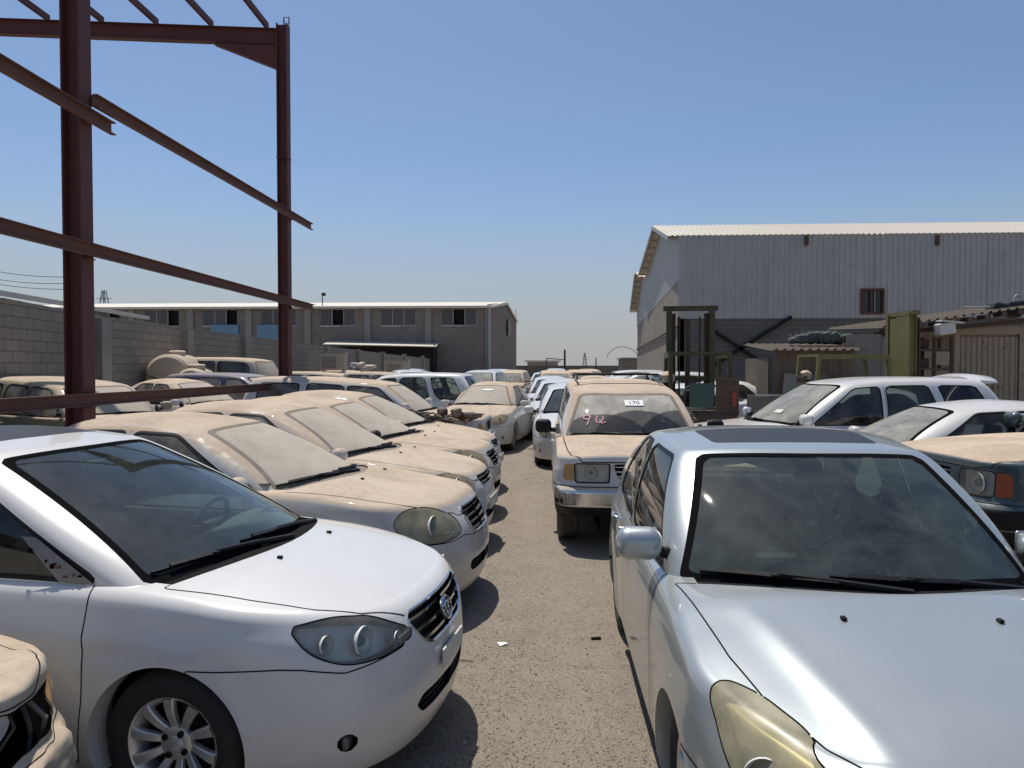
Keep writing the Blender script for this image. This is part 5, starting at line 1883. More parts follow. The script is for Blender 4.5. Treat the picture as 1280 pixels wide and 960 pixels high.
# ------------------------------------------------------------------ left building (two storeys of block, long low roof)
def left_building():
    Y = 88.0
    xr = aty(613, 400, Y).x
    z_e = aty(600, 383, Y).z; z_r = aty(600, 377, Y).z+.9
    zw1 = aty(600, 385.5, Y).z; zw0 = aty(600, 407, Y).z
    root = empty('workshop_building', (0, 0, 0), 0, 'long two-storey grey block building with a pale low roof, behind the left wall', 'building')
    cx = [aty(p, 400, Y).x for p in (54, 128, 202, 275, 348, 422, 497.5, 573.5)]
    hw = 2.15
    mb = MB()
    x0 = -66.0
    mb.box(((x0+xr)/2, Y+.2, zw0/2), (xr-x0, .4, zw0), 0)
    mb.box(((x0+xr)/2, Y+.2, (zw1+z_e)/2), (xr-x0, .4, z_e-zw1), 0)
    edges = [x0]+[e for c in cx for e in (c-hw, c+hw)]+[xr]
    for i in range(0, len(edges), 2):
        a, b = edges[i], edges[i+1]
        mb.box(((a+b)/2, Y+.2, (zw0+zw1)/2), (b-a, .4, zw1-zw0), 0)
    mb.build('wall', [B_left], root)
    # gable end, a little askew
    a = Vector((xr, Y, 0)); b = aty(645.5, 420, Y+22); b.z = 0
    mid = aty(631, 378, Y+11)
    zb = aty(645.5, 403, Y+22).z
    g = MB()
    t = (b-a)
    poly = [(0, 0), (1, 0), (1, zb), (.52, mid.z), (0, z_e+.25)]
    V = [tuple(a+t*p+Vector((0, 0, z))) for p, z in poly]
    nrm = Vector((t.y, -t.x, 0)).normalized()*-.4
    V += [tuple(Vector(v)+nrm) for v in V]
    g.add(V, [(0, 1, 2, 3, 4), (9, 8, 7, 6, 5)]+[(i, i+5, (i+1) % 5+5, (i+1) % 5) for i in range(5)])
    recalc(g.build('gable_wall', [B_left], root))
    r = MB()
    rz = mid.z
    mx = a+t*.52
    r.add([(x0-1, Y-.6, z_e+.05), (xr+.3, Y-.6, z_e+.05), (mx.x+.3, mx.y, rz+.1), (x0-1, mx.y, rz+.1), (b.x+.3, b.y+.4, zb+.05), (x0-1, b.y+.4, zb+.05),
           (x0-1, Y-.6, z_e-.22), (xr+.3, Y-.6, z_e-.22), (mx.x+.3, mx.y, rz-.25), (b.x+.3, b.y+.4, zb-.2)],
          [(0, 1, 2, 3), (3, 2, 4, 5), (6, 7, 1, 0), (7, 8, 2, 1), (8, 9, 4, 2)])
    r.build('roof', [B_roofw], root)
    for i in range(len(cx)-1):
        x = (cx[i]+cx[i+1])/2
        p = MB(); p.box((x, Y-.12, z_e/2-.1), (.75, .24, z_e-.2)); p.build('pilaster', [B_conc], root)
    p = MB(); p.box((xr-.3, Y-.14, z_e/2), (.6, .26, z_e-.1)); p.build('pilaster', [B_conc], root)
    p = MB(); p.tube([(xr-.1, Y-.4, .2), (xr-.1, Y-.4, z_e)], .14, 8); p.build('downpipe', [B_galv], root, smooth=True)
    opened = {2: 2, 3: 2, 5: 1, 7: 1, 1: 2}
    for i, c in enumerate(cx):
        w = MB()
        zc = (zw0+zw1)/2; h = zw1-zw0
        w.box((c, Y+.12, zw0+.05), (2*hw, .3, .1), 0); w.box((c, Y+.18, zw1-.04), (2*hw, .12, .08), 0)
        for k in range(4): w.box((c-hw+.04+k*(2*hw-.08)/3, Y+.2, zc), (.09, .1, h-.18), 0)
        w.box((c, Y+.7, zc), (2*hw+.3, .02, h+.3), 1)  # near-black sheet stands in for the unlit room inside
        w.box((c-.4*hw, Y-.06, zw0-.04), (hw*1.1, .16, .07), 2)
        f = w.build('window', [B_frame, B_dark, B_roofw], root)
        for k in range(3):
            if opened.get(i) == k: continue
            x = c-hw+.04+(k+.5)*(2*hw-.08)/3
            q = MB(); q.box((x, Y+.2, zc), ((2*hw-.08)/3-.10, .02, h-.2)); q.build('pane', [B_pane], f)
    # window in the gable
    q = MB(); c = a+t*.60+Vector((nrm.x*-.3, 0, 0)); zc = aty(632, 410, c.y).z
    q.box((c.x+.12, c.y, zc), (.2, 2.2, 2.1), 0); q.box((c.x+.24, c.y-.5, zc), (.03, 1.0, 1.9), 1)
    q.build('window', [B_frame, B_pane], root)
    # lean-to roof and a near-black sheet for the shade under it, against the facade
    c = MB()
    p0 = aty(405, 430, Y-3); p1 = aty(546, 433, Y-3)
    c.add([(p0.x, Y-3.5, p0.z), (p1.x, Y-3.5, p1.z), (p1.x, Y-.02, p1.z+.5), (p0.x, Y-.02, p0.z+.5)], [(0, 1, 2, 3)])
    c.add([(p0.x, Y-3.5, p0.z-.1), (p1.x, Y-3.5, p1.z-.1), (p1.x, Y-3.5, p1.z), (p0.x, Y-3.5, p0.z)], [(0, 1, 2, 3)])
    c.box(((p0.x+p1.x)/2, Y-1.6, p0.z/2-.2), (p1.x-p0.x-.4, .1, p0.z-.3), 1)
    for x in (p0.x+.2, p1.x-.2): c.box((x, Y-3.3, p0.z/2), (.12, .12, p0.z-.25), 2)
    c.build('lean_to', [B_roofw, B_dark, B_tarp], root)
    for px0, px1 in ((263, 298), (321, 356)):
        a0 = aty(px0, 406, Y-.3); a1 = aty(px1, 425, Y-.3)
        q = MB(); q.box(((a0.x+a1.x)/2, Y-.2, (a0.z+a1.z)/2), (a1.x-a0.x, .3, a0.z-a1.z))
        q.build('blue_shutter', [B_blue], root)
    c = MB(); p = aty(403, 372, Y+2)
    c.tube([(p.x, Y+2, z_e), (p.x, Y+2, p.z+.3)], .06, 6); c.rbox((p.x+.15, Y+2, p.z+.4), (.5, .3, .4), .1)
    c.build('roof_lamp', [B_tarp], root)
    return root
left_building()

# ------------------------------------------------------------------ left boundary wall
def left_wall():
    pts = [(-7.8, -4, 3.15), (-9.9, 13.4, 3.1), (-10.8, 17.5, 3.08), (-12.2, 33, 3.06), (-13.2, 60, 2.9), (-13.6, 84.5, 2.75)]
    root = empty('boundary_wall', (pts[0][0], pts[0][1], 0), 0, 'long grey block boundary wall with piers running back on the left', 'wall')
    mb = MB()
    rr = random.Random(3)
    for (x0, y0, h0), (x1, y1, h1) in zip(pts, pts[1:]):
        d = Vector((x1-x0, y1-y0, 0)); n = Vector((-d.y, d.x, 0)).normalized()*.2
        V = []
        k = max(2, int(d.length/.42))
        top = []
        for i in range(k+1):
            f = i/k; z = h0+(h1-h0)*f+rr.uniform(-.012, .012)
            for q in (0, 1): top.append((x0+d.x*f+n.x*q, y0+d.y*f+n.y*q, z))
        F = []
        V = top+[(a, b, -.1) for a, b, c in top]; m = len(top)
        for i in range(k):
            a = 2*i
            F += [(a, a+1, a+3, a+2), (a, a+2, a+2+m, a+m), (a+1, a+1+m, a+3+m, a+3)]
        F += [(0, m, m+1, 1), (m-2, m-1, 2*m-1, 2*m-2)]
        mb.add([(a-pts[0][0], b-pts[0][1], c) for a, b, c in V], F)
    recalc(mb.build('wall', [B_wall], root))
    ys = [6, 11, 17.2, 22.4, 28.0, 34, 41, 49, 58, 68, 79]
    for y in ys:
        for (x0, y0, h0), (x1, y1, h1) in zip(pts, pts[1:]):
            if y0 <= y < y1:
                f = (y-y0)/(y1-y0)
                p = MB(); p.box((x0+(x1-x0)*f+.03-pts[0][0], y-pts[0][1], 1.50), (.34, .38, 3.04))
                p.build('pier', [B_conc], root)
left_wall()
# low roof that shows above the wall at the far left
def left_shed():
    root = empty('tin_shed', (-12, 14, 0), 0, 'low tin-roofed shed behind the left boundary wall', 'shed')
    e0 = Vector((-10.3, 12.4, 3.30)); e1 = Vector((-11.6, 21.0, 3.30))
    mb = MB()
    d = e1-e0
    o = root.location
    corrugated(mb, e0-o, d.normalized(), Vector((-.93, -.07, .14)), Vector((.14, 0, .99)), d.length, 6, .2, .03)
    mb.build('roof', [B_rust], root)
    mb = MB(); mb.bar(e0-o+Vector((0, 0, -.02)), e1-o+Vector((0, 0, -.02)), .05, .1); mb.build('fascia', [B_roofw], root)
    mb = MB(); mb.box((-1.2, 2.6, 1.55), (3.0, 6.6, 3.0)); mb.build('wall', [B_left], root)
    mb = MB(); mb.add([(-10, -8, 3.3), (-2.2, -5, 3.9), (-2.0, 5, 3.55), (-10, 5, 4.6)], [(0, 1, 2, 3)]); mb.add([(-10, -8, 0), (-2.2, -5, 0), (-2, 5, 0), (-10, 5, 0), (-10, -8, 3.3), (-2.2, -5, 3.9), (-2.0, 5, 3.55), (-10, 5, 4.6)], [(0, 1, 5, 4), (1, 2, 6, 5)])
    mb.build('rear_roof', [B_dark], root)
left_shed()

# ------------------------------------------------------------------ red steel frame
def steel_frame():
    root = empty('steel_portal', (-4.9, 7.6, 0), 0, 'unfinished red-brown steel portal frame with columns, rafter and wall rails', 'steel frame')
    o = root.location
    c1 = Vector((-4.92, 7.55, 0)); c2 = Vector((-5.12, 14.2, 0))
    ztop = aty(353, 31, 14.2).z
    for c in (c1, c2):
        m = MB()
        cc = c-o
        m.ibeam(cc, cc+Vector((0, 0, ztop)), .20, .205, .018, .013, 0, (1, 0, 0))
        col = m.build('column', [B_oxide], root)
        m = MB(); m.box((cc.x, cc.y, .02), (.45, .45, .04)); m.box((cc.x, cc.y, 5.9), (.225, .225, .02)); m.build('base_plate', [B_oxide], col)
    # rafters towards the left, purlins over them
    for c in (c1, c2):
        m = MB()
        a = c-o+Vector((-.10, 0, ztop-.24)); b = a+Vector((-9, 0, .52))
        m.ibeam(a, b, .15, .30, .016, .012)
        m.prism([(a.x, a.z-.18), (a.x-1.25, a.z-.12), (a.x, a.z-.62)], 'y', a.y-.07, a.y+.07)
        m.build('rafter', [B_oxide], root)
    for i, x in enumerate((-.35, -1.45, -2.55, -3.65, -4.75, -5.85, -7.0)):
        m = MB(); z = ztop-.27+.18+.10+.52*(-x)/9
        m.bar((c2.x-o.x+x, c2.y-o.y+.12, z), (c1.x-o.x+x+.1, c1.y-o.y-7, z), .06, .12)
        m.build('purlin', [B_oxide], root)
    def rail(z0, z1, y0, y1, h=.125):
        m = MB()
        f = lambda y: -4.92+(y-7.55)*(-.20/6.65)
        a = Vector((f(y0)+.14, y0, z0))-o; b = Vector((f(y1)+.14, y1, z1))-o
        m.bar(a, b, .012, h); m.bar(a+Vector((.035, 0, h/2)), b+Vector((.035, 0, h/2)), .05, .01); m.bar(a+Vector((.035, 0, -h/2)), b+Vector((.035, 0, -h/2)), .05, .01)
        m.build('wall_rail', [B_oxide2], root)
    rail(4.66, 4.82, 7.6, 15.5); rail(4.52, 4.47, .5, 7.95)
    rail(3.05, 3.12, -1, 15.6)
    rail(1.55, 1.50, -1, 15.2, .12)
    for c in (c1, c2):
        for z in (1.52, 3.07, 4.62 if c is c1 else 4.80):
            m = MB(); q = c-o+Vector((.115, 0, z)); m.box(tuple(q+Vector((0, 0, -.075))), (.06, .14, .012)); m.box(tuple(q+Vector((-.012, 0, -.03))), (.01, .14, .10))
            for e in (-.04, .04): m.lathe([(.012, 0), (.012, .012), (.0001, .014)], 6, 'z', tuple(q+Vector((.005, e, -.068))))
            m.build('cleat', [B_brown], root)
    m = MB(); t = c2-o+Vector((0, 0, ztop))
    m.tube([t+Vector((.02, 0, 0)), t+Vector((.02, 0, .14)), t+Vector((.12, 0, .14)), t+Vector((.12, 0, 0))], .014, 6)
    m.build('lifting_eye', [B_brown], root, smooth=True)
steel_frame()

# ------------------------------------------------------------------ right warehouse
def warehouse():
    Y = 38.0
    x0 = aty(848, 400, Y).x
    x1 = x0+34
    zc = aty(848, 395.5, Y).z; ze = aty(848, 296.5, Y).z
    root = empty('warehouse', (x0, Y, 0), 0, 'big warehouse of shaded block below and grey ribbed cladding above, on the right', 'building')
    yr = 43.6; zr = aty(828, 284, yr).z
    yb = 50.5; zb = aty(806, 345, yb).z
    L = lambda x, y, z: (x-x0, y-Y, z)
    m = MB(); m.box(((x1-x0)/2, .15, zc/2), (x1-x0, .3, zc)); m.build('block_wall', [B_right], root)
    m = MB()
    wx0, wx1 = aty(1075, 380, Y).x-x0, aty(1104, 380, Y).x-x0
    wz0, wz1 = aty(1090, 393, Y).z, aty(1090, 361, Y).z
    corrugated(m, (-.02, -.06, zc-.12), (1, 0, 0), (0, 0, 1), (0, -1, 0), wx0+.02, ze-zc+.2, .27, .045)
    corrugated(m, (wx1, -.06, zc-.12), (1, 0, 0), (0, 0, 1), (0, -1, 0), x1-x0-wx1, ze-zc+.2, .27, .045)
    corrugated(m, (wx0, -.06, zc-.12), (1, 0, 0), (0, 0, 1), (0, -1, 0), wx1-wx0, wz0-zc+.12, .27, .045)
    corrugated(m, (wx0, -.06, wz1), (1, 0, 0), (0, 0, 1), (0, -1, 0), wx1-wx0, ze-wz1+.05, .27, .045)
    for s in (4.3, 9.7, 15.2): m.box((s, -.115, (zc+ze)/2), (.03, .012, ze-zc-.1), 1)
    m.build('cladding', [B_clad, B_frame], root)
    m = MB()
    wc = ((wx0+wx1)/2, -.02, (wz0+wz1)/2); ww, wh = wx1-wx0, wz1-wz0
    for a, b in (((wx0+.05, -.10, wc[2]), (.10, .14, wh)), ((wx1-.05, -.10, wc[2]), (.10, .14, wh)), ((wc[0], -.10, wz0+.05), (ww-.2, .14, .10)), ((wc[0], -.10, wz1-.05), (ww-.2, .14, .10)), ((wc[0]-.1, -.09, wc[2]), (.07, .1, wh-.2))): m.box(a, b, 0)
    f = m.build('window', [B_oxide], root)
    m = MB(); m.box((wc[0], -.03, wc[2]), (ww-.2, .02, wh-.2)); m.build('pane', [mat_plain('dark_window_pane', (.02, .021, .023), .15)], f)
    # west gable: block in its sun-toned colour up to a sloping line, cladding above
    zg = lambda y: ze+(zr-ze)*(y-Y)/(yr-Y) if y < yr else (zr+(zb-zr)*(y-yr)/(yb-yr) if y < yb else 0)
    yend = 55.3
    blk = lambda y: aty(848, 348, Y).z+(aty(797, 407, yend).z-aty(848, 348, Y).z)*(y-Y)/(yend-Y)
    m = MB()
    V = [(-.0, 0, 0), (-.0, yend-Y, 0), (0, yend-Y, blk(yend)), (0, 0, blk(Y))]
    V += [(a+.3, b, c) for a, b, c in V]
    m.add(V, [(0, 3, 2, 1), (4, 5, 6, 7), (0, 1, 5, 4), (1, 2, 6, 5), (2, 3, 7, 6), (3, 0, 4, 7)])
    recalc(m.build('gable_wall', [B_gable], root))
    m = MB()
    z2r = aty(803, 341, 52.4).z; z2e = aty(796, 388, yend).z
    top2 = lambda y: z2r+(z2e-z2r)*max(0, (y-52.4)/(yend-52.4)) if y >= yb else zg(y)
    ys = list(np.arange(Y, yend, .27))+[yend]
    V = []
    for i, y in enumerate(ys):
        d = -.03 if i % 2 else .02
        V += [(d, y-Y, blk(y)-.1), (d, y-Y, max(top2(y), blk(y)))]
    m.add(V, [(2*i, 2*i+1, 2*i+3, 2*i+2) for i in range(len(ys)-1)])
    m.build('gable_cladding', [B_clad], root)
    m = MB(); m.tube([(-.06, 0, aty(841, 409, Y).z), (-.06, yend-Y, aty(796, 437, yend).z)], .05, 6); m.build('conduit', [B_tarp], root, smooth=True)
    # roofs
    m = MB()
    s = Vector((0, yr-Y, zr-ze)); n = Vector((0, -(zr-ze), yr-Y)).normalized()
    oh = -s.normalized()*.12
    corrugated(m, Vector((-.55, 0, ze+.08))+oh, (1, 0, 0), s.normalized(), n, x1-x0+.5, s.length+.12, .27, .05)
    s2 = Vector((0, yb-yr, zb-zr)); n2 = Vector((0, zr-zb, yb-yr)).normalized()
    corrugated(m, Vector((-.55, yr-Y, zr+.08)), (1, 0, 0), s2.normalized(), n2, x1-x0+.5, s2.length, .27, .05)
    s3 = Vector((0, yend-52.4, z2e-z2r)); n3 = Vector((0, -s3.z, s3.y)).normalized()
    corrugated(m, Vector((-.5, 52.4-Y, z2r+.05)), (1, 0, 0), s3.normalized(), n3, x1-x0, s3.length+.3, .27, .05)
    s4 = Vector((0, 52.4-yb, z2r-zb+.1)); n4 = Vector((0, -s4.z, s4.y)).normalized()
    corrugated(m, Vector((-.5, yb-Y, zb-.05)), (1, 0, 0), s4.normalized(), n4, x1-x0, s4.length, .27, .05)
    m.build('roof', [B_roofw], root)
    m = MB()
    for a, b, c, d in ((0, ze, yr-Y, zr), (yr-Y, zr, yb-Y, zb), (52.4-Y, z2r, yend-Y, z2e)):
        k = 7
        for i in range(k):
            f = (i+.5)/k
            m.box((-.3, a+(c-a)*f, b+(d-b)*f-.10), (.5, .1, .12))
        m.bar((-.55, a, b-.05), (-.55, c, d-.05), .05, .2)
    m.build('verge_purlins', [B_frame], root)
    for px in (1007, 1170):
        m = MB(); p = aty(px, 301, Y); m.box((p.x-x0, -.16, p.z), (.16, .12, .5)); m.build('bracket', [B_brown], root)
    def brace(pa, pb, w=.17):
        a = aty(*pa, Y-.2); b = aty(*pb, Y-.2)
        m = MB(); m.bar((a.x-x0, -.14, a.z), (b.x-x0, -.14, b.z), .10, w, 0, (0, 0, 1)); m.build('brace', [B_dark], root)
    brace((884, 408), (957, 456)); brace((990, 396), (884, 462))
warehouse()

# ------------------------------------------------------------------ far distance
def far():
    Y = 125.0
    a = aty(640, 457, Y); b = aty(830, 459, Y)
    m = MB(); m.box(((a.x+b.x)/2, Y, a.z/2), (b.x-a.x+30, .3, a.z))
    tag(m.build('yard_end_wall', [block_mat('far_block', (.19, .165, .14), (.16, .14, .12), (.1, .09, .08), .4, .2)]), 'low brown block wall closing the far end of the yard', 'wall')
    # gate frame and pole
    r = empty('gate_frame', aty(695, 460, 118), 0, 'thin steel gate frame in front of the far wall', 'gate'); r.location.z = 0
    m = MB(); p0 = aty(683, 448, 118)-r.location; p1 = aty(706, 449.5, 118)-r.location
    m.tube([(p0.x, 0, 0), tuple(p0)], .07, 6); m.tube([tuple(p0), tuple(p1)], .07, 6); m.build('frame', [B_tarp], r)
    for (px, pt, lab, w) in ((706, 437, 'tall dark pole at the far end of the lane', .28), (745, 447, 'short thin pole right of the far pylon', .16), (645, 386, 'thin mast on the corner of the left building', .08)):
        p = aty(px, pt, 112); m = MB(); m.tube([(0, 0, 0), (0, 0, p.z)], [w/1.6, w/2], 8)
        o_ = m.build('utility_pole', [B_tarp], smooth=True); o_.location = (p.x, 112, 0); tag(o_, lab, 'pole')
    def pylon(px, pt, Y, lab):
        p = aty(px, pt, Y); H = p.z
        m = MB()
        w = H*.13
        for sx in (1, -1):
            for sy in (1, -1):
                m.bar((sx*w, sy*w, 0), (sx*w*.12, sy*w*.12, H), .35, .35)
            for k in range(6):
                z0, z1 = H*k/6, H*(k+1)/6
                f0, f1 = w*(1-.88*k/6), w*(1-.88*(k+1)/6)
                m.bar((sx*f0, -f0, z0), (-sx*f1, -f1, z1), .2, .2)
        for k, z in enumerate((.62, .76, .9)):
            m.bar((-w*(1.1-.2*k), 0, H*z), (w*(1.1-.2*k), 0, H*z), .3, .3)
        o_ = m.build('pylon', [mat_plain('pylon_steel_%d' % px, (.30, .31, .33), .7)]); o_.location = (p.x, Y, 0)
        tag(o_, lab, 'pylon')
    pylon(731, 441, 420, 'lattice power pylon far beyond the yard, above the lane')
    pylon(130, 363, 300, 'lattice power pylon above the roof of the left building')
    # low sheds at the right of the far wall
    r = empty('far_shed', aty(790, 470, 100), 0, 'low dark shed at the far right end of the lane', 'shed'); r.location.z = 0
    m = MB(); p = aty(771, 449, 100); q = aty(800, 449, 100)
    m.box((0, 0, p.z/2), (q.x-p.x, 6, p.z)); m.box((0, -.2, p.z+.1), (q.x-p.x+.6, 6.8, .15), 1); m.build('wall', [B_left, B_conc], r)
    r = empty('far_building', aty(700, 470, 150), 0, 'pale low roofed building behind the far wall', 'building'); r.location.z = 0
    m = MB(); p = aty(660, 452.5, 150); q = aty(697, 452.5, 150)
    m.box(((p.x+q.x)/2-r.location.x, 0, p.z/2), (q.x-p.x, 10, p.z)); m.build('wall', [B_conc], r)
    m = MB(); m.box(((p.x+q.x)/2-r.location.x, 0, p.z+.15), (q.x-p.x+1, 11, .3)); m.build('roof', [B_roofw], r)
    # arch of pipe by the shed
    m = MB(); c = aty(778, 449, 96)
    m.tube([(c.x+2.0*math.cos(a), 96, c.z+1.6*math.sin(a)) for a in np.linspace(.1, math.pi*.95, 14)], .035, 6)
    tag(m.build('pipe_hoop', [B_tarp], smooth=True), 'thin dark hoop of pipe standing over the far shed', 'pipe')
    # pole with insulators behind the left wall
    p = aty(112, 338, 24)
    r = empty('power_pole', (p.x, 24, 0), 0, 'power pole with insulators just right of the near red column', 'pole')
    m = MB(); m.tube([(0, 0, 0), (0, 0, p.z)], .06, 8); m.build('pole', [B_tarp], r, smooth=True)
    m = MB()
    for k in range(4):
        m.lathe([(.0001, 0), (.10, .02), (.10, .05), (.03, .07)], 10, 'z', c=(.02, 0, p.z-.7+k*.13))
    m.tube([(-.35, 0, p.z-.35), (.1, 0, p.z-.35)], .04, 6)
    m.tube([(0, 0, p.z-1.3), (-.06, 0, p.z-.7)], .03, 6)
    m.build('insulator', [B_tarp], r, smooth=True)
    for k, (y0, y1) in enumerate(((325, 334), (336, 338), (341, 336))):
        a = aty(-60, y0, 30); b = Vector((p.x, 24, p.z-.2-.2*k))
        pts = [a.lerp(b, t)+Vector((0, 0, -.25*4*t*(1-t))) for t in np.linspace(0, 1, 12)]
        m = MB(); m.tube(pts, .012, 5)
        tag(m.build('power_line', [B_tarp], smooth=True), ('top', 'middle', 'lowest')[k]+' of the thin power lines running left from the power pole', 'cable')
far()
# ------------------------------------------------------------------ more cars
def low(spf, **k):
    return lowres(spf(**k))
ROWR = 'cars parked nose in along the right of the lane'
# right row
sp = spec_suv(du=.035, plan=[(2.36, 0), (2.35, .40), (2.31, .62), (2.21, .77), (2.0, .85), (1.35, .878), (0, .885), (-1.35, .878), (-2.10, .85), (-2.33, .78), (-2.42, .60), (-2.44, .3), (-2.45, 0)],
    zc=[(-2.5, 1.05), (-2.2, 1.07), (0, 1.06), (.7, 1.09), (.95, 1.10), (1.4, 1.085), (1.8, 1.055), (2.1, 1.02), (2.25, .985), (2.36, .94)],
    ze=[(-2.5, 1.02), (-2.2, 1.05), (0, 1.045), (.7, 1.04), (.95, 1.03), (1.4, 1.01), (1.8, .985), (2.1, .955), (2.25, .93), (2.36, .90)],
    cab=dict(xf=(.98, .30, .03)),
    parts=dict(headlight=rpoly([(.40, .70), (.74, .70), (.75, .90), (.39, .90)], .03), marker=rpoly([(.755, .705), (.90, .715), (.90, .885), (.76, .895)], .02),
        hood=hood_poly(1.07, .22, .78, [(.90, .775), (1.3, .775), (1.7, .765), (2.05, .74), (2.2, .66), (2.28, .5)], 2.5), hood_z=.915,
        bumper=np.array([(-.2, 0), (-.2, .66), (.5, .66), (1.0, .66), (1.40, .66), (1.40, 0)])))
sp['parts']['chrome_strip'] = rpoly([(-.2, .475), (1.04, .475), (1.08, .50), (1.08, .60), (1.04, .625), (-.2, .625)], .02)
R4 = build_car('pickup_truck', sp, P_teal, nose(sp, 3.62, 7.05, 187), R(187), 'dark teal pickup with a sand-covered bonnet and square lamp with orange corner', 'pickup', ROWR,
    dict(hood_paint=P_tealdust, marker_mat=M['orange_red'], chrome=M['black'], lens=M['lens'], screen=M['glass_dust'], lamp_floor=M['reflector'], bowls=[(.56, .80, .085, 5)]))
sp = spec_sedan(du=.035, nv=16, nt=16)
R3 = build_car('parked_car', sp, P_white3, nose(sp, 2.45, 8.95, 181), R(181), 'white saloon with dark windows between the teal pickup and the silver wagon', 'car', ROWR,
    dict(screen=M['glass_half'], side_glass=M['glass']))
sp = spec_modern_suv(du=.035, nv=16, nt=16)
R5 = build_car('parked_car', sp, P_white3, nose(sp, 2.0, 10.75, 188), R(188), 'white and silver wagon with dark side windows and a rear spoiler, on the right', 'off-roader', ROWR,
    dict(screen=M['glass_half'], side_glass=M['glass'], mirror=dict(pos=(.82, .84, 1.16), size=(.13, .20, .15))))
def spoiler(car):
    mb = MB()
    V = []; F = []
    for y in np.linspace(-.56, .56, 13):
        b = .10*(abs(y)/.56)**3
        for (x, z) in ((-1.90, 1.735), (-2.05, 1.765), (-2.28, 1.745), (-2.30, 1.725), (-2.10, 1.715), (-1.92, 1.705)):
            V.append((x+b*.5, y, z-b*.9))
    for i in range(12):
        for j in range(6):
            F.append((i*6+j, i*6+(j+1) % 6, (i+1)*6+(j+1) % 6, (i+1)*6+j))
    F += [tuple(range(6)), tuple(range(77, 71, -1))]
    mb.add(V, F)
    recalc(mb.build('spoiler', [P_white3], car['root'], smooth=True))
spoiler(R5)
R4['root'].scale = (1.07, 1.07, 1.10)
sp = low(spec_compact)
R6 = build_car('parked_car', sp, P_white3, nose(sp, 3.0, 13.6, 180), R(180), 'white saloon whose bonnet shows just left of the grey bin', 'car', ROWR, dict(screen=M['glass_half']))
PROTO = R6
sp = low(spec_sedan)
R7 = build_car('parked_car', sp, P_white2, (2.75, 17.6, 0), R(180), 'silver-white saloon showing its sloping rear pillar behind the near forklift', 'car', None, dict(screen=M['glass_half'], side_glass=M['glass']))
R8 = copy_car(R6, (4.25, 20.2, 0), R(181), 'white saloon with a curved roof in front of the shaded warehouse wall', scale=(1, 1, 1.0))
sp = low(spec_modern_suv)
SUVP = build_car('parked_car', sp, P_white2, (2.6, 22.4, 0), R(176), 'white wagon whose roof shows through the near forklift', 'off-roader', None, dict(screen=M['glass_half']))
# cars behind the numbered off-roader, facing the camera
LANE = 'white cars queued behind the numbered off-roader'
sp = low(spec_wagon_rear, cab=dict(roof=[(.3, 1.41), (.1, 1.45), (-.15, 1.50), (-.5, 1.53), (-1.1, 1.53), (-1.7, 1.50), (-2.1, 1.44)]))
Q1 = build_car('parked_car', sp, P_white2, nose(sp, .57, 13.1, -90), R(-90), 'white wagon directly behind the numbered off-roader', 'car', LANE, dict(screen=M['glass_screen'], lens=M['lens_yellow']))
Q2 = copy_car(Q1, (.36, 20.6, 0), R(-91), 'white wagon second behind the numbered off-roader')
Q3 = copy_car(Q1, (.10, 26.2, 0), R(-90), 'white wagon third behind the numbered off-roader, farthest of the queue')
sp = low(spec_suv)
sp['opt']['roof_paint'] = None; sp['opt'].pop('roof_paint')
T1 = build_car('parked_car', sp, P_dustD, (.35, 35, 0), R(-88), 'tan dusty off-roader facing the camera far down the lane', 'off-roader', None, dict(dusty, screen=M['glass_half']))
# left, second row against the wall
OLV = build_car('parked_car', low(spec_suv), P_olive, (-7.9, 12.3, 0), R(-27), 'dusty olive double-cab vehicle beside the left red column', 'pickup', None, dict(dusty, side_glass=M['glass_half']))
S2 = copy_car(L5, (-8.4, 16.9, 0), R(-22), 'dusty white saloon below the water tanks by the wall', scale=(1.0, 1.0, 1.06), group='')
BLU = build_car('parked_car', low(spec_modern_suv), P_blue, (-7.2, 17.9, 0), R(-8), 'dark blue wagon behind the right red column', 'off-roader', None, dict(screen=M['glass_dust'], side_glass=M['glass_half']))
CAB = build_car('tanker_truck', low(spec_suv, cab=dict(xf=(1.0, .72, .02), roof=[(.8, 1.62), (.6, 1.68), (0, 1.74), (-.6, 1.76), (-1.2, 1.76), (-2.3, 1.74)])), P_dustD, (-8.9, 21.2, .38), R(-6), 'tan double-cab truck carrying water tanks, beside the left wall', 'truck', None, dict(dusty, side_glass=M['glass']))
W1 = copy_car(SUVP, (-4.0, 18.6, 0), R(174), 'white wagon seen from the side with roof luggage, beyond the left row', swap={P_white2.name: P_white3})
W2 = copy_car(SUVP, (-6.2, 33.5, 0), R(-70), 'white wagon in front of the left building, facing the camera')
W3 = copy_car(SUVP, (-2.9, 31.5, 0), R(-97), 'white wagon with open doors left of the lane, farther back')
D1 = copy_car(T1, (-4.8, 25.5, 0), R(-4), 'tan dusty off-roader behind the white wagon on the left')
D2 = copy_car(T1, (-7.4, 26.5, 0), R(-4), 'tan dusty off-roader by the left wall near the air conditioner')
GREY = copy_car(Q1, (-7.0, 29.5, 0), R(-8), 'grey saloon wagon by the left wall beyond the dusty off-roaders', swap={P_white2.name: P_grey})
FARG = 'cars parked far down the yard'
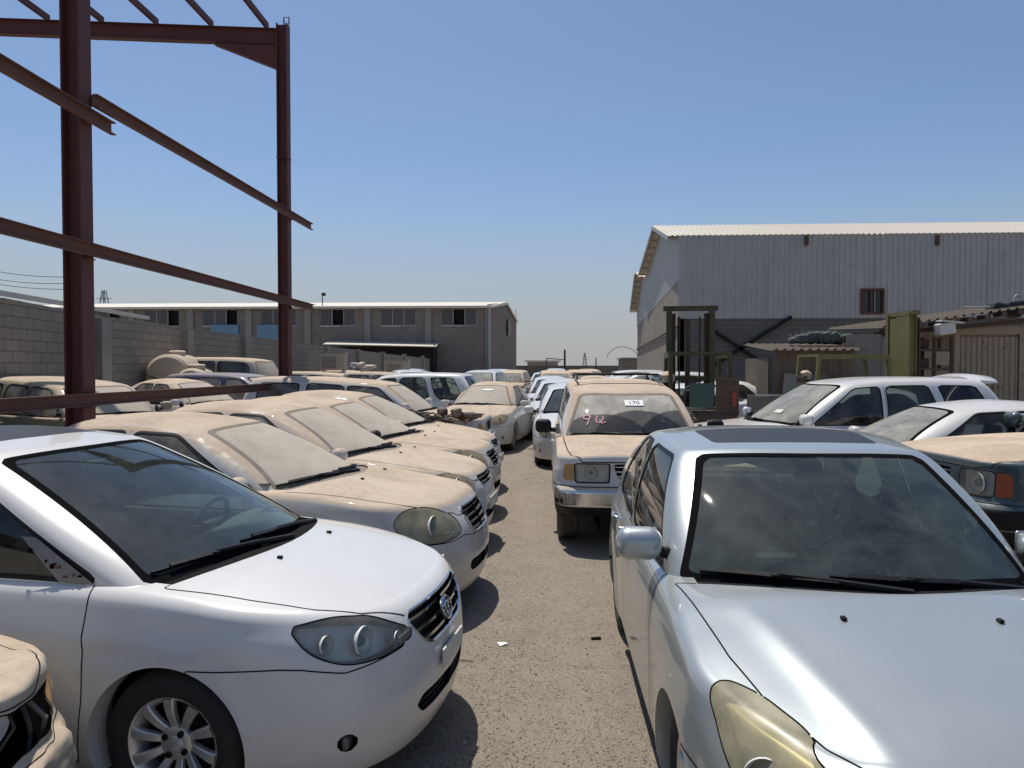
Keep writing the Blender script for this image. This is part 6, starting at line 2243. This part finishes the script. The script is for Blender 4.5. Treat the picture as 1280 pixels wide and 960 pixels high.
far_spots = [(-1.9, 37, -95, T1, 'dusty tan off-roader left of the far lane'), (-3.0, 43, -92, SUVP, 'white wagon far down the left of the lane'), (-.3, 44, -90, Q1, 'white car far down the lane behind the tan off-roader'),
             (-5.6, 41, -70, L5, 'dusty saloon far back near the left building corner'), (1.8, 41, -88, T1, 'dusty off-roader far back right of the tan one'), (3.0, 33, 182, SUVP, 'white wagon near the sunlit gable of the warehouse'),
             (3.3, 38, 178, Q1, 'white car beside the sunlit gable, farther back'), (-2.2, 52, -93, L5, 'dusty saloon in the farthest row left of the lane'), (.6, 54, -90, SUVP, 'white wagon in the farthest row, middle'),
             (3.0, 52, -86, T1, 'dusty off-roader in the farthest row, right'), (-7.6, 47, -60, Q1, 'white car under the left building'), (-9.6, 38, -12, T1, 'dusty off-roader by the far part of the left wall'),
             (1.9, 30, -90, L5, 'dusty saloon behind the queue of white cars'), (2.2, 27.5, 180, Q1, 'white car across the lane behind the near forklift'), (-9.0, 52, -20, SUVP, 'white wagon near the far end of the left wall')]
for x, y, a, srcc, lab in far_spots:
    copy_car(srcc, (x, y, 0), R(a), lab, group=FARG)

# wreck at the very left: dusty nose with a torn bumper
sp = spec_suv(du=.03, nv=20, nt=18)
L0 = build_car('wrecked_car', sp, P_dustD, nose(sp, -1.70, 1.93, -3), R(-3), 'dusty wreck with a torn front bumper at the lower left corner', 'car', None, dict(dusty, chrome=P_dustD, wipers=False))
def tear(car):
    """crumple the corner of the wreck's nose"""
    from mathutils import noise
    for o in car['root'].children:
        if o.type != 'MESH' or o.name.split('.')[0] not in ('body', 'front_bumper', 'hood', 'bumper_strip', 'bumper_trim', 'headlight', 'indicator', 'grille', 'panel_gap'): continue
        for v in o.data.vertices:
            p = v.co
            k = max(0, min(1, (p.x-1.5)/.5))*max(0, min(1, (p.y-.1)/.3))
            if k:
                q = noise.noise_vector(p*4.5)*.05+noise.noise_vector(p*14)*.014
                v.co = p+q*k-Vector((.10*k*max(0, p.y-.3), .06*k, 0))
tear(L0)
L0['root'].scale = (1, 1, .83)
for o_ in list(L0['root'].children):
    if o_.name.split('.')[0] in ('headlight', 'grille'): bpy.data.objects.remove(o_)
mb = MB()
mb.lathe([(.085, .0), (.08, -.02), (.055, -.055), (.02, -.07)], 20, 'x', (1.93, .40, .80), 0)
mb.tube([(1.94, .52, .86), (1.99, .50, .76), (1.95, .55, .68), (2.0, .47, .60)], .008, 6, 1)
mb.tube([(1.93, .46, .88), (2.0, .42, .80), (1.97, .36, .70)], .006, 6, 1)
mb.tube([(1.90, .58, .84), (1.97, .60, .74), (1.93, .62, .62)], .010, 6, 2)
mb.build('broken_headlight', [M['reflector'], M['rubber_dusty'], M['cowl_dusty']], L0['root'], smooth=True)
mb = MB()
_w = Matrix.Rotation(R(-20), 3, 'X') @ Matrix.Rotation(R(14), 3, 'Y')
mb.box((1.93, .27, .97), (.012, .24, .20), 0, _w); mb.build('torn_panel', [mat_plain('torn_white_plastic', (.55, .56, .55), .5)], L0['root'])

# ------------------------------------------------------------------ papers and marks on the glass
def text_mesh(body, size, mat, name, bold=.0):
    c = bpy.data.curves.new('letters', 'FONT'); c.body = body; c.size = size; c.align_x = 'CENTER'; c.align_y = 'CENTER'; c.extrude = .0006; c.offset = bold
    tmp = bpy.data.objects.new('letters', c); COL.objects.link(tmp)
    dg = bpy.context.evaluated_depsgraph_get()
    me = bpy.data.meshes.new_from_object(tmp.evaluated_get(dg))
    bpy.data.objects.remove(tmp)
    me.materials.clear(); me.materials.append(mat)
    o = bpy.data.objects.new(name, me); COL.objects.link(o)
    return o
def on_screen(car, y, v, w, h, label, txt=None, nm='paper_notice', mat=None, roll=0):
    p, n = car['up'].screen_at(y, v)
    q = n.to_track_quat('Z', 'Y')
    m3 = q.to_matrix()
    # make local +y run up the glass
    upv = Vector((0, 0, 1)); upv = (upv-n*upv.dot(n)).normalized(); rt = upv.cross(n)
    m3 = Matrix((rt, upv, n)).transposed()
    mb = MB(); mb.box((0, 0, 0), (w, h, .0012))
    o = mb.build(nm, [mat or M['paper']])
    root = car['root']
    mw = Matrix.Translation(root.location) @ Matrix.Rotation(root.rotation_euler.z, 4, 'Z')
    o.matrix_world = mw @ Matrix.Translation(p+n*.006) @ m3.to_4x4() @ Matrix.Rotation(roll, 4, 'Z')
    tag(o, label, 'notice')
    if txt:
        t = text_mesh(txt, h*.80, M['ink'], 'number', .0008)
        t.parent = o; t.location = (0, -.004, .0012)
    return o, mw, p, n, m3
o170, mw, p, n, m3 = on_screen(S1, .08, .74, .22, .115, 'white paper reading 170 on the dusty off-roader windscreen', '170')
def pink():
    mb = MB()
    m4 = mw @ Matrix.Translation(S1['up'].screen_at(-.40, .36)[0]+S1['up'].screen_at(-.40, .36)[1]*.006)
    _, n_ = S1['up'].screen_at(-.40, .36)
    upv = Vector((0, 0, 1)); upv = (upv-n_*upv.dot(n_)).normalized(); rt = upv.cross(n_)
    B = Matrix((rt, upv, n_)).transposed().to_4x4()
    strokes = [[(-.115+.045*math.cos(a)*-1, .05+.04*math.sin(a)) for a in np.linspace(0, 2*math.pi, 14)], [(-.075, .05), (-.08, -.03), (-.09, -.10)],
               [(.02, .08), (.015, .0), (.03, -.045), (.07, -.05), (.10, -.01), (.10, .07)], [(.06, .0), (.10, -.06), (.15, -.03)]]
    for s in strokes:
        mb.tube([(x*.9, y*.9, 0) for x, y in s], .008, 6)
    mb.V = [(x, y, z*.12) for x, y, z in mb.V]
    o = mb.build('windscreen_writing', [M['pink']])
    o.matrix_world = m4 @ B
    tag(o, 'pink marker writing 9U on the dusty off-roader windscreen', 'writing')
pink()
on_screen(L7, .03, .10, .20, .09, 'white paper lying low on the windscreen of the dusty saloon facing the camera')
on_screen(L7, .05, .74, .24, .09, 'faded number slip high on the windscreen of the saloon facing the camera', None, 'paper_notice', M['plate'])
on_screen(R5, .25, .30, .16, .08, 'pale slip on the windscreen of the white and silver wagon', None, 'paper_notice', M['plate'])

def rack(car):
    for sg in (1, -1):
        mb = MB()
        mb.tube([(-.55, sg*.56, 1.70), (-.6, sg*.56, 1.745), (-1.9, sg*.56, 1.755), (-1.95, sg*.56, 1.70)], .016, 8)
        mb.build('roof_rail', [M['black']], car['root'], smooth=True)
    for x in (-.75, -1.7):
        mb = MB(); mb.tube([(x, -.56, 1.76), (x, .56, 1.76)], .014, 8); mb.build('roof_bar', [M['black']], car['root'], smooth=True)
    # seam of the raised rear roof
    mb = MB(); pts = []
    for y in np.linspace(-.60, .60, 15): pts.append((-.42-.05*(abs(y)/.6)**2, y, float(car['up'].Hr(np.array(-.42), np.array(abs(y)), .66))+.002))
    mb.tube(pts, .007, 6); mb.build('roof_seam', [M['gap']], car['root'])
rack(S1)

# ------------------------------------------------------------------ engine scrap heaped on the wreck in the left row
def scrap(x, y, z, seed, label, n=26, w=.7, d=.5, mats=None, cat='scrap'):
    rr = random.Random(seed)
    mb = MB()
    for k in range(n):
        a = rr.random()*6.28; L = rr.uniform(.15, .6)
        p = Vector((rr.uniform(-w, w), rr.uniform(-d, d), rr.uniform(0, .14)))
        q = p+Vector((math.cos(a)*L*.6, math.sin(a)*L*.5, rr.uniform(-.03, .09)))
        m_ = p.lerp(q, .5)+Vector((0, 0, rr.uniform(-.03, .08)))
        if rr.random() < .65: mb.tube([tuple(p), tuple(m_), tuple(q)], rr.uniform(.008, .022), 6, rr.choice((0, 0, 1, 2)))
        else: mb.rbox(tuple(p+Vector((0, 0, .04))), (rr.uniform(.08, .3), rr.uniform(.06, .2), rr.uniform(.05, .14)), .02, rr.choice((0, 1, 2)), Matrix.Rotation(a, 3, 'Z') @ Matrix.Rotation(rr.uniform(-.4, .4), 3, 'X'))
    o = mb.build('scrap_heap', mats or [M['black'], M['cowl_dusty'], B_brown], smooth=True); o.location = (x, y, z)
    tag(o, label, cat, kind='stuff')
scrap(-1.75, 12.15, .93, 5, 'tangle of hoses and broken engine parts on the wrecked dusty saloon', 34, .55, .45)
scrap(-4.6, 18.5, 1.74, 6, 'bundle of dusty luggage on the roof of the white wagon', 14, .5, .4, [B_poly, B_galv, M['cowl_dusty']])
scrap(2.05, 12.2, .95, 9, 'rusty engine parts beside the near forklift', 24, .5, .35, [B_brown, M['cowl_dusty'], M['seat']])

# ------------------------------------------------------------------ water tanks, air conditioners
def tank(x, y, z, r, L, label):
    root = empty('water_tank', (x, y, z), R(8), label, 'water tank', 'ribbed water tanks on the truck bed')
    mb = MB()
    prof = [(.0001, -L/2), (r*.5, -L/2+.01), (r*.86, -L/2+.05), (r*.97, -L/2+.11)]
    k = 5
    for i in range(k):
        a = -L/2+.14+(L-.28)*i/k; b = (L-.28)/k
        prof += [(r, a), (r, a+b*.55), (r*.955, a+b*.68), (r*.955, a+b*.88)]
    prof += [(r*.97, L/2-.11), (r*.86, L/2-.05), (r*.5, L/2-.01), (.0001, L/2)]
    mb.lathe(prof, 36, 'y', (0, 0, 0)); mb.build('tank_shell', [B_poly], root, smooth=True, auto=30)
    mb = MB(); mb.lathe([(.22, r*.96), (.22, r+.08), (.18, r+.11), (.0001, r+.12)], 20, 'z'); mb.build('lid', [B_poly], root, smooth=True)
    mb = MB(); mb.bar((-r*.98, -L/2-.01, .06), (r*.55, -L/2-.01, -.25), .02, .03); mb.build('strap', [B_brown], root)
tank(-10.35, 20.2, 1.60, .60, 1.7, 'larger ribbed tan water tank at the left end of the truck bed')
tank(-9.55, 19.7, 1.38, .44, 1.2, 'smaller ribbed tan water tank nearest the truck cab')
def flatbed():
    root = empty('flatbed', (-10.1, 20.4, 0), R(0), 'low flatbed trailer under the water tanks', 'trailer')
    mb = MB(); mb.box((0, 0, .86), (2.1, 2.0, .16)); mb.build('deck', [B_brown], root)
    for sx in (-.6, .6):
        for sy in (-.75, .75):
            t_ = MB(); t_.lathe([(.0001, -.1), (.38, -.1), (.40, -.06), (.40, .06), (.38, .1), (.0001, .1)], 24, 'y', (sx, sy, .40)); t_.build('wheel', [M['rubber_dusty']], root, smooth=True)
    mb = MB(); mb.box((0, 0, .62), (1.9, .3, .34)); mb.build('chassis', [B_brown], root)
flatbed()
def aircon(px, py, Y, w, h, label):
    p = aty(px, py, Y)
    root = empty('air_conditioner', (p.x, Y, p.z-h/2), 0, label, 'air conditioner', 'air conditioners by the left wall')
    mb = MB(); mb.rbox((0, 0, h/2), (w, .6, h), .03); mb.build('case', [B_poly], root)
    mb = MB()
    for k in range(7): mb.box((-.12*w, -.305, h*(.15+.1*k)), (w*.6, .02, h*.03))
    mb.build('louvre', [M['lamp_dark']], root)
    mb = MB(); mb.box((0, 0, h+.03), (w*1.08, .7, .04)); mb.build('cover', [B_galv], root)
    for sx in (-.4, .4):
        mb = MB(); mb.box((w*sx, 0, -(p.z-h/2)/2), (.06, .5, p.z-h/2)); mb.build('stand', [B_galv], root)
aircon(417, 452, 36, 1.25, .85, 'beige air conditioner unit with a pale top, in front of the left wall')
aircon(497, 459, 46, 1.5, .8, 'smaller louvred air conditioner unit farther along the left wall')

# ------------------------------------------------------------------ forklifts
def forklift(x, y, rz, label, mast_h, tall_plate=False, B_olivem=B_olivem):
    """origin below the guard; +x is towards the mast"""
    root = empty('forklift', (x, y, 0), rz, label, 'forklift', 'old forklifts on the right')
    mb = MB()
    mb.rbox((-.95, 0, .72), (.75, 1.15, .86), .12, 1); mb.rbox((-.55, 0, 1.02), (.9, 1.0, .30), .08, 0); mb.box((.25, 0, .42), (1.5, .9, .30), 1)
    mb.box((.62, 0, .95), (.22, .9, .75), 0)
    mb.build('chassis', [B_olivem, B_brown], root, smooth=True, auto=40)
    mb = MB()
    for sx in (-1.02, .62):
        for sy in (-.48, .48):
            mb.bar((sx, sy, .95), (sx+(.10 if sx < 0 else -.16), sy, 2.05), .07, .07)
    for sy in (-.48, .48): mb.bar((-.96, sy, 2.06), (.50, sy, 2.06), .08, .09)
    for k in range(6): mb.bar((-.92+k*.27, -.5, 2.09), (-.92+k*.27, .5, 2.09), .06, .05)
    mb.build('overhead_guard', [B_olivem], root)
    mb = MB()
    for sy in (-.40, .40):
        mb.ibeam((.98, sy, .10), (.98, sy, mast_h), .10, .16, .02, .03, 0, (1, 0, 0)); mb.ibeam((1.12, sy*.78, .14), (1.12, sy*.78, mast_h*.97), .08, .13, .018, .025, 1, (1, 0, 0))
    for z in (.5, mast_h*.55, mast_h): mb.box((1.02, 0, z), (.16, 1.02, .09), 0)
    mb.tube([(1.0, .05, .3), (1.0, .05, mast_h*.93)], .05, 8, 1)
    for sy in (-.18, .2): mb.tube([(1.08, sy, .3), (1.08, sy, mast_h*.95)], .02, 6, 1)
    if tall_plate: mb.box((.90, -.12, mast_h*.62), (.03, .72, mast_h*.70), 0)
    mb.build('mast', [B_olivem, B_brown], root)
    mb = MB(); mb.box((1.24, 0, .75), (.06, 1.0, .12)); mb.box((1.24, 0, .35), (.06, 1.0, .12)); mb.build('carriage', [B_brown], root)
    for sy in (-.3, .3):
        mb = MB(); mb.box((1.30, sy, .45), (.05, .12, .8)); mb.box((1.82, sy, .07), (1.05, .12, .045)); mb.build('fork', [B_brown], root)
    mb = MB(); mb.rbox((-.15, 0, 1.20), (.42, .42, .10), .04); mb.rbox((-.38, 0, 1.34), (.10, .40, .26), .04); mb.build('seat', [M['seat_dark']], root, smooth=True)
    mb = MB(); mb.tube([(0, .16*math.cos(a), .16*math.sin(a)) for a in np.linspace(0, 6.283, 20)[:-1]], .014, 6, closed=True); mb.tube([(0, 0, 0), (.3, 0, -.1)], .025, 6)
    mb.xf(Matrix.Translation((.32, 0, 1.38)) @ Matrix.Rotation(R(30), 4, 'Y')); mb.build('steering_wheel', [M['black']], root, smooth=True)
    mb = MB(); mb.tube([(-.78, .52, 1.1), (-.78, .52, 1.62)], .075, 10); mb.lathe([(.10, 1.60), (.125, 1.66), (.125, 1.72), (.06, 1.78), (.0001, 1.79)], 16, 'z', (-.78, .52, 0), 1); mb.build('air_cleaner', [M['black'], B_poly], root, smooth=True)
    mb = MB(); mb.box((-1.25, -.40, 1.36), (.05, .36, .56)); mb.box((-1.25, -.40, 1.66), (.08, .40, .04)); mb.build('rear_panel', [B_brown], root)
    mb = MB(); mb.rbox((-1.29, -.50, 1.34), (.03, .08, .24), .012); mb.build('tail_lamp', [M['red_lens']], root)
    mb = MB(); mb.box((-1.22, .0, 1.40), (.02, .38, .40)); mb.build('screen', [mat_plain('teal_sheet', (.03, .075, .065), .3, var=.3)], root)
    mb = MB()
    for k in range(5): mb.tube([(-1.1+.12*k, -.45+.1*k, 1.16), (-1.0+.1*k, -.3+.12*k, 1.24+.02*k), (-.8+.1*k, -.1+.1*k, 1.17)], .018, 6)
    mb.build('hose', [M['black']], root, smooth=True)
    for sx, r_ in ((-.95, .27), (.72, .34)):
        for sy in (-.52, .52):
            t_ = MB(); t_.lathe([(.0001, -.1), (r_*.5, -.11), (r_*.9, -.11), (r_, -.07), (r_, .07), (r_*.9, .11), (r_*.5, .11), (.0001, .1)], 24, 'y', (sx, sy, r_)); t_.build('wheel', [M['rubber_dusty']], root, smooth=True)
    return root
forklift(2.62, 13.35, R(84), 'old green-yellow forklift seen from behind with a tall open mast, right of the dusty off-roader', 2.98, False, B_olivek)
forklift(6.3, 15.6, R(4), 'old yellow forklift beyond the white wagon, mast to its right', 2.95, True)

# ------------------------------------------------------------------ bin, sheds, boards and junk on the right
def steel_bin():
    p = aty(960, 505, 12.4)
    root = empty('steel_bin', (p.x, 12.4, 0), R(4), 'open grey sheet-metal bin beside the white wagon windscreen', 'bin')
    w, d, z0, z1 = .52, .40, .02, 1.40
    mb = MB(); t_ = .02
    mb.box((0, -d/2, (z0+z1)/2), (w, t_, z1-z0)); mb.box((0, d/2, (z0+z1)/2), (w, t_, z1-z0)); mb.box((-w/2-.011, 0, (z0+z1)/2), (t_, d+t_, z1-z0)); mb.box((w/2+.011, 0, (z0+z1)/2), (t_, d+t_, z1-z0)); mb.box((0, 0, z0+.02), (w, d-.03, .02))
    mb.build('box', [mat_plain('dull_bin_steel', (.16, .155, .145), .6, .4, .4, 6)], root)
    mb = MB(); mb.bar((-w/2-.03, -d/2-.015, z1), (w/2+.03, -d/2-.015, z1), .02, .03); mb.build('rim_bar', [B_galv], root)
steel_bin()

def right_sheds():
    # big beige ribbed container shed
    Y = 20.0
    x0 = aty(1196, 450, Y).x
    root = empty('container_shed', (x0, Y, 0), 0, 'beige ribbed container under a tin roof at the right edge', 'container')
    zt = aty(1200, 407, Y).z
    mb = MB()
    corrugated(mb, (0, 0, .15), (1, 0, 0), (0, 0, 1), (0, -1, 0), 1.55, zt-.45, .14, .03)
    corrugated(mb, (1.9, 0, .15), (1, 0, 0), (0, 0, 1), (0, -1, 0), 3.6, zt-.45, .14, .03)
    mb.box((2.7, .1, (zt)/2), (5.4, .1, zt-.3)); mb.box((-.02, 1.3, zt/2), (.06, 2.6, zt-.2))
    mb.build('wall', [B_cream], root)
    mb = MB(); mb.box((-.04, -.03, zt/2), (.14, .12, zt)); mb.box((1.72, -.02, zt/2), (.32, .09, zt)); mb.box((2.7, -.03, zt-.13), (5.6, .1, .22)); mb.build('frame', [B_cream], root)
    mb = MB()
    a = aty(1098, 410, Y-.6); b = aty(1285, 384.5, Y-.6)
    o = root.location
    d = (b-a); 
    corrugated(mb, a-o, d.normalized(), Vector((0, 1, .04)).normalized(), Vector((0, -.04, 1)), d.length+2.5, 3.6, .22, .045)
    mb.build('roof', [B_rust], root)
    mb = MB()
    u = Vector((-d.z, 0, d.x)).normalized()
    for k in range(9):
        q = a-o+d*(k+.5)/9; mb.box(tuple(q+Vector((0, .1, -.09))), (.07, .5, .1))
    mb.bar(tuple(a-o+Vector((0, .3, -.16))), tuple(b-o+Vector((2.4, .3, -.10))), .08, .12)
    mb.build('rafters', [B_brown], root)
    # dark bundle on the roof
    p0 = aty(1262, 384, Y+.6)
    mb = MB(); rr = random.Random(4)
    for k in range(7): mb.rbox((rr.uniform(-.5, .7), rr.uniform(-.3, .3), rr.uniform(.0, .16)), (rr.uniform(.4, .8), .5, rr.uniform(.2, .34)), .09, 0, Matrix.Rotation(rr.uniform(-.3, .3), 3, 'Y'))
    o_ = mb.build('tarpaulin_bundle', [B_tarp], smooth=True); o_.location = (p0.x, Y+.6, p0.z-.12); tag(o_, 'dark tarpaulin bundle on the tin roof at the right edge', 'bundle')
    p0 = aty(1268, 372, Y+.5)
    mb = MB(); mb.tube([(0, 0, -.3), (0, 0, 0), (.05, 0, .06), (.12, 0, .06), (.15, 0, 0)], .025, 8); o_ = mb.build('vent_pipe', [B_galv], smooth=True); o_.location = p0; tag(o_, 'bent grey vent pipe on the roof above the dark bundle', 'pipe')
    mb = MB(); a2 = aty(1206, 384, Y); b2 = aty(1238, 383.5, Y)
    mb.tube([(0, 0, -.3), (-.05, 0, .0), tuple(b2-a2)], .02, 6); o_ = mb.build('metal_rod', [B_galv], smooth=True); o_.location = a2; tag(o_, 'thin bent rod standing on the left edge of the tin roof', 'rod')
    # white floodlight box under the eave
    p = aty(1181, 411, Y-.7); mb = MB(); mb.rbox((0, 0, 0), (.42, .3, .30), .04, 0, Matrix.Rotation(R(-8), 3, 'Y')); mb.box((.1, 0, .17), (.55, .4, .04), 0, Matrix.Rotation(R(6), 3, 'Y'))
    o_ = mb.build('white_box', [mat_plain('white_plastic', (.62, .61, .58), .5)]); o_.location = p; tag(o_, 'white plastic box under the eave left of the beige container', 'box')
    # rack of frames left of it
    root = empty('storage_rack', (aty(1170, 460, 19.4).x, 19.4, 0), 0, 'rusty storage rack with shelves beside the beige container', 'rack')
    zt2 = aty(1170, 421, 19.4).z
    mb = MB()
    for x in (-.45, -.05, .38):
        for y in (0, .6): mb.box((x, y, zt2/2), (.07, .07, zt2))
    mb.build('post', [B_brown], root)
    for k in range(5):
        mb = MB(); mb.box((-.03, .3, .35+k*zt2/5.4), (.95, .66, .05)); mb.build('shelf', [B_rust], root)
    rr = random.Random(12)
    for k in range(4):
        mb = MB(); mb.box((.16, .0, .62+k*zt2/5.4), (.34, .03, .34)); mb.build('panel', [B_cream if k % 2 else B_wood], root)
    # crates on the rack
    for k in range(5):
        mb = MB(); mb.rbox((0, 0, .12), (.26, .3, .24), .02); o_ = mb.build('storage_box', [random.choice((B_galv, B_brown, B_poly))])
        o_.location = (root.location.x-.25, 19.65, .38+k*zt2/5.4)
        tag(o_, ('lowest', 'second lowest', 'middle', 'second highest', 'highest')[k]+' box on the rusty storage rack', 'box', 'boxes on the rusty rack')
    # plank shed on the left
    Y2 = 18.5
    xa = aty(968, 460, Y2).x; xb = aty(1062, 460, Y2).x; zt3 = aty(1000, 437, Y2).z
    root = empty('plank_shed', (xa, Y2, 0), 0, 'low weathered plank shed with a rusty tin roof, behind the white wagon', 'shed')
    mb = MB(); rr = random.Random(2)
    x = 0
    while x < xb-xa:
        w = rr.uniform(.13, .22); mb.box((x+w/2, rr.uniform(-.015, .015), zt3/2), (w-.012, .03, zt3-rr.uniform(0, .08))); x += w
    mb.build('plank_wall', [mat_plain('brown_planks', (.19, .135, .095), .9, var=.4, scale=3)], root)
    mb = MB(); corrugated(mb, (-.2, -.3, zt3-.02), (1, 0, 0), Vector((0, 1, .08)).normalized(), (0, -.08, 1), xb-xa+.5, 2.6, .2, .04); mb.box((-.1, 1.1, zt3/2-.1), (.08, 2.1, zt3-.2))
    mb.build('roof', [B_rust], root)
    for k, (px, lean) in enumerate(((989, .18), (1031, .10))):
        p = aty(px, 480, Y2-.5); mb = MB(); mb.box((0, 0, .85), (.62 if k == 0 else .5, .025, 1.7))
        o_ = mb.build('leaning_board', [mat_plain('pale_board_%d' % k, (.34, .29, .24) if k == 0 else (.17, .14, .11), .85, var=.2)]); o_.location = (p.x, Y2-.5, 0); o_.rotation_euler = (R(-9), R(8 if k == 0 else -3), 0)
        tag(o_, ('pale board leaning on the plank shed', 'dark narrow board leaning on the plank shed')[k], 'board')
    # roll of wire netting on the shed roof
    p = aty(1030, 424, Y2+.9)
    mb = MB(); rr = random.Random(8)
    for k in range(16):
        f = k/15; h = .16+.12*math.sin(math.pi*f**.7)
        mb.rbox((-.72+1.45*f+rr.uniform(-.03, .03), rr.uniform(-.12, .12), .04+h*.5), (rr.uniform(.22, .36), rr.uniform(.3, .5), h), .06, 0, Matrix.Rotation(rr.uniform(-.4, .4), 3, 'Y') @ Matrix.Rotation(rr.uniform(-.4, .4), 3, 'Z'))
    for k in range(120):
        x = rr.uniform(-.75, .75); a = rr.uniform(0, 6.28); h = .20+.14*math.sin(math.pi*((x+.75)/1.5)**.7)
        mb.tube([(x+rr.uniform(-.1, .1)+.07*q*math.cos(a), .24*math.cos(q*.8+a*.2)*-1, .03+h*abs(math.sin(q*.8+.3))*rr.uniform(.85, 1.1)) for q in np.linspace(0, 3.3, 7)], .006, 4)
    o_ = mb.build('wire_netting_roll', [mat_plain('grey_green_netting', (.085, .10, .09), .9)]); o_.location = (p.x, Y2+.9, p.z-.14); tag(o_, 'tangled grey-green roll of wire netting on the shed roof', 'netting')
    # plywood hoarding
    Y3 = 18.9
    a = aty(1058, 418, Y3); b = aty(1124, 418, Y3)
    root = empty('plywood_hoarding', ((a.x+b.x)/2, Y3, 0), 0, 'grey plywood hoarding between the plank shed and the far forklift', 'hoarding')
    n_ = 3
    for k in range(n_):
        w = (b.x-a.x)/n_; mb = MB(); mb.box((a.x-root.location.x+w*(k+.5), (.02 if k % 2 else 0), a.z/2-.05*(k == 2)), (w-.015, .03, a.z-.1*(k == 2))); mb.build('board', [B_woodg], root)
    mb = MB()
    for x in (-.8, 0, .8): mb.box((x*.8, .1, a.z/2-.1), (.08, .08, a.z-.2))
    mb.build('post', [B_wood], root)
    scrap(aty(1075, 470, 17.6).x, 17.6, 1.35, 21, 'clutter of pipes and rusty parts on a stack behind the far forklift', 40, 1.0, .4, [B_brown, B_galv, B_wood])
    root = empty('pallet_stack', (aty(1075, 470, 17.6).x, 17.6, 0), 0, 'stack of rough wooden pallets behind the far forklift', 'pallets')
    for k in range(9):
        mb = MB()
        for q in range(6): mb.box((-.55+q*.22, 0, .14*k+.12), (.14, 1.0, .02))
        for yy in (-.42, 0, .42): mb.box((0, yy, .14*k+.055), (1.2, .1, .10))
        mb.build('pallet', [B_wood], root)
    scrap(aty(1130, 480, 18.6).x, 18.6, .02, 22, 'rusty frames and scrap on the ground by the storage rack', 40, .7, .4, [B_brown, B_galv, B_rust])
right_sheds()
# small litter on the lane
for k, (px, py, L_, a_, mt, lab) in enumerate(((745, 797, .07, .2, 'black', 'short black strip of rubber on the gravel beside the silver-blue saloon'), (572, 826, .10, -.4, 'cowl_dusty', 'bent brown twig-like wire on the gravel in front of the clean white saloon'), (628, 806, .035, .7, 'paper', 'tiny pale scrap of paper on the gravel in the lane'))):
    p = atz(px, py, 0.0)
    mb = MB()
    if k == 1: mb.tube([(-L_, 0, .008), (-.02, .012, .012), (.03, -.008, .010), (L_, .02, .006)], .004, 6)
    elif k == 2: mb.add([(-L_, -.02, .004), (L_*.8, -.025, .012), (L_, .02, .004), (-L_*.7, .028, .014), (0, 0, .018)], [(0, 1, 4), (1, 2, 4), (2, 3, 4), (3, 0, 4)])
    else: mb.rbox((0, 0, .010), (2*L_*.5, .022, .014), .004)
    o = mb.build(('rubber_strip', 'wire_piece', 'paper_scrap')[k], [M[mt]], smooth=True)
    o.location = (p.x, p.y, gh(p.x, p.y)); o.rotation_euler = (0, 0, a_); tag(o, lab, 'litter')
